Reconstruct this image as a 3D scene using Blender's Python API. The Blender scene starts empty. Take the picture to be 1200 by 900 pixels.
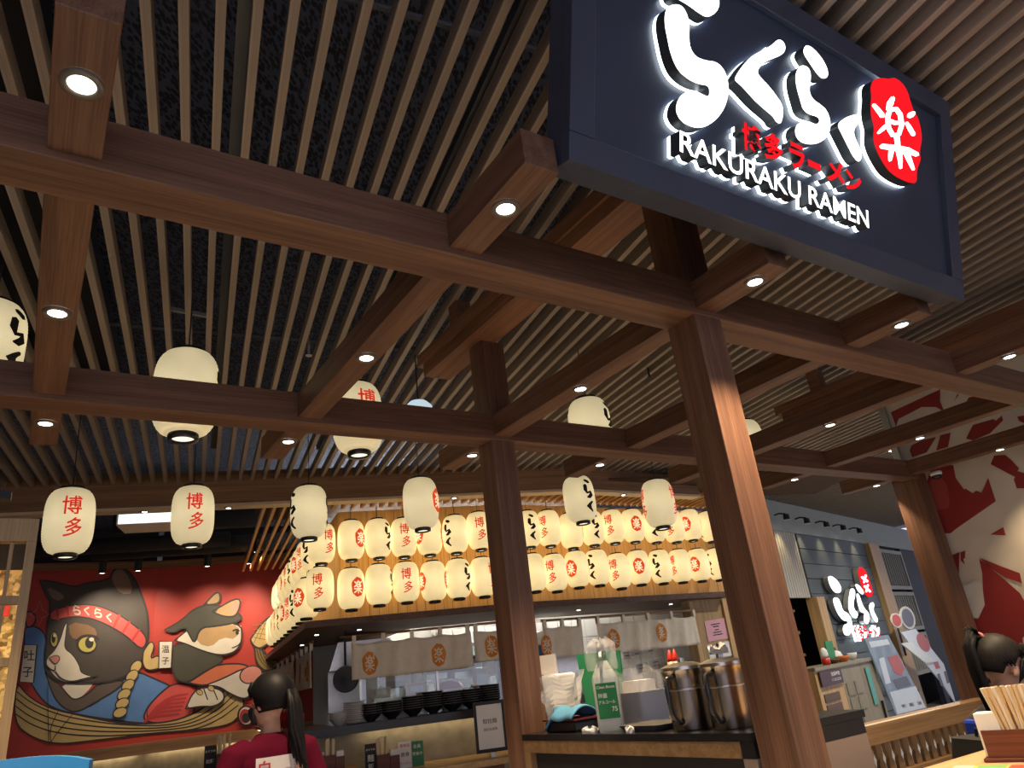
import bpy, bmesh, math, random
import numpy as np
from mathutils import Vector, Matrix
random.seed(7)
scene = bpy.context.scene
COL = scene.collection
R = math.radians

# ---------------------------------------------------------------- camera
F_PX, PITCH, ROLL, CZ = 837.1, 0.38822, -0.11882, 1.45
YA, YC, YS = 0.60935, 0.30778, 0.43070        # plan angles: timber frame, kitchen front, ceiling slats
_f = np.array([0, math.cos(PITCH), math.sin(PITCH)]); _r = np.array([1., 0, 0]); _u = np.cross(_r, _f)
CR = _r * math.cos(ROLL) + _u * math.sin(ROLL); CU = -_r * math.sin(ROLL) + _u * math.cos(ROLL); CF = _f
CAM = np.array([0, 0, CZ])
cd_ = bpy.data.cameras.new('camera'); cam = bpy.data.objects.new('camera', cd_); COL.objects.link(cam)
cd_.sensor_fit = 'HORIZONTAL'; cd_.sensor_width = 36.0; cd_.lens = 36.0 * F_PX / 1200.0
cd_.clip_start = 0.05; cd_.clip_end = 200
M = Matrix.Identity(4)
for i in range(3):
    M[i][0] = CR[i]; M[i][1] = CU[i]; M[i][2] = -CF[i]; M[i][3] = CAM[i]
cam.matrix_world = M
scene.camera = cam

# ---------------------------------------------------------------- world, exposure
world = bpy.data.worlds.new('world'); scene.world = world; world.use_nodes = True
wb = world.node_tree.nodes['Background']
wb.inputs[0].default_value = (0.86, 0.84, 1.0, 1); wb.inputs[1].default_value = 1.25   # the lit mall hall around the restaurant
scene.view_settings.view_transform = 'Standard'; scene.view_settings.look = 'None'
scene.view_settings.exposure = 0.0; scene.view_settings.gamma = 1.0
scene.view_settings.use_curve_mapping = False
scene.cycles.max_bounces = 5; scene.cycles.diffuse_bounces = 3; scene.cycles.glossy_bounces = 2
scene.cycles.use_adaptive_sampling = True; scene.cycles.adaptive_threshold = 0.04; scene.cycles.caustics_reflective = False; scene.cycles.caustics_refractive = False
scene.cycles.transparent_max_bounces = 10; scene.cycles.sample_clamp_indirect = 4.0
SPOT_W = 180.0            # one recessed downlight of the timber frame

# ---------------------------------------------------------------- geometry of the place
dA = np.array([math.cos(YA), math.sin(YA), 0]); dB = np.array([-math.sin(YA), math.cos(YA), 0])
dC = np.array([math.cos(YC), math.sin(YC), 0]); dD = np.array([-math.sin(YC), math.cos(YC), 0])
dT = np.array([math.cos(YS), math.sin(YS), 0]); dS = np.array([-math.sin(YS), math.cos(YS), 0])
ZV = np.array([0, 0, 1.])
def AB(a, b, z=0.): return dA * a + dB * b + ZV * z
def CD(c, d, z=0.): return dC * c + dD * d + ZV * z
def TS(t, s, z=0.): return dT * t + dS * s + ZV * z
def ray(x, y): return CR * (x - 600) / F_PX - CU * (y - 450) / F_PX + CF      # a direction in the place from a photo pixel
def atz(x, y, z): d = ray(x, y); return CAM + d * (z - CZ) / d[2]
def atplane(x, y, p0, n): d = ray(x, y); return CAM + d * ((np.array(p0) - CAM) @ n) / (d @ n)
def dep(x, y, z): return CAM + ray(x, y) * z

# ---------------------------------------------------------------- object helpers
class MB:
    """collects geometry for one mesh"""
    def __init__(s): s.v = []; s.f = []; s.m = []
    def add(s, verts, faces, mi=0):
        n = len(s.v); s.v += [tuple(map(float, p)) for p in verts]
        s.f += [tuple(i + n for i in q) for q in faces]; s.m += [mi] * len(faces); return s
    def box(s, x0, x1, y0, y1, z0, z1, mi=0):
        v = [(x, y, z) for z in (z0, z1) for y in (y0, y1) for x in (x0, x1)]
        return s.add(v, [(0, 2, 3, 1), (4, 5, 7, 6), (0, 1, 5, 4), (2, 6, 7, 3), (0, 4, 6, 2), (1, 3, 7, 5)], mi)
    def obox(s, c, ex, ey, ez, mi=0):
        """box from centre and three half-edge vectors"""
        c, ex, ey, ez = map(np.array, (c, ex, ey, ez))
        v = [c + sx * ex + sy * ey + sz * ez for sz in (-1, 1) for sy in (-1, 1) for sx in (-1, 1)]
        return s.add(v, [(0, 2, 3, 1), (4, 5, 7, 6), (0, 1, 5, 4), (2, 6, 7, 3), (0, 4, 6, 2), (1, 3, 7, 5)], mi)
    def bar(s, p, q, w, h=None, mi=0, up=(0, 0, 1)):
        p, q = np.array(p, float), np.array(q, float); h = h or w
        d = q - p; L = np.linalg.norm(d); d = d / L
        x = np.cross(np.array(up, float), d)
        if np.linalg.norm(x) < 1e-4: x = np.cross(np.array([1., 0, 0]), d)
        x /= np.linalg.norm(x); y = np.cross(d, x)
        return s.obox((p + q) / 2, x * w / 2, y * h / 2, d * L / 2, mi)
    def tube(s, pts, r, n=10, mi=0, cap=True):
        """round tube along a polyline; r a number or one per point"""
        pts = [np.array(p, float) for p in pts]; rs = [r] * len(pts) if np.isscalar(r) else list(r)
        b = len(s.v); prev = None
        for i, p in enumerate(pts):
            d = pts[min(i + 1, len(pts) - 1)] - pts[max(i - 1, 0)]; d = d / (np.linalg.norm(d) + 1e-12)
            if prev is None:
                x = np.cross(d, [0, 0, 1.]); 
                if np.linalg.norm(x) < 1e-3: x = np.cross(d, [1., 0, 0])
            else: x = prev - d * (prev @ d)
            x = x / np.linalg.norm(x); prev = x; y = np.cross(d, x)
            for k in range(n):
                t = 2 * math.pi * k / n; s.v.append(tuple(p + rs[i] * (math.cos(t) * x + math.sin(t) * y)))
        for i in range(len(pts) - 1):
            for k in range(n):
                a = b + i * n + k; c = b + i * n + (k + 1) % n
                s.f.append((a, c, c + n, a + n)); s.m.append(mi)
        if cap:
            s.f.append(tuple(b + k for k in range(n - 1, -1, -1))); s.m.append(mi)
            s.f.append(tuple(b + (len(pts) - 1) * n + k for k in range(n))); s.m.append(mi)
        return s
    def lathe(s, prof, n=24, c=(0, 0, 0), mi=0, cap=True):
        """profile [(r, z)] turned about a vertical axis through c"""
        b = len(s.v)
        for r, z in prof:
            for k in range(n):
                t = 2 * math.pi * k / n; s.v.append((c[0] + r * math.cos(t), c[1] + r * math.sin(t), c[2] + z))
        for i in range(len(prof) - 1):
            for k in range(n):
                a = b + i * n + k; d = b + i * n + (k + 1) % n
                s.f.append((a, d, d + n, a + n)); s.m.append(mi)
        if cap:
            if prof[0][0] > 1e-4: s.f.append(tuple(b + k for k in range(n - 1, -1, -1))); s.m.append(mi)
            if prof[-1][0] > 1e-4: s.f.append(tuple(b + (len(prof) - 1) * n + k for k in range(n))); s.m.append(mi)
        return s
    def prism(s, poly, o, ux, uy, un, h0, h1, mi_front=0, mi_side=None, mi_back=None):
        """flat polygon [(x, y)] in the plane (o, ux, uy), extruded along un from h0 to h1 (h1 = front)"""
        o, ux, uy, un = (np.array(q, float) for q in (o, ux, uy, un))
        n = len(poly); area = sum(poly[i][0] * poly[(i + 1) % n][1] - poly[(i + 1) % n][0] * poly[i][1] for i in range(n))
        if area < 0: poly = poly[::-1]
        b = len(s.v)
        for h in (h0, h1):
            for x, y in poly: s.v.append(tuple(o + ux * x + uy * y + un * h))
        s.f.append(tuple(b + n + i for i in range(n))); s.m.append(mi_front)
        s.f.append(tuple(b + n - 1 - i for i in range(n))); s.m.append(mi_front if mi_back is None else mi_back)
        for i in range(n):
            j = (i + 1) % n; s.f.append((b + i, b + j, b + n + j, b + n + i)); s.m.append(mi_front if mi_side is None else mi_side)
        return s
    def mesh(s, name='m', mats=(), smooth=False):
        me = bpy.data.meshes.new(name); me.from_pydata(s.v, [], s.f)
        for m in (mats if isinstance(mats, (list, tuple)) else [mats]): me.materials.append(m)
        if len(me.materials) > 1: me.polygons.foreach_set('material_index', s.m)
        if smooth: me.polygons.foreach_set('use_smooth', [True] * len(me.polygons))
        me.update(); return me
    def build(s, name, mats, parent=None, loc=None, rotz=0., smooth=False, bevel=0., auto=None):
        o = bpy.data.objects.new(name, s.mesh(name, mats, smooth)); COL.objects.link(o)
        if parent is not None: o.parent = parent
        if loc is not None: o.location = tuple(map(float, loc))
        if rotz: o.rotation_euler = (0, 0, rotz)
        if bevel:
            md = o.modifiers.new('bevel', 'BEVEL'); md.width = bevel; md.segments = 2; md.limit_method = 'ANGLE'
        if auto:
            smooth_by_angle(o.data, auto)
        return o
def smooth_by_angle(me, deg):
    bm = bmesh.new(); bm.from_mesh(me)
    for f in bm.faces: f.smooth = True
    for e in bm.edges:
        if len(e.link_faces) == 2 and e.calc_face_angle(0) > R(deg): e.smooth = False
    bm.to_mesh(me); bm.free()
def tag(o, label=None, cat=None, group=None, kind=None):
    if label: o['label'] = label
    if cat: o['category'] = cat
    if group: o['group'] = group
    if kind: o['kind'] = kind
    return o
def thing(name, label, cat, loc=(0, 0, 0), rotz=0., group=None):
    o = bpy.data.objects.new(name, None); COL.objects.link(o); o.empty_display_size = 0.1
    o.location = tuple(map(float, loc)); o.rotation_euler = (0, 0, rotz)
    return tag(o, label, cat, group)
def link_copy(o, parent=None, loc=None, rotz=None):
    c = o.copy(); COL.objects.link(c); c.parent = parent
    if loc is not None: c.location = tuple(map(float, loc))
    if rotz is not None: c.rotation_euler = (0, 0, rotz)
    return c
def copy_tree(o, parent=None):
    c = o.copy(); COL.objects.link(c); c.parent = parent
    for ch in list(o.children): copy_tree(ch, c)
    return c
def inst(name, me, parent=None, loc=(0, 0, 0), rotz=0., scale=None):
    o = bpy.data.objects.new(name, me); COL.objects.link(o)
    if parent is not None: o.parent = parent
    o.location = tuple(map(float, loc)); o.rotation_euler = (0, 0, rotz)
    if scale is not None: o.scale = scale
    return o
_tx = {}
def text_tris(body, bold=0.0, font_size=1.0, shear=0.0, align='CENTER'):
    """vertices (x, y) and faces of a line of lettering, centred on its own bounds"""
    key = (body, bold, shear)
    if key not in _tx:
        c = bpy.data.curves.new('lettering', 'FONT'); c.body = body; c.offset = bold; c.shear = shear; c.resolution_u = 4; c.fill_mode = 'FRONT'
        o = bpy.data.objects.new('lettering', c); COL.objects.link(o)
        dg = bpy.context.evaluated_depsgraph_get(); dg.update()
        me = bpy.data.meshes.new_from_object(o.evaluated_get(dg))
        v = np.array([(p.co[0], p.co[1]) for p in me.vertices]); f = [tuple(p.vertices) for p in me.polygons]
        bpy.data.objects.remove(o); bpy.data.curves.remove(c); bpy.data.meshes.remove(me)
        mn, mx = v.min(0), v.max(0)
        _tx[key] = (v - (mn + mx) / 2, f, mx - mn)
    return _tx[key]
def text_flat(mb, body, o, ux, uy, un, w=None, h=None, bold=0.0, lift=0.0, mi=0):
    """lettering fitted to width w or height h on a plane"""
    v, f, sz = text_tris(body, bold)
    o, ux, uy, un = (np.array(q, float) for q in (o, ux, uy, un))
    sx = w / sz[0] if w else h / sz[1]; sy = h / sz[1] if h else sx
    mb.add([o + ux * p[0] * sx + uy * p[1] * sy + un * lift for p in v], f, mi); return mb
_ts = {}
def text_solid(body, bold):
    """extruded lettering: verts with z in 0..1, faces, front flags, size"""
    key = (body, bold)
    if key not in _ts:
        c = bpy.data.curves.new('lettering', 'FONT'); c.body = body; c.offset = bold; c.resolution_u = 3; c.extrude = 0.5
        o = bpy.data.objects.new('lettering', c); COL.objects.link(o)
        dg = bpy.context.evaluated_depsgraph_get(); dg.update()
        me = bpy.data.meshes.new_from_object(o.evaluated_get(dg))
        v = np.array([tuple(p.co) for p in me.vertices]); f = [tuple(p.vertices) for p in me.polygons]
        front = [all(v[i][2] > 0.49 for i in q) for q in f]
        bpy.data.objects.remove(o); bpy.data.curves.remove(c); bpy.data.meshes.remove(me)
        mn, mx = v.min(0), v.max(0); ctr = (mn + mx) / 2; ctr[2] = -0.5
        _ts[key] = (v - ctr, f, front, (mx - mn)[:2], mx[0])
    return _ts[key]
def put_solid(mb, body, o, ux, uy, un, sx, sy, h0, h1, bold=0.0, mf=0, ms=1):
    v, f, fr, sz, _ = text_solid(body, bold)
    o, ux, uy, un = (np.array(q, float) for q in (o, ux, uy, un))
    n = len(mb.v); mb.v += [tuple(o + ux * p[0] * sx + uy * p[1] * sy + un * (h0 + (h1 - h0) * p[2])) for p in v]
    mb.f += [tuple(i + n for i in q) for q in f]; mb.m += [mf if a else ms for a in fr]; return mb
def smooth_poly(pts, it=2):
    """round off a closed outline (corner cutting)"""
    pts = [np.array(p, float) for p in pts]
    for _ in range(it):
        q = []
        for i in range(len(pts)):
            a, b = pts[i], pts[(i + 1) % len(pts)]; q += [a * 0.75 + b * 0.25, a * 0.25 + b * 0.75]
        pts = q
    return [tuple(p) for p in pts]
def brush(pts, ws):
    """outline polygon of a brush stroke along pts with a width at each point (round ends)"""
    pts = [np.array(p, float) for p in pts]; n = len(pts); Lf = []; Rt = []
    for i in range(n):
        d = pts[min(i + 1, n - 1)] - pts[max(i - 1, 0)]; d = d / (np.linalg.norm(d) + 1e-9); nn = np.array([-d[1], d[0]])
        Lf.append(pts[i] + nn * ws[i] / 2); Rt.append(pts[i] - nn * ws[i] / 2)
    d0 = pts[0] - pts[1]; d0 /= np.linalg.norm(d0); d1 = pts[-1] - pts[-2]; d1 /= np.linalg.norm(d1)
    return [tuple(p) for p in [*Lf, pts[-1] + d1 * ws[-1] * 0.4, *Rt[::-1], pts[0] + d0 * ws[0] * 0.4]]
# ---------------------------------------------------------------- materials
MT = {}
def nodes(name):
    m = bpy.data.materials.new(name); m.use_nodes = True; nt = m.node_tree; nt.nodes.clear()
    out = nt.nodes.new('ShaderNodeOutputMaterial'); return m, nt, out
def plain(name, col, rough=0.6, metal=0.0, noise=0.06, nscale=8.0, bump=0.0, spec=0.5, alpha=1.0, trans=0.0, coat=0.0):
    """principled surface with a faint procedural unevenness"""
    if name in MT: return MT[name]
    m, nt, out = nodes(name); N = nt.nodes; L = nt.links
    p = N.new('ShaderNodeBsdfPrincipled'); L.new(p.outputs[0], out.inputs[0])
    tc = N.new('ShaderNodeTexCoord'); nz = N.new('ShaderNodeTexNoise'); nz.inputs['Scale'].default_value = nscale; nz.inputs['Detail'].default_value = 1
    L.new(tc.outputs['Object'], nz.inputs['Vector'])
    mr = N.new('ShaderNodeMapRange'); mr.inputs[3].default_value = 1 - noise; mr.inputs[4].default_value = 1 + noise
    L.new(nz.outputs[0], mr.inputs[0])
    mx = N.new('ShaderNodeMix'); mx.data_type = 'RGBA'; mx.blend_type = 'MULTIPLY'; mx.inputs[0].default_value = 1
    mx.inputs[6].default_value = (*col, 1); L.new(mr.outputs[0], mx.inputs[7]); L.new(mx.outputs[2], p.inputs['Base Color'])
    p.inputs['Roughness'].default_value = rough; p.inputs['Metallic'].default_value = metal
    p.inputs['Specular IOR Level'].default_value = spec; p.inputs['Alpha'].default_value = alpha
    p.inputs['Transmission Weight'].default_value = trans; p.inputs['Coat Weight'].default_value = coat
    if bump:
        b = N.new('ShaderNodeBump'); b.inputs['Strength'].default_value = bump; b.inputs['Distance'].default_value = 0.01
        L.new(nz.outputs[0], b.inputs['Height']); L.new(b.outputs[0], p.inputs['Normal'])
    MT[name] = m; return m
def wood(name, c1, c2, axis='X', fine=60.0, rough=0.5, bump=0.0, coarse=3.0):
    """wood with grain running along one object axis"""
    if name in MT: return MT[name]
    m, nt, out = nodes(name); N = nt.nodes; L = nt.links
    p = N.new('ShaderNodeBsdfPrincipled'); L.new(p.outputs[0], out.inputs[0])
    tc = N.new('ShaderNodeTexCoord'); mp = N.new('ShaderNodeMapping'); L.new(tc.outputs['Object'], mp.inputs[0])
    k = 0.02
    mp.inputs['Scale'].default_value = {'X': (k, 1, 1), 'Y': (1, k, 1), 'Z': (1, 1, k)}[axis]
    n1 = N.new('ShaderNodeTexNoise'); n1.inputs['Scale'].default_value = fine * 3; n1.inputs['Detail'].default_value = 2; n1.inputs['Roughness'].default_value = 0.7
    n2 = N.new('ShaderNodeTexNoise'); n2.inputs['Scale'].default_value = coarse * 8; n2.inputs['Detail'].default_value = 1; n2.inputs['Distortion'].default_value = 0.6
    L.new(mp.outputs[0], n1.inputs['Vector']); L.new(mp.outputs[0], n2.inputs['Vector'])
    ad = N.new('ShaderNodeMix'); ad.data_type = 'FLOAT'; ad.inputs[0].default_value = 0.45
    L.new(n1.outputs[0], ad.inputs[2]); L.new(n2.outputs[0], ad.inputs[3])
    cr = N.new('ShaderNodeValToRGB'); cr.color_ramp.elements[0].position = 0.36; cr.color_ramp.elements[1].position = 0.64
    cr.color_ramp.elements[0].color = (*c1, 1); cr.color_ramp.elements[1].color = (*c2, 1)
    L.new(ad.outputs[0], cr.inputs[0]); L.new(cr.outputs[0], p.inputs['Base Color'])
    p.inputs['Roughness'].default_value = rough; p.inputs['Specular IOR Level'].default_value = 0.4
    if bump:
        b = N.new('ShaderNodeBump'); b.inputs['Strength'].default_value = bump; b.inputs['Distance'].default_value = 0.004
        L.new(n1.outputs[0], b.inputs['Height']); L.new(b.outputs[0], p.inputs['Normal'])
    MT[name] = m; return m
def glow(name, col, strength):
    """something that gives off light"""
    if name in MT: return MT[name]
    m, nt, out = nodes(name)
    e = nt.nodes.new('ShaderNodeEmission'); e.inputs[0].default_value = (*col, 1); e.inputs[1].default_value = strength
    nt.links.new(e.outputs[0], out.inputs[0]); MT[name] = m; return m
def glass(name, col=(0.9, 0.95, 0.95), rough=0.02, mixf=0.12):
    if name in MT: return MT[name]
    m, nt, out = nodes(name); N = nt.nodes; L = nt.links
    t = N.new('ShaderNodeBsdfTransparent'); t.inputs[0].default_value = (*col, 1)
    g = N.new('ShaderNodeBsdfGlossy'); g.inputs['Roughness'].default_value = rough
    mx = N.new('ShaderNodeMixShader'); mx.inputs[0].default_value = mixf
    L.new(t.outputs[0], mx.inputs[1]); L.new(g.outputs[0], mx.inputs[2]); L.new(mx.outputs[0], out.inputs[0])
    MT[name] = m; return m
def film(name, col, opacity, rough=0.3):
    """thin translucent plastic"""
    if name in MT: return MT[name]
    m, nt, out = nodes(name); N = nt.nodes; L = nt.links
    t = N.new('ShaderNodeBsdfTransparent'); p = N.new('ShaderNodeBsdfPrincipled')
    p.inputs['Base Color'].default_value = (*col, 1); p.inputs['Roughness'].default_value = rough
    mx = N.new('ShaderNodeMixShader'); mx.inputs[0].default_value = opacity
    L.new(t.outputs[0], mx.inputs[1]); L.new(p.outputs[0], mx.inputs[2]); L.new(mx.outputs[0], out.inputs[0])
    MT[name] = m; return m
def paper_lamp(name, col, strength, half=0.22, ribs=150.0):
    """lantern paper lit by the bulb inside: emission fading away from the bulb, wire hoops as thin darker lines"""
    m, nt, out = nodes(name); N = nt.nodes; L = nt.links
    tc = N.new('ShaderNodeTexCoord'); sp = N.new('ShaderNodeSeparateXYZ'); L.new(tc.outputs['Object'], sp.inputs[0])
    ab = N.new('ShaderNodeMath'); ab.operation = 'ABSOLUTE'; L.new(sp.outputs[2], ab.inputs[0])
    mr = N.new('ShaderNodeMapRange'); mr.inputs[1].default_value = 0; mr.inputs[2].default_value = half; mr.inputs[3].default_value = 1.12; mr.inputs[4].default_value = 0.72
    L.new(ab.outputs[0], mr.inputs[0])
    sn = N.new('ShaderNodeMath'); sn.operation = 'SINE'; ml = N.new('ShaderNodeMath'); ml.operation = 'MULTIPLY'; ml.inputs[1].default_value = ribs * 2
    L.new(sp.outputs[2], ml.inputs[0]); L.new(ml.outputs[0], sn.inputs[0])
    m2 = N.new('ShaderNodeMapRange'); m2.inputs[1].default_value = 0.55; m2.inputs[2].default_value = 1.0; m2.inputs[3].default_value = 1.0; m2.inputs[4].default_value = 0.66
    L.new(sn.outputs[0], m2.inputs[0])
    nz = N.new('ShaderNodeTexNoise'); nz.inputs['Scale'].default_value = 7; L.new(tc.outputs['Object'], nz.inputs['Vector'])
    m3 = N.new('ShaderNodeMapRange'); m3.inputs[1].default_value = 0.3; m3.inputs[2].default_value = 0.7; m3.inputs[3].default_value = 0.9; m3.inputs[4].default_value = 1.1; L.new(nz.outputs[0], m3.inputs[0])
    a = N.new('ShaderNodeMath'); a.operation = 'MULTIPLY'; L.new(mr.outputs[0], a.inputs[0]); L.new(m2.outputs[0], a.inputs[1])
    b = N.new('ShaderNodeMath'); b.operation = 'MULTIPLY'; L.new(a.outputs[0], b.inputs[0]); L.new(m3.outputs[0], b.inputs[1])
    c = N.new('ShaderNodeMath'); c.operation = 'MULTIPLY'; c.inputs[1].default_value = strength; L.new(b.outputs[0], c.inputs[0])
    p = N.new('ShaderNodeBsdfPrincipled'); p.inputs['Base Color'].default_value = (0.75, 0.66, 0.46, 1); p.inputs['Roughness'].default_value = 0.42
    p.inputs['Emission Color'].default_value = (*col, 1); L.new(c.outputs[0], p.inputs['Emission Strength'])
    L.new(p.outputs[0], out.inputs[0]); return m

W_BEAM = wood('walnut_beam', (0.088, 0.040, 0.025), (0.205, 0.106, 0.064), 'X')
W_POST = wood('walnut_post', (0.088, 0.040, 0.025), (0.205, 0.106, 0.064), 'Z')
W_SLAT = wood('pale_slat', (0.29, 0.235, 0.19), (0.42, 0.345, 0.285), 'Y', fine=30)
W_HEAD = wood('header_oak', (0.17, 0.085, 0.038), (0.30, 0.165, 0.078), 'X', fine=40)
W_OAK = wood('light_oak', (0.42, 0.25, 0.10), (0.62, 0.40, 0.18), 'Z', fine=40)
W_OAKX = wood('light_oak_x', (0.42, 0.25, 0.10), (0.62, 0.40, 0.18), 'X', fine=40)
W_DARK = wood('dark_ledge_wood', (0.07, 0.032, 0.018), (0.15, 0.075, 0.042), 'X', fine=40)
W_RAIL = wood('railing_oak', (0.15, 0.088, 0.04), (0.26, 0.16, 0.08), 'X', fine=40)
W_RAILZ = wood('railing_oak_z', (0.15, 0.088, 0.04), (0.26, 0.16, 0.08), 'Z', fine=40)
BLACK = plain('matt_black', (0.012, 0.012, 0.014), 0.6)
BLACKGLOSS = plain('black_plastic', (0.015, 0.015, 0.017), 0.25)
VOID = plain('painted_plenum', (0.018, 0.020, 0.028), 0.85)
STEEL = plain('stainless_steel', (0.55, 0.53, 0.50), 0.28, 1.0, 0.1, 20)
ALU = plain('grey_aluminium', (0.42, 0.44, 0.46), 0.4, 0.8)
WHITE = plain('white_paint', (0.78, 0.77, 0.74), 0.5)
PAPER = plain('white_paper', (0.80, 0.78, 0.74), 0.7, noise=0.03)
RED_PAINT = plain('sign_red', (0.60, 0.02, 0.02), 0.5)
LENS = glow('downlight_lens', (1.0, 0.90, 0.74), 14.0)
LENS_W = glow('small_lens', (1.0, 0.92, 0.80), 8.0)
RING = plain('downlight_trim', (0.16, 0.14, 0.12), 0.4, 0.3)
# ---------------------------------------------------------------- the room: floor, ceiling, slats, header
def struct(o): o['kind'] = 'structure'; return o
WALL_A, WALL_B = 6.62, 3.30
KS = 1.1026
SLAT_Z = 3.60; HEAD_Z0 = 1.45 + 1.735 * KS; HEAD_D = 6.795 * KS
floor_m = plain('stone_floor', (0.42, 0.40, 0.38), 0.35, noise=0.1, nscale=3)
struct(MB().box(-16, 22, -9, 22, -0.1, 0).build('floor', floor_m))
struct(MB().box(-0.1, 0, -8, 9, 0, 4.3).build('wall_left_light_block', plain('brown_unseen_wall', (0.16, 0.10, 0.07), 0.7), loc=(-5.6, 0, 0), rotz=0.25))  # unseen wall, added to hold back ambient light from the left
# black plenum far above the slats
cm, nt, out = nodes('plenum_mesh'); N = nt.nodes; L = nt.links
p = N.new('ShaderNodeBsdfPrincipled'); tc = N.new('ShaderNodeTexCoord'); wv = N.new('ShaderNodeTexVoronoi'); wv.inputs['Scale'].default_value = 60
mp = N.new('ShaderNodeMapping'); mp.inputs['Scale'].default_value = (1, 0.45, 1); mp.inputs['Rotation'].default_value = (0, 0, YS)
L.new(tc.outputs['Object'], mp.inputs[0]); L.new(mp.outputs[0], wv.inputs['Vector'])
cr = N.new('ShaderNodeValToRGB'); cr.color_ramp.elements[0].position = 0.42; cr.color_ramp.elements[1].position = 0.6
cr.color_ramp.elements[0].color = (0.010, 0.014, 0.028, 1); cr.color_ramp.elements[1].color = (0.065, 0.085, 0.150, 1)
L.new(wv.outputs['Distance'], cr.inputs[0]); L.new(cr.outputs[0], p.inputs['Base Color']); p.inputs['Roughness'].default_value = 0.8
L.new(p.outputs[0], out.inputs[0])
ceil = struct(MB().box(-16, 22, -4, 22, 4.3, 4.4).build('ceiling', cm))
# header: kitchen-parallel on the left, frame-parallel on the right (a corner behind the inner post)
c_cor = 2.72 * KS
corner = CD(c_cor, HEAD_D)
HEADL0 = CD(-5.0, HEAD_D); a_c, b_c = corner @ dA, corner @ dB
HEADR1 = AB(7.1, b_c)
hl = 5.0 + c_cor
struct(MB().box(-0.02, hl, 0, 0.12, HEAD_Z0, SLAT_Z + 0.1).build('trim_1', W_HEAD, loc=HEADL0, rotz=YC))
struct(MB().box(0, 7.1 - a_c, 0, 0.12, HEAD_Z0, SLAT_Z + 0.1).build('trim_2', W_HEAD, loc=corner, rotz=YA))
# cream edge strip under the header
creamstrip = plain('cream_strip', (0.62, 0.48, 0.32), 0.5)
struct(MB().box(-0.02, hl, -0.02, 0.13, HEAD_Z0 - 0.03, HEAD_Z0 - 0.002).build('trim_3', creamstrip, loc=HEADL0, rotz=YC))
struct(MB().box(0, 7.1 - a_c, -0.02, 0.13, HEAD_Z0 - 0.03, HEAD_Z0 - 0.002).build('trim_4', creamstrip, loc=corner, rotz=YA))
# slats: each its own piece of the ceiling
PITCH_S = 0.1141; SW = 0.033; SH = 0.08
def slat_end(t):
    """where a slat meets the header or, right of the kitchen, the grey shop front"""
    den = dS @ dD; s1 = (HEAD_D - t * (dT @ dD)) / den
    s2 = (b_c - t * (dT @ dB)) / (dS @ dB)
    pc = TS(t, s1)
    if pc @ dC < c_cor: return s1
    if (TS(t, s2) @ dA) < 7.1: return s2
    p0 = SHOP0; n = SHOPN
    return ((p0 - TS(t, 0)) @ n) / (dS @ n)
SHOP0 = atz(902, 586, SLAT_Z); SHOP1 = atz(1040, 616, SLAT_Z); SHOP0[2] = SHOP1[2] = 0
SHOPD = (SHOP1 - SHOP0) / np.linalg.norm(SHOP1 - SHOP0); SHOPN = np.array([-SHOPD[1], SHOPD[0], 0]); SHOPYAW = math.atan2(SHOPD[1], SHOPD[0])
smesh = MB().box(-SW / 2, SW / 2, 0, 1, 0, SH).mesh('slat', W_SLAT)
t = -3.8; k = 0
while t < 14.2:
    e = slat_end(t) - 0.004
    s0 = -1.5 if t < 7 else 0.0
    sw = (WALL_A - t * (dT @ dA)) / (dS @ dA)              # where the slat would cross the mural wall on the right
    bw = TS(t, sw) @ dB
    if bw < WALL_B: e1 = sw - 0.004
    else: e1 = 99
    if t > 4 and e1 < e:                                   # ends at the wall, goes on behind its end
        sb = (WALL_B + 0.25 - t * (dT @ dB)) / (dS @ dB)
        if e - sb > 0.3: inst('slat', smesh, ceil, TS(t, sb, SLAT_Z), YS, (1, e - sb, 1))
        e = e1
    if e - s0 < 0.2: t += PITCH_S; continue
    o = inst('slat', smesh, ceil, TS(t, s0, SLAT_Z), YS, (1, e - s0, 1)); t += PITCH_S; k += 1
# carriers, conduit and fittings up in the plenum
pm = plain('galvanised_carrier', (0.10, 0.11, 0.13), 0.5, 0.5)
for i, (x, y) in enumerate([(285, 60), (560, 120), (900, 30), (930, 400)]):
    q = atz(x, y, 3.74); tt = q @ dT
    o = MB().box(-0.03, 0.03, -1.2, 6.8 if i != 2 else 5.5, 3.70, 3.75).build('ceiling_carrier', pm, ceil, loc=TS(tt, 0, 0), rotz=YS)
for i, s in enumerate([1.9, 3.4, 4.9, 6.2]):
    o = MB().tube([TS(-4, s, 3.98), TS(8, s + 0.3, 3.98)], 0.015, 8).build('conduit', pm, ceil)
for i, (t, s, w) in enumerate([(-0.9, 3.6, 0.45), (3.3, 4.0, 0.5)]):
    MB().box(-w / 2, w / 2, -3, 2.2, 3.85, 4.15).build('air_duct', VOID, ceil, loc=TS(t, s), rotz=YS)
sd = atz(220, 366, 3.85)
MB().box(-0.12, 0.12, -0.012, 0.012, -0.01, 0.012).build('hanging_strut', ALU, ceil, loc=sd, rotz=YS + 0.25)

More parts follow.
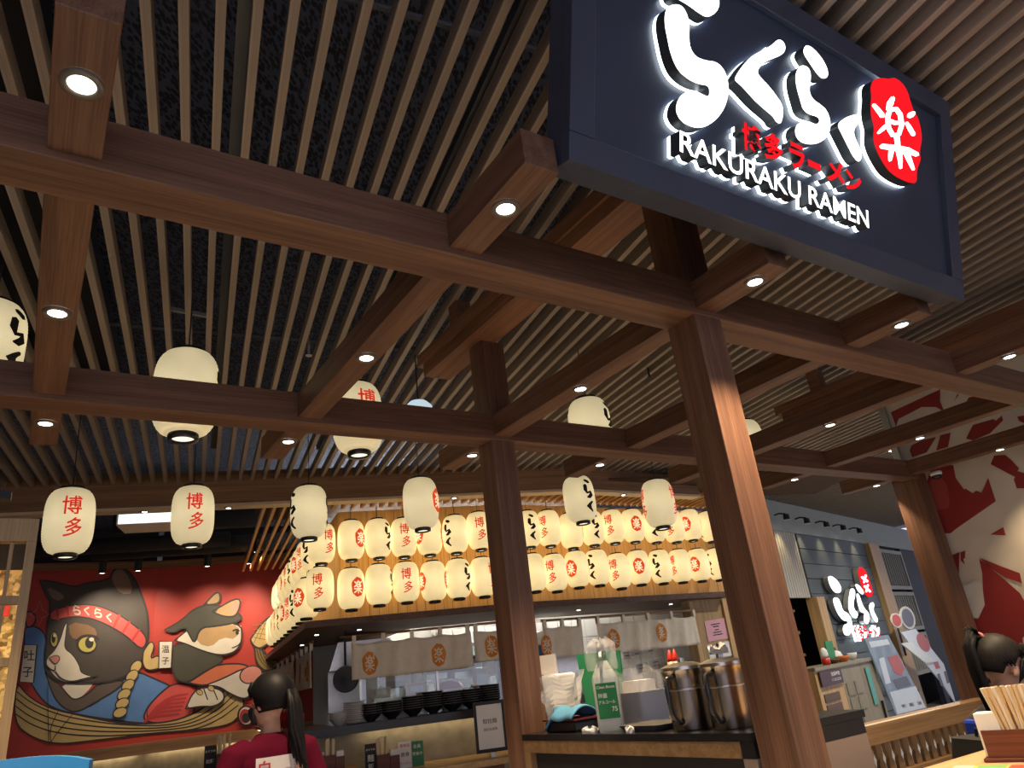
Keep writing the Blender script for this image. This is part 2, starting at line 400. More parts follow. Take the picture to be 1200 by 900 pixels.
# ---------------------------------------------------------------- timber frame
BZ0, BZ1 = 2.65, 2.797; XZ0, XZ1 = 2.672, 2.788
G_B = 'timber frame beams'
def beamA(a0, a1, b0, b1, label):
    o = MB().box(0, a1 - a0, 0, b1 - b0, BZ0, BZ1).build('timber_beam', W_BEAM, loc=AB(a0, b0), rotz=YA, bevel=0.003)
    return tag(o, label, 'beam', G_B)
beamA(-1.6, 9.5, 1.59, 1.74, 'long brown timber beam running over the thick front post, below the sign')
beamA(-1.6, 6.30, 3.10, 3.25, 'long brown timber beam through the slim inner post, in front of the lanterns')
A_X = [-0.0375, 0.994, 2.06, 3.02, 4.01, 5.04, 6.2]
xlab = ['cross beam nearest the left edge of the picture', 'cross beam whose end butts against the left side of the sign', 'cross beam between the thick front post and the slim inner post',
        'cross beam just right of the thick front post', 'second cross beam right of the thick front post', 'third cross beam right of the thick front post, over the cream mural', 'cross beam at the far right, ending over the dome camera']
xb = []
for a, l in zip(A_X, xlab):
    b0 = 1.245 if 1.05 < a < 3.2 else 1.168
    o = MB().box(0, 3.75 - b0, -0.055, 0.055, XZ0, XZ1).build('cross_beam', W_BEAM, loc=AB(a, b0), rotz=YA + math.pi / 2, bevel=0.003)
    tag(o, 'brown timber ' + l, 'beam', 'timber frame cross beams'); xb.append(o)
def post(a0, a1, b0, b1, z1, label, name='timber_post'):
    o = MB().box(0, a1 - a0, 0, b1 - b0, 0, z1).build(name, W_POST, loc=AB(a0, b0), rotz=YA, bevel=0.003)
    return tag(o, label, 'post', 'timber posts')
post(1.990, 2.137, 1.593, 1.738, 3.25, 'thick brown timber post in front, right of the middle')
post(1.990, 2.137, 3.103, 3.248, 3.25, 'slim brown timber post in the middle, behind the bowls and counter')
post(6.27, 6.46, 3.13, 3.34, 2.80, 'brown timber post at the far right beside the red and cream mural')
# stepped roof beams on top of the posts, just below the slats
def ridge_obj(a, b0, b1, label):
    L_ = b1 - b0
    mb = MB(); mb.box(0, L_ + 0.05, -0.015, 0.20, 3.33, 3.41); mb.box(0.3, 0.4, 0.04, 0.14, 3.41, 3.598); mb.box(L_ - 0.4, L_ - 0.3, 0.04, 0.14, 3.41, 3.598); mb.box(0, L_, 0, 0.185, 3.25, 3.33)
    o = mb.build('roof_beam', wood('walnut_roof', (0.13, 0.056, 0.03), (0.28, 0.13, 0.07), 'X', 40), loc=AB(a, b0), rotz=YA + math.pi / 2, bevel=0.003)
    return tag(o, label, 'beam', 'stepped beams on the posts')
ridge_obj(2.09, 1.36, 3.68, 'stepped reddish timber beam resting on the two posts under the ceiling slats')
ridge_obj(5.55, 1.0, 3.62, 'stepped reddish timber beam under the slats above the far right cross beams')
# recessed downlights in the cross beams
rows = [1.353, 2.395, 3.44]
dl_at = {(0, 0), (1, 0), (2, 0), (3, 0), (4, 0), (0, 1), (1, 1), (2, 1), (4, 1), (5, 1), (6, 1), (0, 2), (1, 2), (2, 2), (3, 2), (5, 2), (6, 2)}
ring_me = MB().lathe([(0.026, 0.004), (0.026, -0.001), (0.030, -0.0035), (0.040, -0.0035), (0.042, 0.0), (0.042, 0.004)], 24, cap=False).mesh('trim_ring', RING, True)
lens_me = MB().lathe([(0.0, 0.0), (0.027, 0.0), (0.027, 0.004), (0.0, 0.004)], 20, cap=False).mesh('lens', LENS)
rown = ['front of the long front beam', 'between the two long beams', 'behind the long rear beam']
def spot(name, loc, watts, size=100, blend=0.7, col=(1, 0.86, 0.68), radius=0.025, parent=None):
    l = bpy.data.lights.new(name, 'SPOT'); l.energy = watts; l.spot_size = R(size); l.spot_blend = blend; l.color = col; l.shadow_soft_size = radius
    o = bpy.data.objects.new(name, l); COL.objects.link(o); o.location = tuple(map(float, loc))
    if parent is not None: o.parent = parent
    return o
for i, a in enumerate(A_X):
    for j, b in enumerate(rows):
        if (i, j) not in dl_at: continue
        t = thing('downlight', 'small round recessed downlight in the ' + xlab[i].replace('cross beam', 'cross beam') + ', ' + rown[j], 'downlight', AB(a, b, XZ0 - 0.0045), 0, 'downlights in the timber frame')
        t['label'] = ('lit downlight in ' + ['leftmost cross beam', 'cross beam left of the sign', 'cross beam at the thick post', 'first cross beam right of thick post', 'second cross beam right of thick post', 'third cross beam right of thick post', 'rightmost cross beam'][i] + ', ' + rown[j])
        inst('trim_ring', ring_me, t); inst('lens', lens_me, t)
        spot('bulb', (0, 0, -0.006), SPOT_W * (0.35 if i == 6 else 1.0), 84, 0.75, col=(1, 0.74, 0.46), parent=t)
# ---------------------------------------------------------------- the big hanging sign
SO = atz(667, 187, 2.69); SWD = 2.07; SHT = 0.90
s_up = -0.258 * dB + 0.966 * ZV; s_up /= np.linalg.norm(s_up); s_n = np.cross(dA, s_up)      # s_n faces the viewer
SIGN = thing('shop_sign', 'large dark navy hanging box sign with glowing white and red lettering, top right', 'sign', SO)
NAVY = plain('sign_navy', (0.040, 0.052, 0.092), 0.38, noise=0.3, nscale=3.0)
NAVYF = plain('sign_frame_navy', (0.048, 0.060, 0.100), 0.36, noise=0.2, nscale=5.0)
LETW = glow('letter_white', (1.0, 1.0, 1.0), 3.2); HALO = glow('letter_halo', (0.85, 0.95, 1.0), 5.0)
LETR = glow('letter_red', (1.0, 0.012, 0.02), 1.0); RET = plain('letter_return', (0.05, 0.055, 0.06), 0.4)
Z0 = np.zeros(3)
def sbox(mb, u0, u1, v0, v1, h0, h1, mi=0): return mb.prism([(u0, v0), (u1, v0), (u1, v1), (u0, v1)], Z0, dA, s_up, s_n, h0, h1, mi)
bd = 0.085
sbox(MB(), 0.004, SWD - 0.004, 0.004, SHT - 0.004, -0.11, -0.035).build('sign_box', NAVYF, SIGN)
sbox(MB(), bd, SWD - bd, bd, SHT - bd, -0.034, -0.022).build('sign_panel', NAVY, SIGN)
for q in [(0, SWD, 0, bd), (0, SWD, SHT - bd, SHT), (0, bd, bd + 0.001, SHT - bd - 0.001), (SWD - bd, SWD, bd + 0.001, SHT - bd - 0.001)]:
    sbox(MB(), *q, -0.034, 0.0).build('frame_rail', NAVYF, SIGN, bevel=0.002)
def spx(x, y, h=0.03):
    """photo pixel -> (u, v) on the sign's lettering plane"""
    p = atplane(x, y, SO + s_n * h, s_n) - SO; return (p @ dA, p @ s_up)
def K1(pts, h=0.03): return [spx(760 + x / 3.2147, y / 3.2147, h) for x, y in pts]
glyphs = [
 ('brush_letter', [(70,25),(100,15),(125,20),(145,50),(155,95),(152,140),(158,185),(180,215),(215,228),(255,232),(285,260),(300,305),(302,350),(290,400),(265,440),(230,470),(195,483),(160,478),(125,460),(103,425),(105,390),(120,360),(150,343),(185,345),(215,362),(230,362),(228,322),(190,318),(150,300),(115,270),(95,235),(80,190),(72,150),(62,100),(60,60)], 'W'),
 ('brush_letter', [(85,-45),(130,-48),(200,-40),(262,-18),(268,12),(262,36),(245,55),(218,66),(190,50),(150,20),(115,0),(90,-15)], 'W'),
 ('brush_letter', [(490,145),(512,160),(517,185),(505,205),(470,220),(440,232),(415,255),(410,275),(425,295),(455,325),(485,365),(505,395),(508,430),(499,468),(480,460),(470,440),(440,415),(400,380),(365,340),(340,315),(322,300),(335,275),(360,240),(390,210),(430,190),(465,170)], 'W'),
 ('brush_letter', [(572,245),(600,250),(612,275),(610,310),(605,345),(620,375),(650,395),(672,415),(685,450),(685,490),(670,520),(640,540),(605,545),(570,535),(553,510),(552,480),(570,460),(600,455),(630,470),(645,460),(640,440),(600,430),(580,410),(572,380),(560,340),(553,300),(556,270)], 'W'),
 ('brush_letter', [(595,168),(620,180),(655,220),(675,260),(677,290),(655,298),(635,280),(605,235),(585,205),(583,185)], 'W'),
 ('brush_letter', [(730,450),(760,435),(800,428),(804,455),(780,475),(772,500),(785,535),(800,565),(805,590),(792,614),(770,590),(750,550),(725,500),(710,470)], 'W'),
 ('seal_badge', [(845,300),(880,292),(905,298),(925,290),(955,310),(975,340),(985,375),(1000,420),(1015,440),(1028,490),(1030,530),(1020,575),(1028,600),(1010,640),(1012,690),(985,690),(960,680),(930,665),(900,640),(875,600),(855,560),(845,520),(850,480),(838,440),(835,400),(840,360),(835,330)], 'R')]
seal_part = None
for nm, pts, c in glyphs:
    pl = smooth_poly(K1(pts), 2)
    g = MB().prism(pl, Z0, dA, s_up, s_n, -0.008, 0.03, 0, 1, 1).build(nm, [LETW if c == 'W' else LETR, RET], SIGN)
    MB().prism(pl, Z0, dA, s_up, s_n, -0.0205, -0.0085).build('halo_strip', HALO, g)
    if c == 'R': seal_part = g
# the white character on the red seal
H2 = 0.0345
def seal_strokes(mb, conv, un, o, ux, uy, h0, h1):
    for pts, ws in [([(922,368),(912,390),(905,412)], (14, 22, 12)), ([(912,412),(903,440),(906,480),(922,508),(945,505),(956,470),(950,430),(935,410),(912,412)], (15,)*9),
                    ([(912,455),(930,462),(950,462)], (13, 13, 11)), ([(936,508),(940,535),(941,560)], (17, 16, 16)), ([(880,550),(930,556),(980,566),(1014,582)], (16, 20, 20, 14)),
                    ([(945,565),(950,600),(952,632)], (20, 14, 8)), ([(918,560),(914,585),(912,604)], (18, 14, 8)), ([(972,572),(986,605),(1000,638)], (20, 15, 8)),
                    ([(850,394),(868,415),(884,436)], (10, 15, 16)), ([(868,500),(884,485),(897,472)], (8, 14, 12)), ([(984,436),(994,430),(1002,424)], (18, 20, 10)), ([(974,462),(986,482),(1000,506)], (9, 14, 14))]:
        mb.prism(conv(brush(pts, ws)), o, ux, uy, un, h0, h1)
    return mb
seal_strokes(MB(), lambda p: K1(p, H2), s_n, Z0, dA, s_up, 0.0302, H2).build('seal_character', LETW, seal_part)
# red small characters
for ch, cx, cy, w, h in [('博', 388, 522, 70, 104), ('多', 472, 556, 70, 104), ('ラ', 560, 590, 58, 96), ('ー', 625, 622, 48, 26), ('メ', 705, 648, 66, 86), ('ン', 772, 684, 62, 74)]:
    (u0, v0), (u1, v1), (u2, v2) = K1([(cx, cy), (cx + w / 2, cy + w * 0.22), (cx, cy - h / 2)])
    v, f, fr, sz, _ = text_solid(ch, 0.035)
    sx = 2 * math.hypot(u1 - u0, v1 - v0) / sz[0]; sy = 2 * (v2 - v0) / sz[1]
    g = put_solid(MB(), ch, u0 * dA + v0 * s_up, dA, s_up, s_n, sx, sy, -0.008, 0.03, 0.035).build('red_character', [LETR, RET], SIGN)
    put_solid(MB(), ch, u0 * dA + v0 * s_up, dA, s_up, s_n, sx, sy, -0.0205, -0.0085, 0.035, 0, 0).build('halo_strip', HALO, g)
# latin lettering
(ul, vl), (ur, vr) = K1([(118, 548), (828, 812)])
txt = 'RAKURAKU RAMEN'; rights = []
for i in range(len(txt)):
    if txt[i] == ' ': rights.append(None); continue
    rights.append(text_solid(txt[:i + 1], 0.012)[4])
first_w = text_solid('R', 0.012); x0 = first_w[4] - first_w[3][0]; x1 = rights[-1]
sc = (ur - ul) / (x1 - x0); vm = (vl + vr) / 2
(_, vtop), (_, vbot) = K1([(135, 512), (122, 585)])
for i, ch in enumerate(txt):
    if ch == ' ': continue
    v, f, fr, sz, _ = text_solid(ch, 0.012)
    o = (ul + (rights[i] - sz[0] / 2 - x0) * sc) * dA + vm * s_up
    sy = (vtop - vbot) / 0.70
    g = put_solid(MB(), ch, o, dA, s_up, s_n, sc, sy, -0.008, 0.03, 0.012).build('white_letter', [LETW, RET], SIGN)
    put_solid(MB(), ch, o, dA, s_up, s_n, sc, sy, -0.0205, -0.0085, 0.012, 0, 0).build('halo_strip', HALO, g)
# ---------------------------------------------------------------- paper lanterns
LW, LH = 0.30, 0.43         # paper body of the model lantern
def lr(z):
    """radius of the paper at height z (0 = middle)"""
    q = min(1.0, abs(z) / (LH / 2)); return 0.068 + (LW / 2 - 0.068) * (1 - q ** 3.4) ** 0.5
prof = []
NR = 26
for i in range(NR * 2 + 1):
    z = -LH / 2 + LH * i / (NR * 2); r = lr(z) - (0.0035 if i % 2 else 0); prof.append((r, z))
SH_HANG = paper_lamp('lantern_paper', (1.0, 0.83, 0.47), 0.62, LH / 2, 190)
SH_WALL = paper_lamp('lantern_paper_bright', (1.0, 0.76, 0.35), 0.92, LH / 2, 190)
shade_h = MB().lathe(prof, 36, cap=False).mesh('shade', SH_HANG, True)
shade_w = MB().lathe(prof, 28, cap=False).mesh('shade', SH_WALL, True)
ringb = MB().lathe([(0.052, -0.028), (0.068, -0.028), (0.070, -0.004), (0.066, 0.004), (0.052, 0.0)], 24, cap=False)
ringb.lathe([(0.0, -0.016), (0.052, -0.016)], 20, mi=1, cap=False)
ring_bot = ringb.mesh('bottom_ring', [BLACKGLOSS, glow('bulb_opening', (1, 0.9, 0.7), 1.3)], True)
ring_top = MB().lathe([(0.066, -0.004), (0.074, 0.002), (0.074, 0.014), (0.03, 0.018), (0.012, 0.02)], 24).mesh('top_ring', BLACKGLOSS, True)
INK_R = plain('lantern_red_ink', (0.55, 0.04, 0.02), 0.6); INK_K = plain('lantern_black_ink', (0.015, 0.013, 0.012), 0.6)
INK_S = plain('lantern_seal_ink', (0.55, 0.07, 0.02), 0.6)
def inked(name, base, emis):
    m = base.copy(); m.name = name; p = [n for n in m.node_tree.nodes if n.type == 'BSDF_PRINCIPLED'][0]
    p.inputs['Emission Color'].default_value = (*emis, 1); p.inputs['Emission Strength'].default_value = 1.0; return m
INK_R = inked('red_ink_backlit', INK_R, (0.42, 0.012, 0.006)); INK_S = inked('seal_ink_backlit', INK_S, (0.5, 0.045, 0.01))
INK_P = paper_lamp('seal_paper', (1.0, 0.86, 0.5), 0.9, LH / 2, 190)
def wrap(tris, off):
    """lay flat lettering [(x, z) verts, faces] round the lantern at angle -90 deg (facing -Y)"""
    v, f = tris; bm = bmesh.new(); vs = [bm.verts.new((p[0], 0, p[1])) for p in v]
    for q in f:
        try: bm.faces.new([vs[i] for i in q])
        except ValueError: pass
    bmesh.ops.triangulate(bm, faces=bm.faces[:])
    for _ in range(3):
        es = [e for e in bm.edges if e.calc_length() > 0.028]
        if not es: break
        bmesh.ops.subdivide_edges(bm, edges=es, cuts=1); bmesh.ops.triangulate(bm, faces=bm.faces[:])
    for p in bm.verts:
        x, z = p.co.x, p.co.z; r = lr(z) + off; a = -math.pi / 2 + x / (LW / 2); p.co = (r * math.cos(a), r * math.sin(a), z)
    bmesh.ops.recalc_face_normals(bm, faces=bm.faces[:])
    me = bpy.data.meshes.new('lettering'); bm.to_mesh(me); bm.free(); return me
def glyph_at(ch, cx, cz, w, h, bold, shear=0.0):
    v, f, sz = text_tris(ch, bold, shear=shear); return np.stack([cx + v[:, 0] * w / sz[0], cz + v[:, 1] * h / sz[1]], 1), f
def join(parts):
    V = []; Fc = []
    for v, f in parts:
        n = len(V); V += [tuple(p) for p in v]; Fc += [tuple(i + n for i in q) for q in f]
    return V, Fc
mk_hakata = wrap(join([glyph_at('博', 0, 0.075, 0.115, 0.125, 0.012), glyph_at('多', 0.015, -0.07, 0.105, 0.125, 0.012, 0.2)]), 0.003); mk_hakata.materials.append(INK_R)
raku = [(brush([(-0.014, 0.145), (0.018, 0.126)], [0.026, 0.034]), None), (brush([(-0.020, 0.095), (-0.026, 0.05), (-0.012, 0.02), (0.020, 0.032), (0.028, 0.004), (0.004, -0.024), (-0.016, -0.022)], [0.03, 0.026, 0.022, 0.026, 0.03, 0.022, 0.012]), None),
        (brush([(0.024, -0.062), (0.0, -0.085), (-0.02, -0.105), (0.0, -0.125), (0.026, -0.152)], [0.018, 0.024, 0.028, 0.024, 0.014]), None)]
mk_raku = wrap(join([([(x * 1.25, z) for x, z in p], [tuple(range(len(p)))]) for p, _ in raku]), 0.003); mk_raku.materials.append(INK_K)
blob = smooth_poly([(0.075 * math.cos(t) * (1 + 0.07 * math.sin(5 * t + 1)), 0.105 * math.sin(t) * (1 + 0.05 * math.cos(7 * t))) for t in np.linspace(0, 2 * math.pi, 22, endpoint=False)], 1)
# disc built as rings so that it bends with the paper
def disc(poly):
    V = [(0, 0)]; Fc = []; n = len(poly)
    for k in (0.34, 0.67, 1.0): V += [(x * k, z * k) for x, z in poly]
    for i in range(n):
        j = (i + 1) % n; Fc.append((0, 1 + i, 1 + j))
        for k in range(2): Fc.append((1 + k * n + i, 1 + (k + 1) * n + i, 1 + (k + 1) * n + j, 1 + k * n + j))
    return V, Fc
mk_seal = wrap(disc(blob), 0.003); mk_seal.materials.append(INK_S)
mk_sealc = wrap(glyph_at('楽', 0, 0, 0.10, 0.14, 0.012), 0.006); mk_sealc.materials.append(INK_P)
for m_ in (mk_hakata, mk_raku, mk_seal, mk_sealc): m_.polygons.foreach_set('use_smooth', [True] * len(m_.polygons))
cord_me = MB().tube([(0, 0, 0), (0, 0, 1)], 0.0035, 6).mesh('cord', BLACK)
MARK = {'h': 0.0, 's': 2 * math.pi / 3, 'k': 4 * math.pi / 3}
def lantern(p, size, label, group, face='h', turn=0.0, cord=0.3, bright=False):
    """p = middle of the paper body; the mark `face` (on two opposite sides) points at the viewer, turned by `turn` degrees (positive = to the right)"""
    s = size / LW
    t = thing('paper_lantern', label, 'lantern', p, 0, group)
    yaw = math.atan2(-p[0], p[1])                     # -Y axis of the lantern towards the camera
    t.rotation_euler = (random.uniform(-0.02, 0.02), random.uniform(-0.02, 0.02), yaw + R(turn)); t.scale = (s, s, s)
    inst('shade', shade_w if bright else shade_h, t)
    me, nm = {'h': (mk_hakata, 'red_lettering'), 's': (mk_seal, 'red_seal'), 'k': (mk_raku, 'black_lettering')}[face]
    for rz in (0, math.pi * 0.8):
        o = inst(nm, me, t, rotz=rz)
        if nm == 'red_seal': inst('seal_character', mk_sealc, o)
    inst('top_ring', ring_top, t, (0, 0, LH / 2)); inst('bottom_ring', ring_bot, t, (0, 0, -LH / 2))
    inst('cord', cord_me, t, (0, 0, LH / 2 + 0.02), scale=(1, 1, max(0.02, cord / s - 0.02)))
    return t
HG = 'big lanterns hanging from the slats'
for x, y, w, face, turn, lab in [
    (81, 611, 53, 'h', 3, 'lowest left hanging paper lantern with red characters, beside the lattice screen'),
    (226, 604, 47, 'h', 3, 'hanging paper lantern with red characters, above the masked woman and second cat'),
    (362, 600, 42, 'k', -62, 'hanging paper lantern at the kitchen corner, black lettering on its left edge'),
    (493, 590, 41, 's', 70, 'hanging paper lantern with red seal on its right edge, left of the slim post'),
    (679, 585, 37, 'k', 38, 'hanging paper lantern with black lettering, right of the slim post'),
    (772, 590, 38, 'h', -75, 'hanging paper lantern with red lettering at left edge, by the thick post'),
    (218, 461, 72, 'k', 80, 'largest hanging paper lantern, half hidden behind the rear beam'),
    (419, 490, 58, 'h', 25, 'hanging paper lantern with red character, cut across by the rear beam'),
    (692, 502, 50, 'k', -80, 'blank-looking paper lantern behind the rear beam, between the two posts'),
    (-14, 403, 74, 'k', 45, 'paper lantern with black lettering, cut off by the left picture edge'),
    (876, 520, 38, 'h', 180, 'paper lantern mostly hidden behind the thick front post')]:
    p = dep(x, y, F_PX * 0.30 / w)
    lantern(p, 0.30, lab, HG, face, turn, SLAT_Z - p[2] - LH / 2 + 0.02)
ORD = ['first', 'second', 'third', 'fourth', 'fifth', 'sixth', 'seventh', 'eighth', 'ninth', 'tenth', 'eleventh', 'twelfth', 'thirteenth', 'fourteenth', 'fifteenth', 'sixteenth', 'seventeenth', 'eighteenth', 'nineteenth']
KL_D = 7.85; LSZ = 0.284; SOFF_Z = HEAD_Z0
CORK = atplane(600, 650, dD * KL_D, dD)      # the kitchen front bends here, behind the slim post
up_row = [(411.5, 633, 's', 45), (443, 631, 'k', 50), (473, 630, 'h', 5), (503, 628, 's', -55), (533.5, 626, 'k', 180), (561.5, 622, 'h', 5), (592, 621, 's', 0), (619, 620, 'k', 20), (643, 619, 'h', -30), (669, 622, 's', 100), (694, 619, 'k', 20), (718, 617, 'h', -20), (741.5, 616, 's', 22), (766, 617, 'k', 0), (789, 617, 'h', -25), (809, 615, 's', -25), (831, 617, 'k', 150)]
lo_row = [(375, 689, 'h', -12), (411.5, 690, 's', 30), (444, 685, 'k', 75), (476, 682, 'h', 2), (508, 681, 's', -62), (537, 678, 'k', 48), (566, 676, 'h', 48), (598, 674, 's', 0), (625, 671, 'k', 150), (650, 671, 'h', -20), (676, 667, 's', -28), (700, 665, 'k', -30), (725, 669, 'h', -25), (748.5, 665, 's', 2), (774, 664, 'k', -20), (797, 663, 'h', -45), (819, 662, 's', -22), (840, 661, 'k', 170)]
KG = 'lanterns on the kitchen wall'
for row, nm in ((up_row, 'upper'), (lo_row, 'lower')):
    for i, (x, y, fc, tn) in enumerate(row):
        p = atplane(x, y, dD * KL_D, dD) if x < 600 else atplane(x, y, CORK, dB)
        lantern(p, LSZ, '%s paper lantern from the left in the %s row on the kitchen front' % (ORD[i], nm), KG, fc, tn, (SOFF_Z - p[2] - LSZ * LH / LW / 2) if nm == 'upper' else 0.08, True)
pk_u = atplane(377, 637, dD * KL_D, dD); pk_l = atplane(366, 694, dD * KL_D, dD)
lantern(pk_u, LSZ, 'paper lantern with red characters at the top corner of the kitchen wall', KG, 'h', 30, SOFF_Z - pk_u[2] - LSZ * LH / LW / 2, True)
for i in range(1, 10):
    for pk, nm in ((pk_u, 'upper'), (pk_l, 'lower')):
        p = pk + dS * 0.44 * i - (dC * 0.02 if nm == 'upper' else 0)
        lantern(p, LSZ, '%s lantern back from the corner in the %s row on the kitchen left side' % (ORD[i - 1], nm), KG, 'hsk'[(i + (nm == 'upper')) % 3], -30 - 9 * i, (SOFF_Z - p[2] - LSZ * LH / LW / 2) if nm == 'upper' else 0.08, True)
# ---------------------------------------------------------------- the kitchen box with the lantern wall
WD = 8.10                                       # wall plane behind the lanterns
KC = CORK + dD * (WD - KL_D); KC[2] = 0           # bend of the wall
cK = (atplane(375, 689, dD * KL_D, dD) @ dC) + 0.22
PL = CD(cK, WD)                                   # left corner of the wall
END_A = (atplane(847, 695, CORK, dB) @ dA)        # right end of the kitchen front
bR = KC @ dB
LEDZ0, LEDZ1 = 2.125, 2.19
def seg_point(seg, s, out=0., z=0.):
    """s metres along a stretch of the kitchen front (L: kitchen front, R: right of the bend, S: left side), `out` metres towards the guests"""
    if seg == 'L': return PL + dC * s - dD * out + ZV * z
    if seg == 'R': return KC + dA * s - dB * out + ZV * z
    return PL + dS * s - dT * out + ZV * z
LL = (KC - PL) @ dC; LR = END_A - KC @ dA; LS = 4.4
YAW = {'L': YC, 'R': YA, 'S': YS + math.pi / 2}
def vboards(length, z0, z1, w=0.10, th=0.02):
    mb = MB(); n = int(length / w) + 1
    for i in range(n):
        x0 = i * w; x1 = min(length, x0 + w - 0.004)
        if x1 > x0: mb.box(x0, x1, -th + (0.001 if i % 2 else 0), 0, z0, z1)
    mb.box(0, length, 0, 0.1, z0, z1); return mb
W_LANT = wood('lantern_wall_boards', (0.62, 0.34, 0.11), (0.80, 0.50, 0.20), 'Z', fine=30)
struct(vboards(LL, LEDZ1, SOFF_Z).build('wall_kitchen_front', W_LANT, loc=PL, rotz=YC))
struct(vboards(LR + 0.45, LEDZ1, SOFF_Z).build('wall_kitchen_right', W_LANT, loc=KC, rotz=YA))
ws = vboards(LS, LEDZ1, SOFF_Z); ws.v = [(x, -y, z) for x, y, z in ws.v]; ws.f = [q[::-1] for q in ws.f]
struct(ws.build('wall_kitchen_left', W_LANT, loc=PL, rotz=YS + math.pi / 2))
# ledge under the lanterns, its planked underside
def ledge_poly():
    o = 0.42
    pts = [seg_point('S', LS, o), None, None, seg_point('R', LR, o)]
    # corners: intersection of offset lines
    def isect(p, d, q, e):
        A = np.array([[d[0], -e[0]], [d[1], -e[1]]]); t = np.linalg.solve(A, (q - p)[:2]); return p + d * t[0]
    pts[1] = isect(seg_point('S', 0, o), dS, seg_point('L', 0, o), dC); pts[2] = isect(seg_point('L', 0, o), dC, seg_point('R', 0, o), dA)
    return pts + [seg_point('R', LR, -0.9), seg_point('L', LL, -0.9), seg_point('L', 0.8, -0.9), seg_point('S', LS, -0.9)]
lp = [(p[0], p[1]) for p in ledge_poly()]
ledge = struct(MB().prism(lp, Z0, np.array([1., 0, 0]), np.array([0, 1., 0]), ZV, LEDZ0, LEDZ1).build('trim_5', W_DARK))
ml = MB().lathe([(0, -0.004), (0.022, -0.004), (0.022, 0)], 12, cap=False).mesh('lens', LENS_W)
for k, (x, y) in enumerate([(340, 772), (354, 756), (371, 744), (421, 738), (678, 715), (786, 708)]):
    p = atz(x, y, LEDZ0); t = thing('downlight', '%s tiny downlight from the left under the lantern ledge' % ORD[k], 'downlight', p, 0, 'tiny lights under the ledge')
    inst('lens', ml, t); 
    if k in (0, 3, 4): spot('bulb', (0, 0, -0.02), 6, 120, 0.8, parent=t)
# slatted soffit between header and lantern wall
W_SOFF = wood('soffit_slat', (0.42, 0.22, 0.08), (0.58, 0.33, 0.13), 'Y', fine=30)
soff_me = MB().box(-0.016, 0.016, 0, 1, 0, 0.05).mesh('soffit_slat', W_SOFF)
soff = struct(MB().box(-0.3, 7.5, 0, 1.2, SOFF_Z + 0.12, SOFF_Z + 0.15).build('ceiling_soffit', plain('soffit_back', (0.09, 0.045, 0.02), 0.8), loc=CD(cK - 0.6, HEAD_D + 0.15), rotz=YC))
def cd_to_soff(p): q = p - CD(cK - 0.6, HEAD_D + 0.15); return (q @ dC, q @ dD, q[2])
c = cK - 0.75
while c < 9.4:
    p0 = CD(c, HEAD_D + 0.13, SOFF_Z + 0.03)
    # bend on the right: the header follows the timber frame
    q0 = p0
    if c > c_cor: 
        k = (b_c + 0.13 - p0 @ dB) / (dS @ dB); q0 = p0 + dS * k
    e_d = (WD - 0.02 - q0 @ dD) / (dS @ dD); e_b = (bR - 0.02 - q0 @ dB) / (dS @ dB)
    e = e_d if (q0 + dS * e_d) @ dC < KC @ dC else e_b
    if (q0 @ dC) < cK - 0.1: e = 4.2
    if e > 0.05 and q0 @ dA < END_A + 0.4: inst('slat', soff_me, soff, cd_to_soff(q0), YS - YC, (1, e, 1))
    c += 0.105
# ---- noren curtains on rods
CLOTH = plain('noren_cloth', (0.74, 0.67, 0.54), 0.9, noise=0.12, nscale=14); EMB = plain('noren_orange', (0.66, 0.22, 0.015), 0.8)
ROD = plain('bamboo_rod', (0.22, 0.12, 0.055), 0.5)
def rod(p, q, label):
    o = MB().tube([Z0, q - p], 0.012, 8); t = o.build('curtain_rod', ROD, loc=p, smooth=True); return tag(t, label, 'rod', 'noren rods')
def noren(p, q, drop, ntab, emblems, label, seedv=0, gap=0.05):
    """cloth hung between p and q"""
    p, q = np.array(p), np.array(q); L_ = np.linalg.norm(q - p); d = (q - p) / L_; n = np.cross(d, ZV); n /= np.linalg.norm(n)
    if n @ (CAM - p) < 0: n = -n
    t = thing('noren_curtain', label, 'curtain', p, 0, 'noren curtains')
    def disp(u, v): return 0.016 * math.sin(u * 17 + seedv) * (0.4 + v / drop) + 0.01 * math.sin(u * 41 + seedv * 2 + v * 6)
    def sag(u): return 0.022 * abs(math.sin(math.pi * u / L_ * (ntab - 1))) 
    nu, nv = max(10, int(L_ / 0.04)), 10; mb = MB(); V = []
    for j in range(nv + 1):
        for i in range(nu + 1):
            u = L_ * i / nu; v = gap + (drop - gap) * j / nv
            V.append(d * u - ZV * (v + sag(u) * (1 - j / nv)) + n * disp(u, v))
    F_ = [(j * (nu + 1) + i, j * (nu + 1) + i + 1, (j + 1) * (nu + 1) + i + 1, (j + 1) * (nu + 1) + i) for j in range(nv) for i in range(nu)]
    o = mb.add(V, F_).build('cloth', CLOTH, t, smooth=True); md = o.modifiers.new('thick', 'SOLIDIFY'); md.thickness = 0.002
    for k in range(ntab):
        u = 0.03 + (L_ - 0.06) * k / (ntab - 1)
        MB().obox(d * u - ZV * gap / 2, d * 0.02, n * 0.016, ZV * (gap / 2 + 0.016)).build('tab', CLOTH, t)
    for ue, ve in emblems:
        pts, fc = disc([(x * 1.05, z * 1.05) for x, z in blob]); 
        e = MB().add([d * (ue + x) - ZV * (ve - z) + n * (disp(ue + x, ve - z) + 0.006) for x, z in pts], fc).build('emblem', EMB, t)
        v, f, sz = text_tris('楽', 0.012)
        MB().add([d * (ue + x * 0.10 / sz[0]) - ZV * (ve - y * 0.15 / sz[1]) + n * (disp(ue + x * 0.1 / sz[0], ve - y * 0.15 / sz[1]) + 0.009) for x, y in v], f).build('emblem_character', CLOTH, e)
    return t
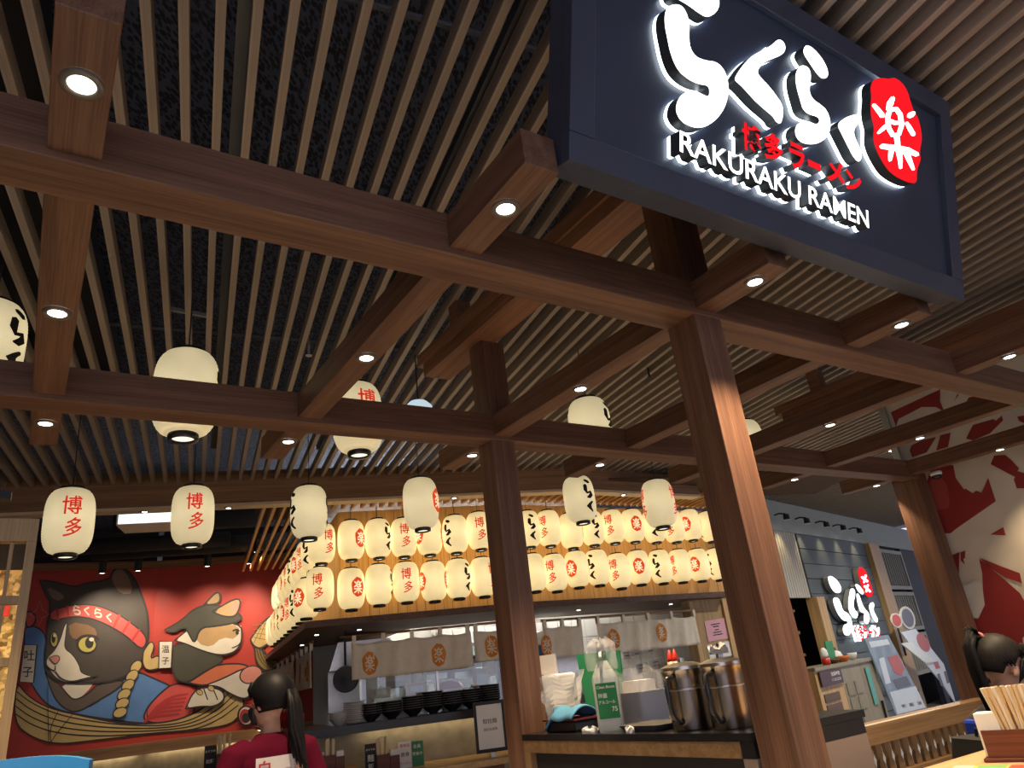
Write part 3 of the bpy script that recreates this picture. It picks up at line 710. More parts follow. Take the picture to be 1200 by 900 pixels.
NO = 0.30
def onL(x, y, out=NO): return atplane(x, y, PL - dD * out, dD)
def onR(x, y, out=NO): return atplane(x, y, KC - dB * out, dB)
def onS(x, y, out=NO): return atplane(x, y, PL - dT * out, dT)
r0 = onL(398, 744); r1 = onL(596, 731); r1[2] = r0[2] = (r0[2] + r1[2]) / 2
rod(r0, r1, 'dark curtain rod over the kitchen opening left of the slim post')
NL = (r1 - r0) @ dC
z0 = r0[2] - 0.012
def nl(x): q = onL(x, 738); q[2] = z0; return q
noren(nl(411), nl(551), 0.40, 5, [(0.18, 0.26), (0.88, 0.25)], 'cream noren curtain with two orange emblems, left of the slim post', 0.3)
noren(nl(554), nl(596), 0.36, 2, [(0.19, 0.22)], 'cream noren curtain with one orange emblem, touching the slim post', 1.3)
r2 = onR(634, 728); r3 = onR(822, 714); r2[2] = r3[2] = (r2[2] + r3[2]) / 2
rod(r2, r3, 'dark curtain rod over the kitchen opening right of the slim post'); z0r = r2[2] - 0.012
def nr(x): q = onR(x, 722); q[2] = z0r; return q
noren(nr(634), nr(680), 0.38, 3, [(0.02, 0.25)], 'cream noren curtain with half emblem, right of the slim post', 2.1)
noren(nr(697), nr(815), 0.40, 5, [(0.22, 0.24), (0.98, 0.22)], 'cream noren curtain with two orange emblems above the spray bottle', 3.4)
r4 = seg_point('S', -0.05, NO, r0[2]); r5 = seg_point('S', 4.2, NO, r0[2]); rod(r4, r5, 'dark curtain rod along the left side of the kitchen')
def ns(s): return seg_point('S', s, NO, z0)
noren(ns(0.05), ns(1.3), 0.42, 4, [(0.3, 0.25), (0.9, 0.25)], 'cream noren curtain on the kitchen left side, nearest the corner', 0.9)
noren(ns(1.7), ns(3.6), 0.42, 4, [(0.4, 0.25), (1.4, 0.25)], 'cream noren curtain on the kitchen left side, farthest back', 2.9)

# ---- counter shelf with bowls, stone front, bar
sh = onL(402, 851, 0.55); SHZ = sh[2]
BLK_SHELF = plain('black_shelf', (0.02, 0.02, 0.022), 0.35)
STONE = plain('stone_panel', (0.34, 0.30, 0.22), 0.8, noise=0.35, nscale=9, bump=0.3)
def isect2(p, d, q, e):
    A = np.array([[d[0], -e[0]], [d[1], -e[1]]]); tt = np.linalg.solve(A, (q - p)[:2]); return p + d * tt[0]
def front_poly(o_out, o_in):
    P = [isect2(seg_point('S', 0, o_out), dS, seg_point('L', 0, o_out), dC), isect2(seg_point('L', 0, o_out), dC, seg_point('R', 0, o_out), dA), seg_point('R', LR, o_out),
         seg_point('R', LR, o_in), isect2(seg_point('L', 0, o_in), dC, seg_point('R', 0, o_in), dA), isect2(seg_point('S', 0, o_in), dS, seg_point('L', 0, o_in), dC)]
    return P
def slab(name, pts, z0, z1, mat):
    c = sum(pts) / len(pts); c[2] = 0
    return MB().prism([(p[0] - c[0], p[1] - c[1]) for p in pts], Z0, np.array([1., 0, 0]), np.array([0, 1., 0]), ZV, z0, z1).build(name, mat, loc=c)
tag(slab('bowl_shelf', front_poly(0.55, 0.12), SHZ - 0.04, SHZ, BLK_SHELF), 'long black shelf carrying the bowl stacks along the kitchen opening', 'shelf')
side_sh = [seg_point('S', 0.0, 0.55), seg_point('S', 4.3, 0.55), seg_point('S', 4.3, 0.12), seg_point('S', 0.0, 0.12)]
side_sh[0] = isect2(seg_point('S', 0, 0.55), dS, seg_point('L', 0, 0.55), dC) + dS * 0.01; side_sh[3] = isect2(seg_point('S', 0, 0.12), dS, seg_point('L', 0, 0.12), dC) + dS * 0.03
tag(slab('shelf_lip', front_poly(0.56, 0.535), SHZ - 0.075, SHZ - 0.001, BLK_SHELF), 'thin black front lip along the bowl shelf', 'shelf edge')
tag(slab('side_shelf', side_sh, SHZ - 0.04, SHZ, W_DARK), 'dark wooden shelf along the left side of the kitchen with red bowls', 'shelf')
o_st = struct(slab('wall_bar_front', front_poly(0.42, 0.30), 0, SHZ - 0.04, STONE))
side_w = [seg_point('S', 0.02, 0.42), seg_point('S', 4.3, 0.42), seg_point('S', 4.3, 0.30), seg_point('S', 0.02, 0.30)]
RIBS = plain('ribbed_panel', (0.42, 0.38, 0.30), 0.7, noise=0.1)
mbs = MB()
nrib = 34
for i in range(nrib): mbs.box(i * 4.2 / nrib, (i + 0.7) * 4.2 / nrib, 0, 0.04, 0, SHZ - 0.04)
mbs.box(0, 4.2, -0.06, 0, 0, SHZ - 0.04)
struct(mbs.build('wall_bar_side', RIBS, loc=seg_point('S', 0.1, 0.38), rotz=YS + math.pi / 2))
# warm light strip under the shelf
STRIP = glow('warm_led_strip', (1.0, 0.78, 0.45), 9.0)
for sname, s0, s1, lab in (('L', 0.15, LL - 0.1, 'warm light strip under the front bowl shelf'), ('S', 0.1, 4.2, 'warm light strip under the side bowl shelf')):
    st = MB().bar(seg_point(sname, s0, 0.505, SHZ - 0.048), seg_point(sname, s1, 0.505, SHZ - 0.048), 0.02, 0.012).build('light_strip', STRIP)
    tag(st, lab, 'light strip', 'shelf light strips')
barp = onL(520, 893, 0.75); BARZ = barp[2]
bp = [seg_point('L', -0.1, 1.15), isect2(seg_point('L', 0, 1.15), dC, seg_point('R', 0, 1.15), dA) - dC * 0.3, isect2(seg_point('L', 0, 0.43), dC, seg_point('R', 0, 0.43), dA) - dC * 0.3, seg_point('L', -0.1, 0.43)]
bar = thing('bar_counter', 'wooden bar counter with light wood edge in front of the stone wall', 'counter', (0, 0, 0))
slab('counter_top', bp, BARZ - 0.05, BARZ, W_OAKX).parent = bar
bp2 = [seg_point('L', 0.0, 1.0), seg_point('L', LL - 0.5, 1.0), seg_point('L', LL - 0.5, 0.5), seg_point('L', 0.0, 0.5)]
slab('counter_base', bp2, 0, BARZ - 0.05, W_DARK).parent = bar
# ---- kitchen inside: back wall, ceiling, equipment
TILE = plain('kitchen_tile', (0.70, 0.72, 0.72), 0.25, noise=0.04)
KB = 2.4                                         # depth of the kitchen behind the lantern wall
struct(MB().box(-0.26, LL + 0.7, 0, 0.1, 0, 3.3).build('wall_kitchen_back', plain('kitchen_back_paint', (0.45, 0.45, 0.42), 0.5), loc=PL + dD * KB, rotz=YC))
# tiled stretch behind the right opening: single tiles with recessed joints
twall = struct(MB().box(0, LR + 3.0, 0.02, 0.12, 0, 3.5).build('wall_tiled', plain('tile_grout', (0.30, 0.30, 0.29), 0.8), loc=KC + dB * 1.9 , rotz=YA))
tile_me = MB().box(0.004, 0.246, 0, 0.018, 0.004, 0.246).mesh('tile', TILE)
for i in range(int((LR + 1.6) / 0.25)):
    for j in range(4, 9): inst('tile', tile_me, twall, (i * 0.25, 0, j * 0.25 - 0.1))
kl = thing('kitchen_ceiling_lamp', 'bright white fluorescent panel over the kitchen behind the curtains', 'lamp', seg_point('L', 1.2, -1.2, 2.95))
for k, (sname, s) in enumerate((('L', 0.3), ('L', 1.5), ('R', 0.8), ('R', 2.2))):
    MB().box(-0.45, 0.45, -0.12, 0.12, -0.03, 0).build('lamp_panel', glow('kitchen_panel', (1.0, 0.95, 0.86), 70.0), kl, loc=seg_point(sname, s, -1.75, 2.95) - np.array(kl.location), rotz=YAW[sname])
# kitchen side (right end) wooden wall with notices
W_ENDW = wood('oak_end_wall', (0.30, 0.19, 0.08), (0.48, 0.32, 0.15), 'Z', fine=40)
e0 = onR(816, 760, 0.2) @ dA
ew = struct(MB().box(0, 1.6, 0, 0.12, 0, LEDZ1 + 0.02).build('wall_kitchen_end', W_ENDW, loc=AB(e0, bR - 0.2), rotz=YA))
for u in (0, 0.62):
    MB().box(u, u + 0.07, -0.03, -0.001, 0, LEDZ0 - 0.02).build('wood_mullion', W_OAK, ew)
def flat_on(name, label, cat, px, p0, n, mat, th=0.004, group=None, parent=None):
    """thin rigid sheet whose corners are photo pixels on the plane (p0, n)"""
    P = [atplane(x, y, p0, n) for x, y in px]; c = sum(P) / len(P)
    ux = P[1] - P[0]; ux = ux - n * (ux @ n); ux /= np.linalg.norm(ux); uy = np.cross(n, ux)
    if n @ (CAM - c) < 0: n = -n
    if uy[2] < 0: uy = -uy
    poly = [((p - c) @ ux, (p - c) @ uy) for p in P]
    o = MB().prism(poly, Z0, ux, uy, n, 0, th).build(name, mat, parent, loc=c)
    if label: tag(o, label, cat, group)
    return o, c, ux, uy, n
def print_lines(o, c, ux, uy, n, lines, mat, lift=0.006):
    """printed text lines: (string, du, dv, width, height)"""
    for s, du, dv, w, h in lines:
        text_flat(MB(), s, ux * du + uy * dv, ux, uy, n, w=w, h=h, lift=lift).build('printed_text', mat, o)
PINK = plain('pink_paper', (0.72, 0.38, 0.45), 0.7); INKD = plain('dark_ink', (0.05, 0.045, 0.05), 0.7)
ewp = AB(e0, bR - 0.2 - 0.004)
n_ = flat_on('pink_notice', 'pink paper notice on the wooden wall left of the thick post', 'notice', [(825, 728), (850, 724), (853, 748), (830, 752)], ewp, -dB, PINK)
def rule_lines(n_, rows, mat, w):
    o, c, ux, uy, n = n_
    mb = MB()
    for r, (dv, frac) in enumerate(rows): mb.obox(ux * 0 + uy * dv + n * 0.006, ux * w * frac / 2, uy * 0.006, n * 0.001)
    mb.build('printed_text', mat, o)
rule_lines(n_, [(0.07, 0.8), (0.04, 0.5), (0.0, 0.35), (-0.03, 0.7), (-0.06, 0.8)], INKD, 0.22)
n_ = flat_on('white_notice', 'white paper notice below the pink one on the wooden wall', 'notice', [(828, 756), (855, 751), (858, 768), (832, 773)], ewp, -dB, PAPER)
rule_lines(n_, [(0.03, 0.6), (0.0, 0.75), (-0.03, 0.7)], INKD, 0.24)
flat_on('small_notice', 'small pale blue notice low on the wooden wall', 'notice', [(835, 777), (845, 775), (846, 784), (836, 786)], ewp, -dB, plain('pale_blue_paper', (0.55, 0.60, 0.70), 0.7))
# ---------------------------------------------------------------- cat mural, two red walls on the left
MUR_D = 12.35
mcor = atplane(178, 760, dD * MUR_D, dD); mcor[2] = 0
MTOP = atplane(240, 662, dD * MUR_D, dD)[2]; MBOT = atplane(240, 861, dD * MUR_D, dD)[2]
MRED = plain('mural_red', (0.40, 0.035, 0.022), 0.6, noise=0.12, nscale=2.5)
WR_X = 3.2
YL = YA - 0.05
dL = np.array([math.cos(YL), math.sin(YL), 0]); nL = np.array([math.sin(YL), -math.cos(YL), 0]); nR = -dD
mwR = struct(MB().box(0, WR_X, 0, 0.1, MBOT, MTOP).build('wall_mural_right', MRED, loc=mcor, rotz=YC))
mwL = struct(MB().box(-6.5, 0, 0, 0.1, MBOT, MTOP).build('wall_mural_left', MRED, loc=mcor, rotz=YL))
for k, (w, yaw, x0, x1) in enumerate(((mwR, YC, 0, WR_X), (mwL, YL, -6.5, 0))):
    struct(MB().box(x0, x1, -0.05, 0.02, MTOP, MTOP + 0.10).build('trim_%d' % (6 + k), W_HEAD, loc=mcor, rotz=yaw))
    struct(MB().box(x0, x1, -0.12, 0.02, MBOT - 0.11, MBOT).build('trim_%d' % (8 + k), W_HEAD, loc=mcor, rotz=yaw))
    struct(MB().box(x0, x1, -0.125, -0.11, MBOT - 0.15, MBOT - 0.005).build('trim_%d' % (11 + k), W_HEAD, loc=mcor, rotz=yaw))
    struct(MB().box(x0, x1, -0.02, 0.05, 0, MBOT - 0.11).build('wall_wainscot_%s' % ('right' if k == 0 else 'left'), STONE, loc=mcor, rotz=yaw))
    struct(MB().box(x0, x1, 0.3, 0.4, MTOP, 4.3).build('wall_void_%s' % ('right' if k == 0 else 'left'), VOID, loc=mcor, rotz=yaw))
    st = MB().box(x0 + 0.1, x1 - 0.1, -0.09, -0.07, MBOT - 0.135, MBOT - 0.115).build('light_strip', STRIP, loc=mcor, rotz=yaw)
    tag(st, 'warm light strip under the %s mural ledge' % ('right' if k == 0 else 'left'), 'light strip', 'mural light strips')
# paint: outlines in photo pixels, laid on the two walls (clipped at the corner)
def corner_x(y): 
    return 178 - (y - 760) * 0.070
def clip(poly, keep_left):
    out = []; n = len(poly)
    def side(p): d = p[0] - corner_x(p[1]); return (-d if keep_left else d) + 0.5
    for i in range(n):
        a, b = poly[i], poly[(i + 1) % n]; sa, sb = side(a), side(b)
        if sa >= 0: out.append(a)
        if (sa >= 0) != (sb >= 0):
            k = sa / (sa - sb); out.append((a[0] + (b[0] - a[0]) * k, a[1] + (b[1] - a[1]) * k))
    return out
PAINTC = {}
def pcol(name, rgb): 
    PAINTC[name] = plain('mural_' + name, rgb, 0.6, noise=0.14, nscale=5); return PAINTC[name]
pcol('black', (0.022, 0.018, 0.018)); pcol('fur', (0.055, 0.043, 0.036)); pcol('white', (0.55, 0.50, 0.43)); pcol('blue', (0.085, 0.19, 0.42)); pcol('coral', (0.55, 0.075, 0.065))
pcol('coral_dark', (0.38, 0.03, 0.03)); pcol('gold', (0.50, 0.36, 0.14)); pcol('gold_dark', (0.20, 0.125, 0.03)); pcol('tan', (0.40, 0.25, 0.11)); pcol('olive', (0.05, 0.048, 0.032)); pcol('orange', (0.50, 0.13, 0.06))
pcol('pink', (0.55, 0.22, 0.17)); pcol('eye', (0.42, 0.36, 0.08)); pcol('ear', (0.22, 0.13, 0.10)); pcol('brown', (0.19, 0.10, 0.045)); pcol('grey', (0.10, 0.075, 0.06)); pcol('cream', (0.62, 0.56, 0.46))
layer = [0]
def paint(name, pts, col, it=1):
    """one painted area"""
    layer[0] += 1; h = 0.002 + 0.0004 * layer[0]
    poly = smooth_poly(pts, it) if it else pts
    for left, p0, dd, nn, par in ((True, mcor, dL, nL, mwL), (False, mcor, dC, nR, mwR)):
        q = clip(poly, left)
        if len(q) < 3: continue
        P = [atplane(x, y, p0 + nn * h, nn) - p0 for x, y in q]
        yaw = YL if left else YC
        loc = [((p @ dd), -h, p[2]) for p in P]
        mb = MB().add(loc, [tuple(range(len(loc)))])
        o = mb.build(name, PAINTC[col], par)
        me = o.data
        if me.polygons and me.polygons[0].normal.y > 0: me.flip_normals()
def line(name, pts, w, col='black', it=1):
    P = [np.array(p, float) for p in pts]
    if it and len(P) > 2:                       # chaikin on an open line
        for _ in range(2):
            q = [P[0]]
            for a, b in zip(P[:-1], P[1:]): q += [a * 0.75 + b * 0.25, a * 0.25 + b * 0.75]
            P = q + [P[-1]]
    n = len(P); ws = [w * (0.6 + 0.4 * math.sin(math.pi * (i + 0.5) / n)) for i in range(n)]
    paint(name, brush(P, ws), col, 0)
def c1(pts): return [(x / 3, 600 + y / 3) for x, y in pts]
def c2(pts): return [(160 + x / 3, 600 + y / 3) for x, y in pts]
def ell(cx, cy, rx, ry, rot=0, n=18): return [(cx + rx * math.cos(t) * math.cos(rot) - ry * math.sin(t) * math.sin(rot), cy + rx * math.cos(t) * math.sin(rot) + ry * math.sin(t) * math.cos(rot)) for t in np.linspace(0, 2 * math.pi, n, endpoint=False)]
def shape(name, pts, col, conv, lw=2.2, it=1):
    paint(name, conv(pts), col, it)
    if lw: line(name + '_outline', conv(pts + [pts[0]]), lw, 'black', it)
# robe, noodles and fan of the first cat
shape('painted_robe', [(85,410),(120,398),(165,430),(170,560),(200,650),(300,705),(420,600),(480,558),(540,585),(600,612),(650,640),(640,720),(560,745),(480,742),(300,718),(180,690),(130,640),(90,560)], 'blue', c1)
shape('painted_sleeve', [(88,360),(105,345),(130,370),(118,400),(92,408)], 'coral', c1)
shape('painted_neck', [(205,600),(340,588),(300,640),(255,668)], 'cream', c1, 0)
shape('painted_collar', [(160,565),(205,600),(235,640),(262,664),(310,640),(345,602),(440,588),(420,620),(330,672),(270,706),(225,692),(188,650)], 'grey', c1)
shape('painted_fan', [(690,612),(610,600),(560,640),(515,690),(500,738),(600,745),(680,735)], 'coral', c1)
for k in range(6): line('painted_fan_stripe', c1([(660 - k * 6, 640 + k * 14), (600 - k * 14, 650 + k * 14), (545 - k * 8, 690 + k * 10)]), 3.4, 'coral_dark')
shape('painted_noodles', [(58,598),(100,650),(170,690),(300,720),(430,745),(560,744),(660,722),(760,660),(800,612),(840,632),(862,672),(840,722),(800,752),(660,770),(560,775),(430,792),(330,803),(200,818),(110,792),(48,740)], 'gold', c1)
for k in range(4):
    o_ = k * 17
    line('painted_noodle_line', c1([(55, 628 + o_ * 1.6), (110, 672 + o_ * 1.5), (200, 712 + o_ * 1.3), (330, 738 + o_), (480, 752 + o_ * 0.6), (600, 750 + o_ * 0.45), (690, 726 + o_ * 0.75), (770, 674 + o_ * 1.1), (812 + o_ * 0.5, 628 + o_)]), 1.7, 'black' if k % 2 == 0 else 'black')
# first cat
shape('painted_cat_head', [(140,240),(180,243),(265,265),(300,250),(388,238),(400,196),(442,198),(475,235),(502,300),(520,360),(523,430),(512,500),(485,545),(440,580),(380,598),(330,600),(270,602),(210,600),(180,582),(160,560),(158,500),(165,450),(165,400),(175,350),(178,318),(158,285)], 'fur', c1, 2.6)
shape('painted_ear', [(400,202),(442,204),(472,285),(425,290),(392,245)], 'ear', c1, 0)
shape('painted_ear', [(157,256),(238,297),(192,318)], 'ear', c1, 0)
shape('painted_brow', [(242,385),(330,400),(345,440),(285,452),(245,440)], 'brown', c1, 0)
shape('painted_muzzle', [(236,388),(230,440),(225,480),(255,500),(280,540),(284,568),(342,582),(300,592),(240,602),(205,592),(180,565),(160,535),(166,510),(190,490),(212,450),(226,400)], 'cream', c1, 1.2)
shape('painted_headband', [(178,348),(250,326),(330,325),(400,350),(460,388),(521,440),(502,490),(450,440),(390,402),(320,372),(250,366),(175,386)], 'coral', c1, 1.8)
for k, (a, b) in enumerate([((200,342),(205,378)), ((235,332),(240,368)), ((420,362),(400,404)), ((455,386),(432,424)), ((490,414),(465,452))]): line('painted_band_stripe', c1([a, b]), 3.2, 'coral_dark', 0)
for ch, x, y, w in (('ら', 270, 345, 38), ('く', 305, 347, 34), ('ら', 345, 355, 38), ('く', 383, 370, 34)):
    v, f, sz = text_tris(ch, 0.03); h = 0.002 + 0.0004 * (layer[0] + 3); mb = MB()
    P = [atplane((x + p[0] * w) / 3, 600 + (y - p[1] * w + p[0] * w * 0.25) / 3, mcor + nL * h, nL) - mcor for p in v]
    mb.add([(p @ dL, -h, p[2]) for p in P], f).build('painted_lettering', PAINTC['cream'], mwL)
shape('painted_eye', ell(306, 466, 33, 29), 'eye', c1, 2.0); shape('painted_pupil', ell(314, 460, 15, 20), 'black', c1, 0); shape('painted_glint', ell(322, 448, 9, 7), 'cream', c1, 0)
shape('painted_eye', ell(190, 448, 14, 27), 'eye', c1, 1.6); shape('painted_pupil', ell(188, 444, 7, 17), 'black', c1, 0); shape('painted_glint', ell(192, 434, 5, 6), 'cream', c1, 0)
line('painted_eyelid', c1([(268, 452), (290, 434), (330, 434), (348, 448)]), 2.6)
shape('painted_nose', [(172,512),(200,502),(214,514),(194,540)], 'pink', c1, 1.0)
line('painted_mouth', c1([(195,540),(194,560),(175,552),(165,540)]), 1.5); line('painted_mouth', c1([(194,560),(215,588),(255,598),(300,585),(345,575)]), 1.7)
for k in range(6):
    x = 478 - k * 14 if k < 4 else 430 - (k - 4) * 8; y = 545 + k * 32
    shape('painted_rope', ell(x, y, 26, 17, -0.9 + 0.1 * k), 'gold', c1, 1.5)
shape('painted_bow', [(505,490),(530,452),(545,470),(525,520),(560,500),(575,545),(520,560),(500,535)], 'gold', c1, 1.5)
line('painted_whisker', c1([(168,600),(168,700),(172,820)]), 1.0); line('painted_whisker', c1([(205,700),(175,760),(180,815)]), 1.0); line('painted_whisker', c1([(255,712),(205,770),(175,815)]), 1.0)
line('painted_sparkle', c1([(105,360),(128,345),(140,310),(150,345),(172,360),(148,372),(138,400),(128,370),(105,360)]), 0.7, 'pink', 0)
# second cat
shape('painted_basket', [(400,448),(440,390),(482,358),(487,440),(440,482),(412,472)], 'gold', c2)
for k in range(4): line('painted_basket_line', c2([(412 + k * 20, 462 - k * 14), (440 + k * 12, 400 - k * 10)]), 0.9, 'gold_dark', 0); line('painted_basket_line', c2([(410, 440 - k * 14), (485, 455 - k * 22)]), 0.9, 'gold_dark', 0)
shape('painted_noodle_drop', [(415,476),(440,482),(468,520),(502,520),(500,550),(452,562),(420,530)], 'gold_dark', c2)
for k in range(4): line('painted_noodle_line', c2([(422 + k * 9, 480), (432 + k * 10, 520), (460 + k * 10, 548)]), 1.0)
shape('painted_paw', [(446,575),(498,540),(545,520),(554,545),(530,572),(470,602)], 'tan', c2)
shape('painted_tunic', [(145,592),(220,552),(330,530),(402,540),(385,575),(300,592),(240,612),(190,602)], 'orange', c2)
shape('painted_arm', [(240,610),(300,588),(390,542),(452,560),(446,592),(405,640),(380,660),(330,640),(290,612)], 'white', c2)
shape('painted_elbow', ell(402, 572, 40, 30, -0.35), 'pink', c2, 1.6)
shape('painted_scarf', [(128,472),(180,458),(240,488),(322,518),(240,560),(180,602),(140,590),(122,545),(118,500)], 'olive', c2)
shape('painted_cat_face', [(133,452),(200,398),(366,384),(373,450),(352,490),(302,506),(240,492),(170,462)], 'cream', c2)
shape('painted_fur_patch', [(198,404),(280,398),(364,396),(352,448),(300,440),(262,476),(214,462)], 'tan', c2, 0)
shape('painted_bandana', [(98,415),(160,380),(200,340),(270,320),(370,358),(366,386),(280,402),(222,406),(205,466),(186,432),(170,402),(130,426)], 'olive', c2)
shape('painted_ear', [(235,328),(290,270),(298,322)], 'tan', c2); shape('painted_ear', [(265,350),(371,290),(356,366),(312,370)], 'tan', c2); shape('painted_ear_inner', [(318,345),(362,304),(350,360)], 'pink', c2, 0)
line('painted_eye', c2([(338,418),(352,412),(362,418)]), 2.0); shape('painted_eye', ell(354, 424, 6, 8), 'black', c2, 0); line('painted_mouth', c2([(370,452),(358,470),(335,478)]), 1.4)
shape('painted_hand', [(172,692),(200,630),(240,614),(302,624),(312,660),(272,686),(230,682)], 'cream', c2); line('painted_finger', c2([(235,618),(250,660)]), 1.6); line('painted_finger', c2([(268,618),(285,660)]), 1.6)
for x, y in ((222, 634), (262, 620)): shape('painted_claw', ell(x, y, 12, 9, 0.5), 'gold', c2, 1.0)
for cx, cy, rx, ry in ((548, 682, 34, 42), (385, 716, 28, 34)):
    shape('painted_bowl', ell(cx, cy, rx, ry), 'cream', c2); shape('painted_bowl_inside', ell(cx - 3, cy + 2, rx * 0.72, ry * 0.75), 'coral_dark', c2, 0); shape('painted_soup', ell(cx, cy + 8, rx * 0.5, ry * 0.5), 'black', c2, 0)
# name boards painted beside the cats
for pts, t1, t2, cv, left in (([(85,466),(130,468),(118,600),(68,597)], '吐', '子', c1, True), ([(80,455),(127,455),(122,548),(78,550)], '温', '子', c2, False)):
    shape('painted_name_board', pts, 'cream', cv, 1.6, 0)
    cx = sum(p[0] for p in pts) / 4; y0 = min(p[1] for p in pts); y1 = max(p[1] for p in pts); w = (y1 - y0) * 0.30
    for ch, fy in ((t1, 0.28), (t2, 0.72)):
        v, f, sz = text_tris(ch, 0.01); h = 0.002 + 0.0004 * (layer[0] + 3); nn, dd, par = (nL, dL, mwL) if left else (nR, dC, mwR)
        q = cv([(cx + p[0] * w + (5 if left else 0) * (0.5 - fy) * 3, y0 + (y1 - y0) * fy - p[1] * w) for p in v])
        P = [atplane(x, y, mcor + nn * h, nn) - mcor for x, y in q]
        MB().add([(p @ dd, -h, p[2]) for p in P], f).build('painted_lettering', PAINTC['black'], par)
# track spotlights above the mural
TRK = plain('track_black', (0.015, 0.015, 0.016), 0.5)
TRKZ = atplane(162, 662, mcor + nR * 0.9, nR)[2]
tp0 = atplane(60, 655, mcor + nR * 0.9, nR); tp0[2] = TRKZ + 0.215
trk = tag(MB().bar(np.array([0, 0, 0.]), CD(5.2, 0), 0.03, 0.03).build('lighting_track', TRK, loc=tp0), 'thin black lighting track over the cat mural', 'track')
for k, (x, y, out, lab) in enumerate([(121, 659, 0.9, 'leftmost'), (162, 664, 0.9, 'second'), (243, 661, 0.9, 'third'), (291, 659, 0.9, 'fourth'), (301, 640, 1.5, 'rightmost')]):
    p = atplane(x, y, mcor + nR * out, nR)
    if k < 4: p[2] = TRKZ
    t = thing('track_spotlight', '%s black cylinder spotlight above the cat mural' % lab, 'spotlight', p, 0, 'track spotlights')
    MB().lathe([(0.045, -0.09), (0.05, -0.085), (0.05, 0.09), (0.0, 0.09)], 16, cap=False).lathe([(0, -0.08), (0.044, -0.08)], 16, mi=1, cap=False).build('spot_body', [TRK, LENS_W], t, smooth=False)
    MB().box(-0.02, 0.02, -0.015, 0.015, 0.09, 0.20).build('spot_arm', TRK, t)
    s = spot('bulb', (0, 0, -0.1), 72, 92, 0.9, col=(1, 0.82, 0.6), parent=t)
    dv = Vector((dD[0] * 0.85, dD[1] * 0.85, -1.0)); s.rotation_euler = dv.to_track_quat('-Z', 'Y').to_euler()
# ceiling air unit with a white lit face, and black ducts in the open ceiling
acp = atplane(185, 606, mcor + nR * 3.0, nR)
ac = thing('ceiling_unit', 'white lit ceiling panel behind the second red lantern from left', 'ceiling light', acp, YC)
MB().box(-0.42, 0.42, -0.12, 0.35, -0.10, 0.14).build('unit_body', WHITE, ac); MB().box(-0.40, 0.40, -0.125, -0.119, -0.09, 0.13).build('lit_panel', glow('cool_panel', (0.9, 0.96, 1.0), 1.6), ac)
for k, (x, y, r_, out) in enumerate([(265, 605, 0.16, 2.4), (120, 640, 0.10, 1.6), (230, 640, 0.12, 1.4)]):
    p = atplane(x, y, mcor + nR * out, nR)
    o = MB().tube([-dC * 1.3, dC * 1.6], r_, 14).build('air_duct', VOID, loc=p, smooth=True); tag(o, ['wide round black duct right of the lit ceiling panel', 'black pipe over the first cat', 'black pipe over the second cat'][k], 'duct', 'ducts in the open ceiling')
# ---------------------------------------------------------------- right: red and cream mural wall, railing, the shop front behind
CREAM = plain('mural_cream', (0.58, 0.50, 0.38), 0.65, noise=0.06, nscale=2)
MAROON = plain('mural_maroon', (0.26, 0.022, 0.022), 0.6, noise=0.1, nscale=2)
mural_r = struct(MB().box(-6.0, 0, 0, 0.12, 0, SLAT_Z).build('wall_right', CREAM, loc=AB(WALL_A, WALL_B), rotz=YA + math.pi / 2))
# local frame of that wall: x along dB, y along -dA
mural_r.rotation_euler = (0, 0, YA + math.pi / 2)
lay2 = [0]
def wpaint(pts, mat, it=0, name='painted_shape'):
    lay2[0] += 1; h = 0.002 + 0.0005 * lay2[0]; q = smooth_poly(pts, it) if it else pts
    q = [(x, y) for x, y in q]
    P = [atplane(x, y, dA * (WALL_A - 0.12 - h), dA) for x, y in q]
    v = [((p @ dB) - WALL_B, 0.12 + h, p[2]) for p in P]; v = [(min(x, -0.001), y, min(z, SLAT_Z - 0.002)) for x, y, z in v]
    o = MB().add(v, [tuple(range(len(v)))]).build(name, mat, mural_r)
def m1(p): return [(1020 + x / 5, 440 + y / 5) for x, y in p]
def m2(p): return [(1060 + x / 4.7357, 600 + y / 4.7357) for x, y in p]
for p in ([(120,215),(410,80),(408,150),(435,215),(385,185),(300,185),(225,225),(165,255),(150,300)], [(490,150),(510,110),(520,112)], [(545,185),(575,130),(655,110),(665,125),(600,160)],
          [(560,370),(600,290),(720,255),(735,265),(770,235),(778,262),(730,310),(700,340),(600,380)], [(385,440),(410,350),(470,335),(455,420)], [(230,440),(240,410),(300,380),(385,360),(330,450),(245,480)],
          [(322,660),(350,560),(400,530),(485,525),(500,600),(550,670),(556,662),(600,690),(620,675),(652,687),(690,600),(735,737),(500,900),(470,925),(375,925),(330,780)],
          [(705,520),(725,470),(790,465),(830,500),(872,545),(862,560),(905,572),(1000,600),(1000,660),(858,662),(840,610),(848,595)], [(860,240),(905,235),(1000,220),(1000,330),(870,265)]):
    wpaint(m1(p), MAROON)
for p in ([(475,125),(548,83),(562,130)], [(225,255),(305,222),(302,350),(312,500),(345,583),(405,592),(437,520),(432,340),(414,262),(440,280),(560,380),(640,450),(700,560),(800,620),(800,1100),(420,1100),(335,640)],
          [(310,225),(337,213),(336,255),(326,262),(335,292),(312,270)], [(415,253),(540,303),(640,340),(652,396),(560,365),(470,305)]):
    wpaint(m2(p), MAROON)
SHEET = plain('mural_pale', (0.62, 0.60, 0.55), 0.6)
wpaint(m2([(315,415),(400,375),(430,400),(445,515),(410,590),(345,580),(318,530)]), SHEET)
for p in ([(408,738),(450,750),(445,860),(440,930),(425,900)], [(535,690),(560,715),(590,765),(622,728),(610,780),(560,790),(540,760)], [(655,700),(663,690),(663,780)]): wpaint(m2(p), SHEET)
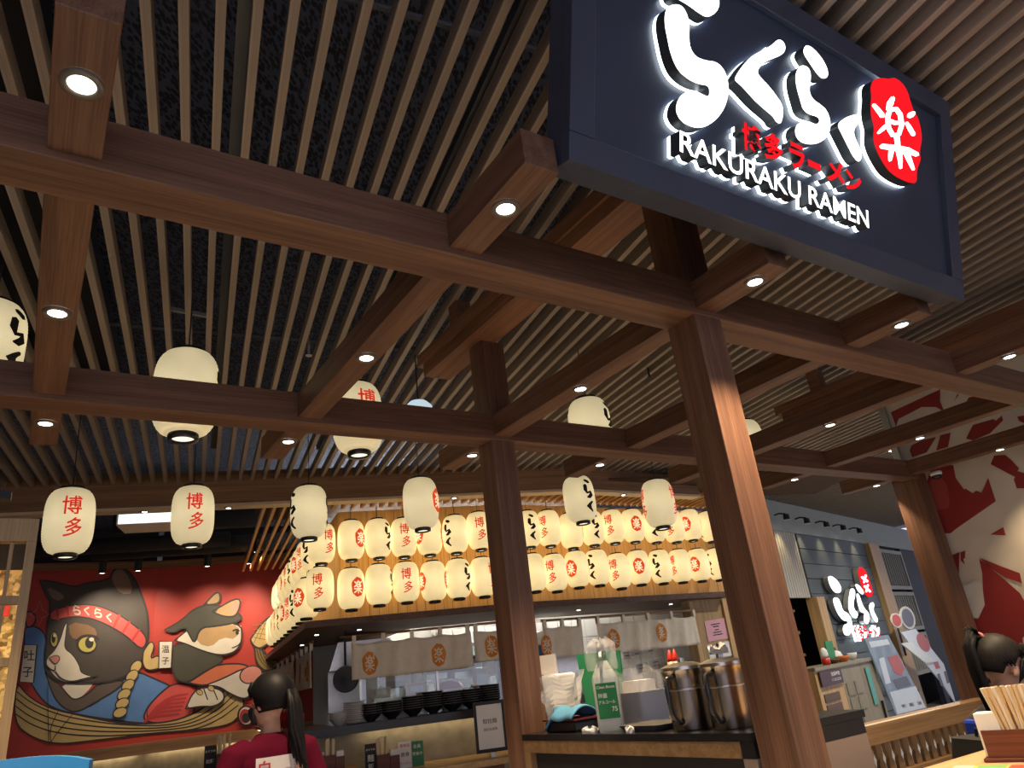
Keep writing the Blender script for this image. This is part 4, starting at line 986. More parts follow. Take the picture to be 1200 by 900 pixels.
pale = plain('mural_brick_red', (0.36, 0.06, 0.05), 0.6); wpaint(m1([(330,690),(350,600),(440,600),(470,760),(440,785),(345,790)]), pale, 1)
# bright metal edge of the wall
edge = tag(MB().box(-0.015, 0.015, -0.03, 0.03, 0.3, 3.4).build('metal_edge_strip', ALU, loc=AB(WALL_A - 0.14, WALL_B + 0.025), rotz=YA), 'bright metal edge strip on the corner of the cream and red wall', 'edge strip')
# dome camera under the rightmost cross beam
p = atz(1096, 553, XZ0); t = thing('dome_camera', 'small white dome security camera under the rightmost cross beam', 'camera', p)
MB().lathe([(0.045, 0.0), (0.048, -0.02), (0.042, -0.03)], 18).build('camera_base', WHITE, t, smooth=True)
MB().lathe([(0.038, -0.028), (0.036, -0.045), (0.025, -0.06), (0.0, -0.066)], 18).build('camera_dome', BLACKGLOSS, t, smooth=True)
# railing under the rear beam up to the far post
RA0, RA1, RB = 4.59, 6.27, 3.12
rl = thing('railing', 'low wooden railing with flat balusters, left of the far right post', 'railing', AB(RA0, RB), YA)
RLN = RA1 - RA0
MB().box(0, RLN, -0.02, 0.12, 0.80, 0.915).build('top_rail', W_RAIL, rl, bevel=0.004); MB().box(0, RLN, 0.0, 0.10, 0.52, 0.62).build('bottom_rail', W_RAIL, rl, bevel=0.004)
MB().box(0, RLN, 0.02, 0.08, 0, 0.52).build('kick_panel', W_RAIL, rl)
balp = [(-0.032, 0), (0.032, 0), (0.032, 0.05), (0.018, 0.08), (0.032, 0.115), (0.032, 0.18), (-0.032, 0.18), (-0.032, 0.115), (-0.018, 0.08), (-0.032, 0.05)]
bal = MB().prism(balp, Z0, np.array([1., 0, 0]), ZV, np.array([0, -1., 0]), -0.012, 0.012).mesh('baluster', W_RAILZ)
for i in range(16): inst('baluster', bal, rl, (0.06 + i * 0.105, 0.05, 0.62))
MB().box(0, RLN * 0.55, -0.015, 0.0, 0.916, 0.92).build('lit_edge_paint', plain('lit_edge_paint', (0.75, 0.75, 0.72), 0.4), rl)  # light on the rail's edge, painted as a thin pale strip
# ---- shop front
shopF = plain('shop_fascia_grey', (0.36, 0.40, 0.38), 0.7); 
SH_S = 9.5
def SP(s, off=0., z=0.): q = SHOP0 + SHOPD * s - SHOPN * off; return np.array([q[0], q[1], z])
def spix(x, y, off=0.): p = atplane(x, y, SP(0, off), SHOPN); q = p - SHOP0; return (q @ SHOPD, p[2])
sf = struct(MB().box(-1.2, SH_S, 0, 0.15, 3.12, SLAT_Z).build('trim_10', shopF, loc=SP(0), rotz=SHOPYAW))
struct(MB().box(-0.9, SH_S + 3, 0.5, 0.6, 0, SLAT_Z).build('wall_shop_back', plain('shop_dark', (0.03, 0.032, 0.04), 0.8), loc=SP(0), rotz=SHOPYAW))
def sprism(px, h0, h1, off=0.): return [spix(x, y, off) for x, y in px]
def sitem(mb, px, h0, h1, mi=0): return mb.prism(sprism(px, h0, h1, h1), Z0, SHOPD, ZV, -SHOPN, h0, h1, mi)
s0 = spix(938, 640)[0]; s1 = spix(1014, 640)[0]
PLK = [plain('blue_grey_plank_%d' % k, c, 0.6, noise=0.12, nscale=3) for k, c in enumerate([(0.10, 0.125, 0.145), (0.115, 0.14, 0.16), (0.09, 0.115, 0.135)])]
pw = struct(MB().box(s0, s1 + 0.05, 0.06, 0.12, 0, 3.12).build('wall_shop_planks', BLACK, loc=SP(0), rotz=SHOPYAW))
nz_ = 13
for i in range(nz_): MB().box(s0, s1, 0.02 + 0.004 * (i % 2), 0.058, 3.12 * i / nz_ + 0.005, 3.12 * (i + 1) / nz_ - 0.005).build('plank', PLK[i % 3], pw)
# pale ribbed panel, dark doorway, posts
sa, sb = spix(913, 640)[0], s0 - 0.03
zr = spix(940, 700)[1]
rp = struct(MB().box(sa, sb, 0.05, 0.10, zr, 3.12).build('wall_shop_panel', plain('pale_panel', (0.52, 0.50, 0.44), 0.6), loc=SP(0), rotz=SHOPYAW))
for i in range(9): MB().box(sa + (sb - sa) * i / 9, sa + (sb - sa) * (i + 0.8) / 9, 0.03, 0.05, zr, 3.12).build('rib', plain('pale_panel', (0.5, 0.5, 0.5)), rp)
wp = lambda nm, x0, x1, yy, z1, lab: tag(MB().box(spix(x0, yy)[0], spix(x1, yy)[0], -0.06, 0.12, 0, z1).build('shop_post', W_OAK, loc=SP(0), rotz=SHOPYAW), lab, 'post', 'shop front posts')
wp('post', 955, 964, 710, zr, 'narrow wooden door post left of the grey plank wall'); wp('post', 1015, 1026, 640, 3.12, 'wooden post right of the grey plank wall')
# shelf of goods in the dark doorway
ds0, ds1 = spix(905, 740)[0], spix(953, 740)[0]
dsh = thing('door_shelf', 'dark shelf unit inside the shop doorway left of the plank wall', 'shelf', SP(0), SHOPYAW)
for k in range(4): MB().box(ds0, ds1, 0.2, 0.45, 0.95 + k * 0.32, 0.99 + k * 0.32).build('shelf_board', W_HEAD, dsh)
MB().box(ds0, ds1, 0.45, 0.48, 0.9, 2.2).build('back_board', W_DARK, dsh)
# slatted shutters, three above one another
f0, f1 = spix(1026, 650)[0], spix(1046, 650)[0] + 0.6
LAT = plain('shutter_grey', (0.34, 0.34, 0.29), 0.6)
for k, (za, zb) in enumerate([(2.25, 3.05), (1.45, 2.2), (0.65, 1.4)]):
    t = thing('slatted_shutter', ['top', 'middle', 'bottom'][k] + ' grey slatted shutter right of the plank wall', 'shutter', SP(f0, 0.02), SHOPYAW, 'slatted shutters'); w = f1 - f0
    for q in ((0, w, za, za + 0.07), (0, w, zb - 0.07, zb)): MB().box(q[0], q[1], 0, 0.05, q[2], q[3]).build('frame_rail', LAT, t)
    for q in ((0, 0.08), (w - 0.08, w)): MB().box(q[0], q[1], 0.001, 0.049, za + 0.07, zb - 0.07).build('frame_stile', LAT, t)
    sm_ = MB().box(-0.02, 0.02, 0.01, 0.04, za + 0.07, zb - 0.07).mesh('slat', LAT)
    for i in range(1, 11): inst('slat', sm_, t, (0.08 + (w - 0.16) * i / 11, 0, 0))
struct(MB().box(f1, SH_S, 0.0, 0.1, 0, 3.12).build('wall_shop_right', plain('shop_navy', (0.016, 0.018, 0.035), 0.7), loc=SP(0), rotz=SHOPYAW))
# small wall lights over the planks
for k, x in enumerate((919, 943, 966, 986, 1005)):
    y = 605 + (x - 919) * 0.19; s_, z_ = spix(x, y, 0.15)
    t = thing('wall_light', '%s small warm picture light from the left over the grey plank wall' % ORD[k], 'wall light', SP(s_, 0.18, z_), SHOPYAW, 'picture lights')
    MB().tube([(0, 0.18, 0.05), (0, 0.1, 0.06), (0, 0, 0.03)], 0.012, 8).build('arm', BLACK, t); MB().lathe([(0.05, -0.06), (0.045, 0.02), (0.0, 0.03)], 12, cap=False).lathe([(0.0, -0.045), (0.045, -0.045)], 12, mi=1, cap=False).build('lamp_head', [BLACK, LENS_W], t)
    b_ = spot('bulb', (0, 0.0, -0.065), 14, 75, 0.9, col=(1, 0.75, 0.4), parent=t); b_.rotation_euler = (0.28, 0, 0)
# lit logo on the planks
lg = thing('shop_logo_sign', 'glowing white brush lettering with red seal on the grey plank wall', 'sign', SP(0), 0)
def g1(p): return [(960 + x / 7.5, 640 + y / 7.5) for x, y in p]
LG_W = glow('logo_white', (0.95, 1, 1), 2.4); LG_R = glow('logo_red', (1.0, 0.02, 0.03), 1.0)
base = SP(0)
for nm, pts, c in (('brush_letter', [(75,265),(110,262),(160,300),(195,360),(192,405),(150,415),(115,385),(85,325)], 'W'), ('brush_letter', [(118,455),(165,450),(190,500),(210,570),(250,585),(285,640),(292,720),(270,785),(225,785),(205,740),(215,690),(245,685),(252,660),(210,655),(165,600),(130,520)], 'W'),
    ('brush_letter', [(275,370),(312,375),(318,430),(300,500),(310,560),(345,590),(330,640),(290,620),(258,570),(255,480),(265,420)], 'W'), ('brush_letter', [(312,335),(345,335),(395,400),(385,430),(340,400)], 'W'),
    ('brush_letter', [(325,415),(350,420),(375,500),(400,550),(440,590),(445,650),(425,690),(395,670),(390,620),(400,590),(360,580),(335,500)], 'W'), ('brush_letter', [(435,510),(475,488),(485,520),(475,560),(500,610),(520,650),(505,678),(475,640),(445,580)], 'W'),
    ('seal_badge', [(335,200),(370,180),(400,200),(440,290),(475,400),(465,440),(430,450),(400,420),(365,340),(345,260)], 'R')):
    pl = smooth_poly([spix(x, y, 0.09) for x, y in g1(pts)], 1)
    MB().prism(pl, Z0, SHOPD, ZV, -SHOPN, 0.0, 0.09, 0, 1, 1).build(nm, [LG_W if c == 'W' else LG_R, ALU], lg)
for pts, ws_ in (([(375,270),(425,310)], (16, 20)), ([(410,255),(395,320)], (18, 14)), ([(400,350),(450,400)], (18, 16)), ([(430,340),(415,400)], (16, 14))):
    MB().prism([spix(x, y, 0.096) for x, y in g1(brush(pts, ws_))], Z0, SHOPD, ZV, -SHOPN, 0.091, 0.096).build('seal_character', LG_W, lg)
for i, ch in enumerate('博多ラーメン'):
    s_, z_ = spix(*g1([(335 + i * 38, 765 - i * 3)])[0], 0.05); put_solid(MB(), ch, SHOPD * s_ + ZV * z_, SHOPD, ZV, -SHOPN, 0.26, 0.26, 0, 0.05, 0.03).build('red_character', [LG_R, LG_W], lg)
# fill lamps added to brighten the shop entrance and its ceiling
for k, s_ in enumerate((-1.2, 2.6)):
    t = thing('shop_fill_lamp', ['added fill lamp above the shop doorway behind the thick post', 'added fill lamp above the menu posters behind the beams'][k], 'downlight', SP(s_, 2.2, SLAT_Z - 0.006)); inst('trim_ring', ring_me, t); inst('lens', lens_me, t); spot('bulb', (0, 0, -0.01), 330, 150, 0.6, col=(1, 0.93, 0.82), parent=t)
# host stand with carved doors
ST = 0.5
hs0, _ = spix(957, 800, ST); hs1, hz = spix(1022, 770, ST); hz = spix(985, 777, ST)[1]; hm = spix(988, 800, ST)[0]
hst = thing('host_stand', 'carved wooden host stand with teal tag in front of the plank wall', 'cabinet', SP(hs0, ST), SHOPYAW)
wd = hs1 - hs0; mid = hm - hs0
GREYW = wood('weathered_oak', (0.20, 0.17, 0.11), (0.33, 0.28, 0.19), 'Z', fine=30)
MB().box(0, mid - 0.005, 0, 0.4, 0.05, hz - 0.04).build('left_body', W_OAK, hst); MB().box(mid, wd, 0, 0.4, 0.05, hz - 0.04).build('right_body', GREYW, hst); MB().box(-0.03, wd + 0.03, -0.03, 0.42, hz - 0.04, hz).build('top', GREYW, hst)
for i in range(3):
    for j in range(2): MB().box(mid + 0.08 + j * 0.32, mid + 0.34 + j * 0.32, -0.015, -0.001, 0.32 + i * 0.2, 0.48 + i * 0.2).build('carved_panel', GREYW, hst)
for j in range(2):
    for i in range(4): MB().box(mid + 0.08 + j * 0.42 + i * 0.085, mid + 0.13 + j * 0.42 + i * 0.085, -0.012, -0.001, 0.12, 0.26).build('carved_motif', W_DARK, hst)
for i in range(3): MB().box(0.12, mid - 0.25, -0.012, -0.001, 0.45 + i * 0.13, 0.55 + i * 0.13).build('carved_slot', W_DARK, hst)
MB().box(mid + 0.95, mid + 1.12, -0.02, -0.013, hz - 0.62, hz - 0.12).build('teal_tag', plain('teal_card', (0.10, 0.38, 0.34), 0.6), hst)
sgn = MB().box(0.08, mid - 0.05, -0.035, -0.013, hz - 0.24, hz - 0.06).build('dark_sign_board', plain('plum_board', (0.06, 0.022, 0.028), 0.5), hst)
text_flat(MB(), '営業時間', (mid * 0.68, -0.037, hz - 0.11), (1, 0, 0), (0, 0, 1), (0, -1, 0), w=mid * 0.34, h=0.05, bold=0.01).build('printed_text', PAPER, sgn); text_flat(MB(), '11:30-22:00', (mid * 0.68, -0.037, hz - 0.18), (1, 0, 0), (0, 0, 1), (0, -1, 0), w=mid * 0.36, h=0.035).build('printed_text', PAPER, sgn)
def lathe_thing(name, label, cat, loc, prof, mats, group=None, n=16):
    return tag(MB().lathe(prof, n).build(name, mats, loc=loc, smooth=True), label, cat, group)
RED = plain('glossy_red', (0.55, 0.03, 0.02), 0.35); ORANGE = plain('orange_plastic', (0.62, 0.17, 0.03), 0.4); GREEN = plain('card_green', (0.03, 0.25, 0.10), 0.5)
b_ = thing('spice_bottle', 'small white bottle with red base on the host stand', 'bottle', SP(spix(976, 772, ST)[0], ST - 0.1, hz)); MB().lathe([(0.055, 0), (0.055, 0.09), (0.0, 0.09)], 16).build('bottle_base', RED, b_, smooth=True); MB().lathe([(0.042, 0.09), (0.05, 0.13), (0.045, 0.19), (0.02, 0.22), (0, 0.225)], 16).build('bottle_top', WHITE, b_, smooth=True)
for k, (x, nm, lab, mt, r_, h_) in enumerate([(997, 'orange_dish', 'small orange dish on the host stand', ORANGE, 0.10, 0.08), (986, 'dark_dish', 'small dark dish on the host stand beside the spice bottle', W_DARK, 0.08, 0.06), (1009, 'white_dish', 'small white dish on the host stand beside the poster', WHITE, 0.07, 0.10)]):
    lathe_thing(nm, lab, 'dish', SP(spix(x, 770, ST)[0], ST - 0.12, hz), [(r_ * 0.5, 0), (r_, h_ * 0.7), (r_, h_), (r_ * 0.9, h_), (r_ * 0.4, 0.02)], mt)
gcd = tag(MB().box(-0.14, 0.14, -0.01, 0.01, 0, 0.30).build('green_card', GREEN, loc=SP(spix(993, 760, ST)[0], ST - 0.25, hz), rotz=SHOPYAW), 'green price card standing on the host stand', 'card')
cat_t = thing('car_toy', 'small white rounded toy on the host stand', 'toy', SP(spix(1001, 765, ST)[0], ST - 0.3, hz), SHOPYAW)
MB().lathe([(0.11, 0.0), (0.13, 0.06), (0.10, 0.14), (0.0, 0.18)], 16).build('toy_body', WHITE, cat_t, smooth=True); MB().lathe([(0.05, 0.15), (0.05, 0.20), (0, 0.22)], 12).build('toy_top', W_DARK, cat_t, smooth=True)
# poster boards on stands
POST1 = plain('poster_blue_grey', (0.20, 0.26, 0.34), 0.5, noise=0.5, nscale=4); POSTW = plain('poster_pale', (0.60, 0.66, 0.74), 0.5, noise=0.08); INKB = plain('poster_ink', (0.12, 0.13, 0.18), 0.6); MEAT = plain('poster_meat', (0.45, 0.12, 0.13), 0.6)
def board(name, label, px, off, cols, legs=True):
    t = thing(name, label, 'poster', SP(0, off)); b0 = SP(0, off)
    pl = [spix(x, y, off) for x, y in px]
    bd_ = MB().prism(pl, Z0, SHOPD, ZV, -SHOPN, -0.02, 0.0).build('board', cols[0], t)
    for nm, q, m_ in cols[1]: MB().prism([spix(x, y, off + 0.003) for x, y in q], Z0, SHOPD, ZV, -SHOPN, 0.001, 0.003).build(nm, m_, bd_)
    ss = [s for s, z in pl]; zlo = min(z for s, z in pl)
    for s in ((min(ss) + 0.1, max(ss) - 0.1) if legs else ()): MB().bar(SHOPD * s + SHOPN * 0.05 + ZV * 0, SHOPD * s + SHOPN * 0.03 + ZV * (zlo + 0.3), 0.03).build('stand_leg', BLACK, t)
    return t
board('menu_poster', 'tall grey menu poster with raw meat picture on a stand', [(1013, 748), (1041, 744), (1086, 830), (1051, 839)], 0.55,
      (POST1, [('poster_footer', [(1043, 811), (1073, 804), (1085, 829), (1052, 837)], POSTW), ('poster_photo', [(1040, 770), (1052, 767), (1060, 784), (1056, 792), (1048, 788)], MEAT), ('poster_title', [(1018, 752), (1040, 749), (1043, 755), (1021, 759)], POSTW),
               ('poster_photo', [(1030, 772), (1036, 770), (1044, 800), (1038, 802)], POSTW), ('poster_photo', [(1046, 797), (1062, 792), (1068, 803), (1052, 808)], INKB)] +
              [('poster_icon', [(1056 + i * 9, 826 - i * 1.8), (1061 + i * 9, 825 - i * 1.8), (1062.5 + i * 9, 829 - i * 1.8), (1057.5 + i * 9, 830 - i * 1.8)], INKB) for i in range(3)]))
board('menu_poster', 'pale blue menu poster leaning beside the far right post', [(1056, 741), (1073, 737), (1106, 778), (1121, 826), (1104, 800), (1078, 770)], 0.50,
      (POSTW, [('poster_photo', ell(1082, 753, 6, 12, -0.5), MEAT), ('poster_photo', [(1094, 776), (1099, 775), (1102, 783), (1097, 784)], MEAT), ('poster_icon', [(1098, 790), (1101, 789), (1106, 803), (1103, 804)], INKB), ('poster_icon', [(1106, 787), (1109, 786), (1113, 800), (1110, 801)], INKB)]))
board('menu_sheet', 'small pale menu sheet held out in front of the blue poster', [(1056, 754), (1068, 752), (1096, 775), (1085, 777)], 0.53, (plain('sheet_pale', (0.66, 0.70, 0.70), 0.5), []), False)
for x, y, rx, ry, lab, m_ in ((1064, 724, 8, 14, 'grey oval hanging badge above the blue poster', INKB), (1051, 727, 6, 9, 'red and yellow shield badge above the grey poster', plain('badge_red', (0.5, 0.05, 0.03), 0.5))):
    t = thing('round_badge', lab, 'badge', SP(0, 0.45)); MB().prism([spix(a, b, 0.45) for a, b in ell(x, y, rx, ry, -0.35)], Z0, SHOPD, ZV, -SHOPN, -0.02, 0.0).build('badge_rim', SHEET, t)
    MB().prism([spix(a, b, 0.455) for a, b in ell(x, y, rx * 0.78, ry * 0.8, -0.35)], Z0, SHOPD, ZV, -SHOPN, 0.001, 0.005).build('badge_face', m_, t)
    s_, z_ = spix(x + 2, y + ry, 0.45); MB().bar(SHOPD * s_ + SHOPN * 0.012 + ZV * (z_ - 0.45), SHOPD * s_ + SHOPN * 0.012 + ZV * z_, 0.025).build('stem', BLACK, t)
# ---------------------------------------------------------------- bowls, kitchen equipment, bar items
BOWLK = plain('black_bowl', (0.02, 0.02, 0.025), 0.2); BOWLW = plain('white_china', (0.62, 0.60, 0.56), 0.3); BOWLR = plain('red_bowl', (0.45, 0.03, 0.025), 0.3)
bowl_prof = [(0.035, 0.0), (0.04, 0.012), (0.075, 0.04), (0.10, 0.075), (0.104, 0.08), (0.099, 0.08), (0.07, 0.042), (0.0, 0.016)]
bk_ = MB().lathe(bowl_prof, 20, cap=False)
bk_.m = [1 if (3 * 20 <= q < 5 * 20) else 0 for q in range(len(bk_.m))]
bowl_k = bk_.mesh('black_bowl', [BOWLK, plain('rim_glint', (0.13, 0.12, 0.11), 0.3)], True)  # glint of light along the rims, put into a greyer rim colour
for i, x in enumerate([434.5, 459, 484, 507.5, 530.6, 553.3, 575.5]):
    base = onL(x, 830, 0.36); base[2] = SHZ; n = [5, 5, 6, 7, 6, 6, 7][i]
    for k in range(n):
        o = inst('black_bowl', bowl_k, None, base + ZV * (0.021 * k), 0, (1.08, 1.08, 1.0)); tag(o, 'black noodle bowl, %s from the bottom in the %s black stack from the left' % (ORD[k], ORD[i]), 'bowl', 'black bowl stacks')
plate = MB().lathe([(0.05, 0), (0.09, 0.008), (0.11, 0.02), (0.106, 0.02), (0.05, 0.008), (0, 0.008)], 20, cap=False).mesh('white_plate', BOWLW, True)
base = onL(415, 830, 0.36); base[2] = SHZ
for k in range(11): tag(inst('white_plate', plate, None, base + ZV * 0.018 * k), 'white plate, %s from the bottom of the stack left of the black bowls' % ORD[k], 'plate', 'white plate stack')
base = onL(397, 832, 0.36); base[2] = SHZ
wb_ = MB().lathe(bowl_prof, 20, cap=False).mesh('white_bowl', BOWLW, True)
for k in range(3): tag(inst('white_bowl', wb_, None, base + ZV * 0.024 * k, 0, (0.95, 0.95, 0.9)), 'white bowl, %s from the bottom of the low stack at the shelf corner' % ORD[k], 'bowl', 'white bowl stack')
rb = MB().lathe(bowl_prof, 20, cap=False).mesh('red_bowl', BOWLR, True)
for k in range(8):
    p = seg_point('S', 0.55, 0.36, SHZ + 0.105) + dT * (0.05 - k * 0.034)
    o = inst('red_bowl', rb, None, p, YS, (0.95, 0.95, 1)); o.rotation_euler = (0, -math.pi / 2, YS); tag(o, '%s red bowl from the right in the row on the left kitchen shelf' % ORD[k], 'bowl', 'row of red bowls')
# kitchen equipment seen through the opening
def kpt(x, y, inn): return onL(x, y, -inn)
st_sh = thing('steel_rack', 'stainless steel rack with pots at the back of the kitchen', 'rack', PL + dD * 1.5 + dC * 0.2, YC)
for z in (1.05, 1.5, 1.9): MB().box(0, 2.2, 0, 0.4, z, z + 0.03).build('rack_shelf', STEEL, st_sh)
for x in (0, 1.05, 2.16): 
    for y in (0, 0.37): MB().box(x, x + 0.03, y, y + 0.03, 0, 2.1).build('rack_post', STEEL, st_sh)
for k, (dx, z, r_, h_, m_) in enumerate([(0.25, 1.08, 0.15, 0.22, 'stainless_steel'), (0.65, 1.08, 0.13, 0.18, 'white_china'), (1.35, 1.08, 0.16, 0.25, 'stainless_steel'), (1.8, 1.08, 0.12, 0.2, 'stainless_steel'), (0.35, 1.53, 0.14, 0.15, 'stainless_steel'), (0.8, 1.53, 0.12, 0.16, 'white_china'), (1.3, 1.53, 0.12, 0.12, 'stainless_steel'), (1.75, 1.53, 0.15, 0.18, 'white_china')]):
    p = PL + dD * 1.7 + dC * (0.2 + dx); p[2] = z
    t = thing('stock_pot', '%s pot from the left on the %s shelf of the steel rack' % (ORD[k % 4], 'lower' if k < 4 else 'upper'), 'pot', p, 0, 'pots on the rack')
    MB().lathe([(r_, 0), (r_, h_), (r_ + 0.01, h_ + 0.005), (r_ * 0.9, h_), (r_ * 0.9, 0.02)], 18).build('pot_body', MT[m_], t, smooth=False)
    for s_ in (-1, 1): MB().tube([(s_ * r_, -0.04, h_ * 0.7), (s_ * (r_ + 0.035), -0.03, h_ * 0.72), (s_ * (r_ + 0.035), 0.03, h_ * 0.72), (s_ * r_, 0.04, h_ * 0.7)], 0.007, 6).build('handle', STEEL, t)
wk = thing('wok', 'round dark wok hanging at the left of the kitchen opening', 'pan', kpt(405, 796, 0.35), YC)
w_ = MB().lathe([(0.0, 0.0), (0.08, 0.01), (0.13, 0.045), (0.135, 0.05), (0.12, 0.05), (0.0, 0.02)], 22, cap=False).build('pan', plain('wok_iron', (0.06, 0.06, 0.062), 0.4, 0.6), wk, smooth=True); w_.rotation_euler = (math.pi / 2, 0, 0)
MB().bar((0, 0, 0.12), (0, 0, LEDZ0 - wk.location[2]), 0.025).build('handle', BLACK, wk)
hd = thing('range_hood', 'stainless range hood and panel at the left of the kitchen', 'hood', PL + dD * 0.9 + dC * 0.0, YC)
MB().prism([(-0.1, 1.75), (0.75, 1.75), (0.6, 2.05), (0.0, 2.05)], Z0, np.array([1., 0, 0]), ZV, np.array([0, -1., 0]), -0.5, 0.0).build('hood_body', STEEL, hd); MB().box(-0.1, 0.7, 0.48, 0.5, 1.0, 1.75).build('back_panel', STEEL, hd)
MB().box(-0.1, 0.7, 0.0, 0.48, 0.9, 1.0).build('stove_top', STEEL, hd)
pd = thing('pink_dome', 'pink dome-shaped cover with a white label behind the bowl stacks', 'cover', kpt(527, 806, 0.05) - ZV * 0.08, YC)
MB().lathe([(0.17, 0.0), (0.165, 0.06), (0.13, 0.12), (0.07, 0.15), (0, 0.16)], 22).build('dome', plain('pink_plastic', (0.62, 0.07, 0.17), 0.35), pd, smooth=True); MB().box(-0.10, 0.10, -0.176, -0.172, 0.0, 0.07).build('label_card', PAPER, pd)
MB().box(-0.15, 0.15, -0.12, 0.12, -1.0 + 0.0, -0.001).build('stand', STEEL, pd)
for k, (x, y, w, h, inn, col, lab) in enumerate([(462, 795, 0.34, 0.20, 0.5, (0.45, 0.47, 0.50), 'grey boxy appliance behind the second bowl stack'), (488, 808, 0.22, 0.14, 0.3, (0.62, 0.36, 0.24), 'small orange box behind the third bowl stack'), (545, 778, 0.36, 0.16, 0.6, (0.30, 0.33, 0.36), 'dark grey appliance above the pink dome'),
        (563, 797, 0.14, 0.26, 0.35, (0.70, 0.66, 0.55), 'cream carton behind the sixth bowl stack'), (447, 812, 0.18, 0.1, 0.3, (0.66, 0.64, 0.60), 'white tray behind the first bowl stack'), (510, 782, 0.30, 0.14, 0.7, (0.60, 0.62, 0.62), 'pale box on the rack behind the noren')]):
    p = kpt(x, y, inn); t = thing('kitchen_appliance', lab, 'appliance', (p[0], p[1], p[2] - h / 2), YC, 'kitchen clutter')
    MB().box(-w / 2, w / 2, -0.1, 0.1, 0, h).build('body', plain('clutter_%d' % k, col, 0.4), t, bevel=0.01); MB().box(-w * 0.35, w * 0.3, -0.104, -0.1, h * 0.35, h * 0.75).build('front_plate', ALU if k % 2 else WHITE, t)
    MB().box(-w * 0.4, w * 0.4, -0.08, 0.08, -(p[2] - h / 2 - 0.02) if inn < 0.55 else -0.06, -0.001).build('base', STEEL, t)
GL = glass('splash_glass', mixf=0.10)
gs = thing('glass_screen', 'clear glass splash screen behind the black bowl stacks', 'glass screen', PL - dD * 0.16, YC)
g0 = (onL(424, 790, 0.16) - PL) @ dC
for u0, u1 in ((g0, g0 + 0.75), (g0 + 0.78, LL - 0.05)): MB().box(u0, u1, 0, 0.008, SHZ + 0.002, 1.85).build('pane', GL, gs)
for u in (g0 - 0.015, g0 + 0.765): MB().box(u - 0.012, u + 0.012, -0.012, 0.02, SHZ + 0.002, 1.9).build('screen_post', STEEL, gs)
p = onR(617, 782, -0.3); bl = thing('blue_screen', 'bright blue panel beside the slim post inside the kitchen', 'panel', (p[0], p[1], 0), YA)
MB().box(-0.35, 0.35, 0, 0.04, 1.1, p[2] + 0.22).build('screen_face', plain('blue_sheet', (0.04, 0.16, 0.45), 0.4), bl); MB().box(-0.37, 0.37, 0.04, 0.08, 0.0, p[2] + 0.24).build('screen_back', ALU, bl)
p = onR(664, 780, -0.5); fr = thing('steel_cabinet', 'tall steel refrigerator right of the blue panel', 'refrigerator', (p[0], p[1], 0), YA)
MB().box(-0.25, 0.25, 0, 0.6, 0, 1.95).build('body', STEEL, fr, bevel=0.01); MB().box(-0.23, 0.23, -0.02, -0.001, 0.1, 1.9).build('door', STEEL, fr); MB().box(0.15, 0.18, -0.05, -0.02, 0.9, 1.3).build('handle', ALU, fr)
# papers pinned on the tiles
tp = KC + dB * 1.9
for k, (px, lab, c) in enumerate([([(738, 757), (751, 755), (753, 767), (740, 769)], 'upper left grey sheet pinned on the kitchen tiles', (0.42, 0.43, 0.45)), ([(752, 754), (769, 751), (771, 764), (754, 766)], 'upper right grey sheet pinned on the kitchen tiles', (0.45, 0.46, 0.48)), ([(745, 779), (758, 776), (760, 787), (747, 790)], 'lower left sheet with dark picture on the kitchen tiles', (0.38, 0.38, 0.42)), ([(760, 774), (776, 771), (778, 786), (762, 788)], 'lower right sheet pinned on the kitchen tiles', (0.46, 0.46, 0.47)), ([(729, 757), (736, 756), (739, 772), (731, 773)], 'narrow pinkish sheet pinned on the kitchen tiles', (0.50, 0.42, 0.42))]):
    n_ = flat_on('pinned_sheet', lab, 'paper', px, tp - dB * 0.006, -dB, plain('sheet_%d' % k, c, 0.7), group='sheets on the tiles'); rule_lines(n_, [(0.05, 0.6), (0.0, 0.7), (-0.05, 0.5)], INKD, 0.2)
# bar items: cards, chopstick holders, framed notice
CHOP = plain('chopstick_wood', (0.66, 0.52, 0.32), 0.7); BOXW = wood('red_brown_box', (0.09, 0.025, 0.014), (0.17, 0.05, 0.028), 'X', fine=30)
chop_me = MB().box(-0.0028, 0.0028, -0.0028, 0.0028, 0, 0.21).mesh('chopstick', CHOP); sleeve = plain('paper_sleeve', (0.75, 0.70, 0.62), 0.7)
def chop_holder(p, yaw, lab, n=10, s=1.0):
    t = thing('chopstick_holder', lab, 'holder', p, yaw, 'chopstick holders')
    w = 0.045 * s; h = 0.11 * s
    for q in ((-w, w, -w, -w + 0.006), (-w, w, w - 0.006, w), (-w, -w + 0.006, -w + 0.006, w - 0.006), (w - 0.006, w, -w + 0.006, w - 0.006)): MB().box(q[0], q[1], q[2], q[3], 0, h).build('side_panel', BOXW, t)
    MB().box(-w + 0.006, w - 0.006, -w + 0.006, w - 0.006, 0, 0.008).build('bottom_panel', BOXW, t)
    MB().box(w + 0.004, w + 0.07 * s, -w, w, 0, h * 0.85).build('napkin_box', BOXW, t); MB().box(w + 0.01, w + 0.064 * s, -w * 0.6, w * 0.6, h * 0.85, h * 1.2).build('napkins', PAPER, t)
    for k in range(n):
        a, b = random.uniform(-0.7, 0.7) * w, random.uniform(-0.7, 0.7) * w
        c = inst('chopstick', chop_me, t, (a, b, 0.009), random.uniform(0, 3), (2.0 * s, 2.0 * s, (1.0 + random.uniform(-0.04, 0.04)) * s)); c.rotation_euler = (random.uniform(-0.06, 0.06), a * 1.2, 0)
    return t
for x, seg, out, lab in ((449, 'L', 0.75, 'chopstick holder on the bar beside the dark menu card'), ):
    p = onL(x, 893, out); p[2] = BARZ; chop_holder(p, YC, lab, 10, 1.25)
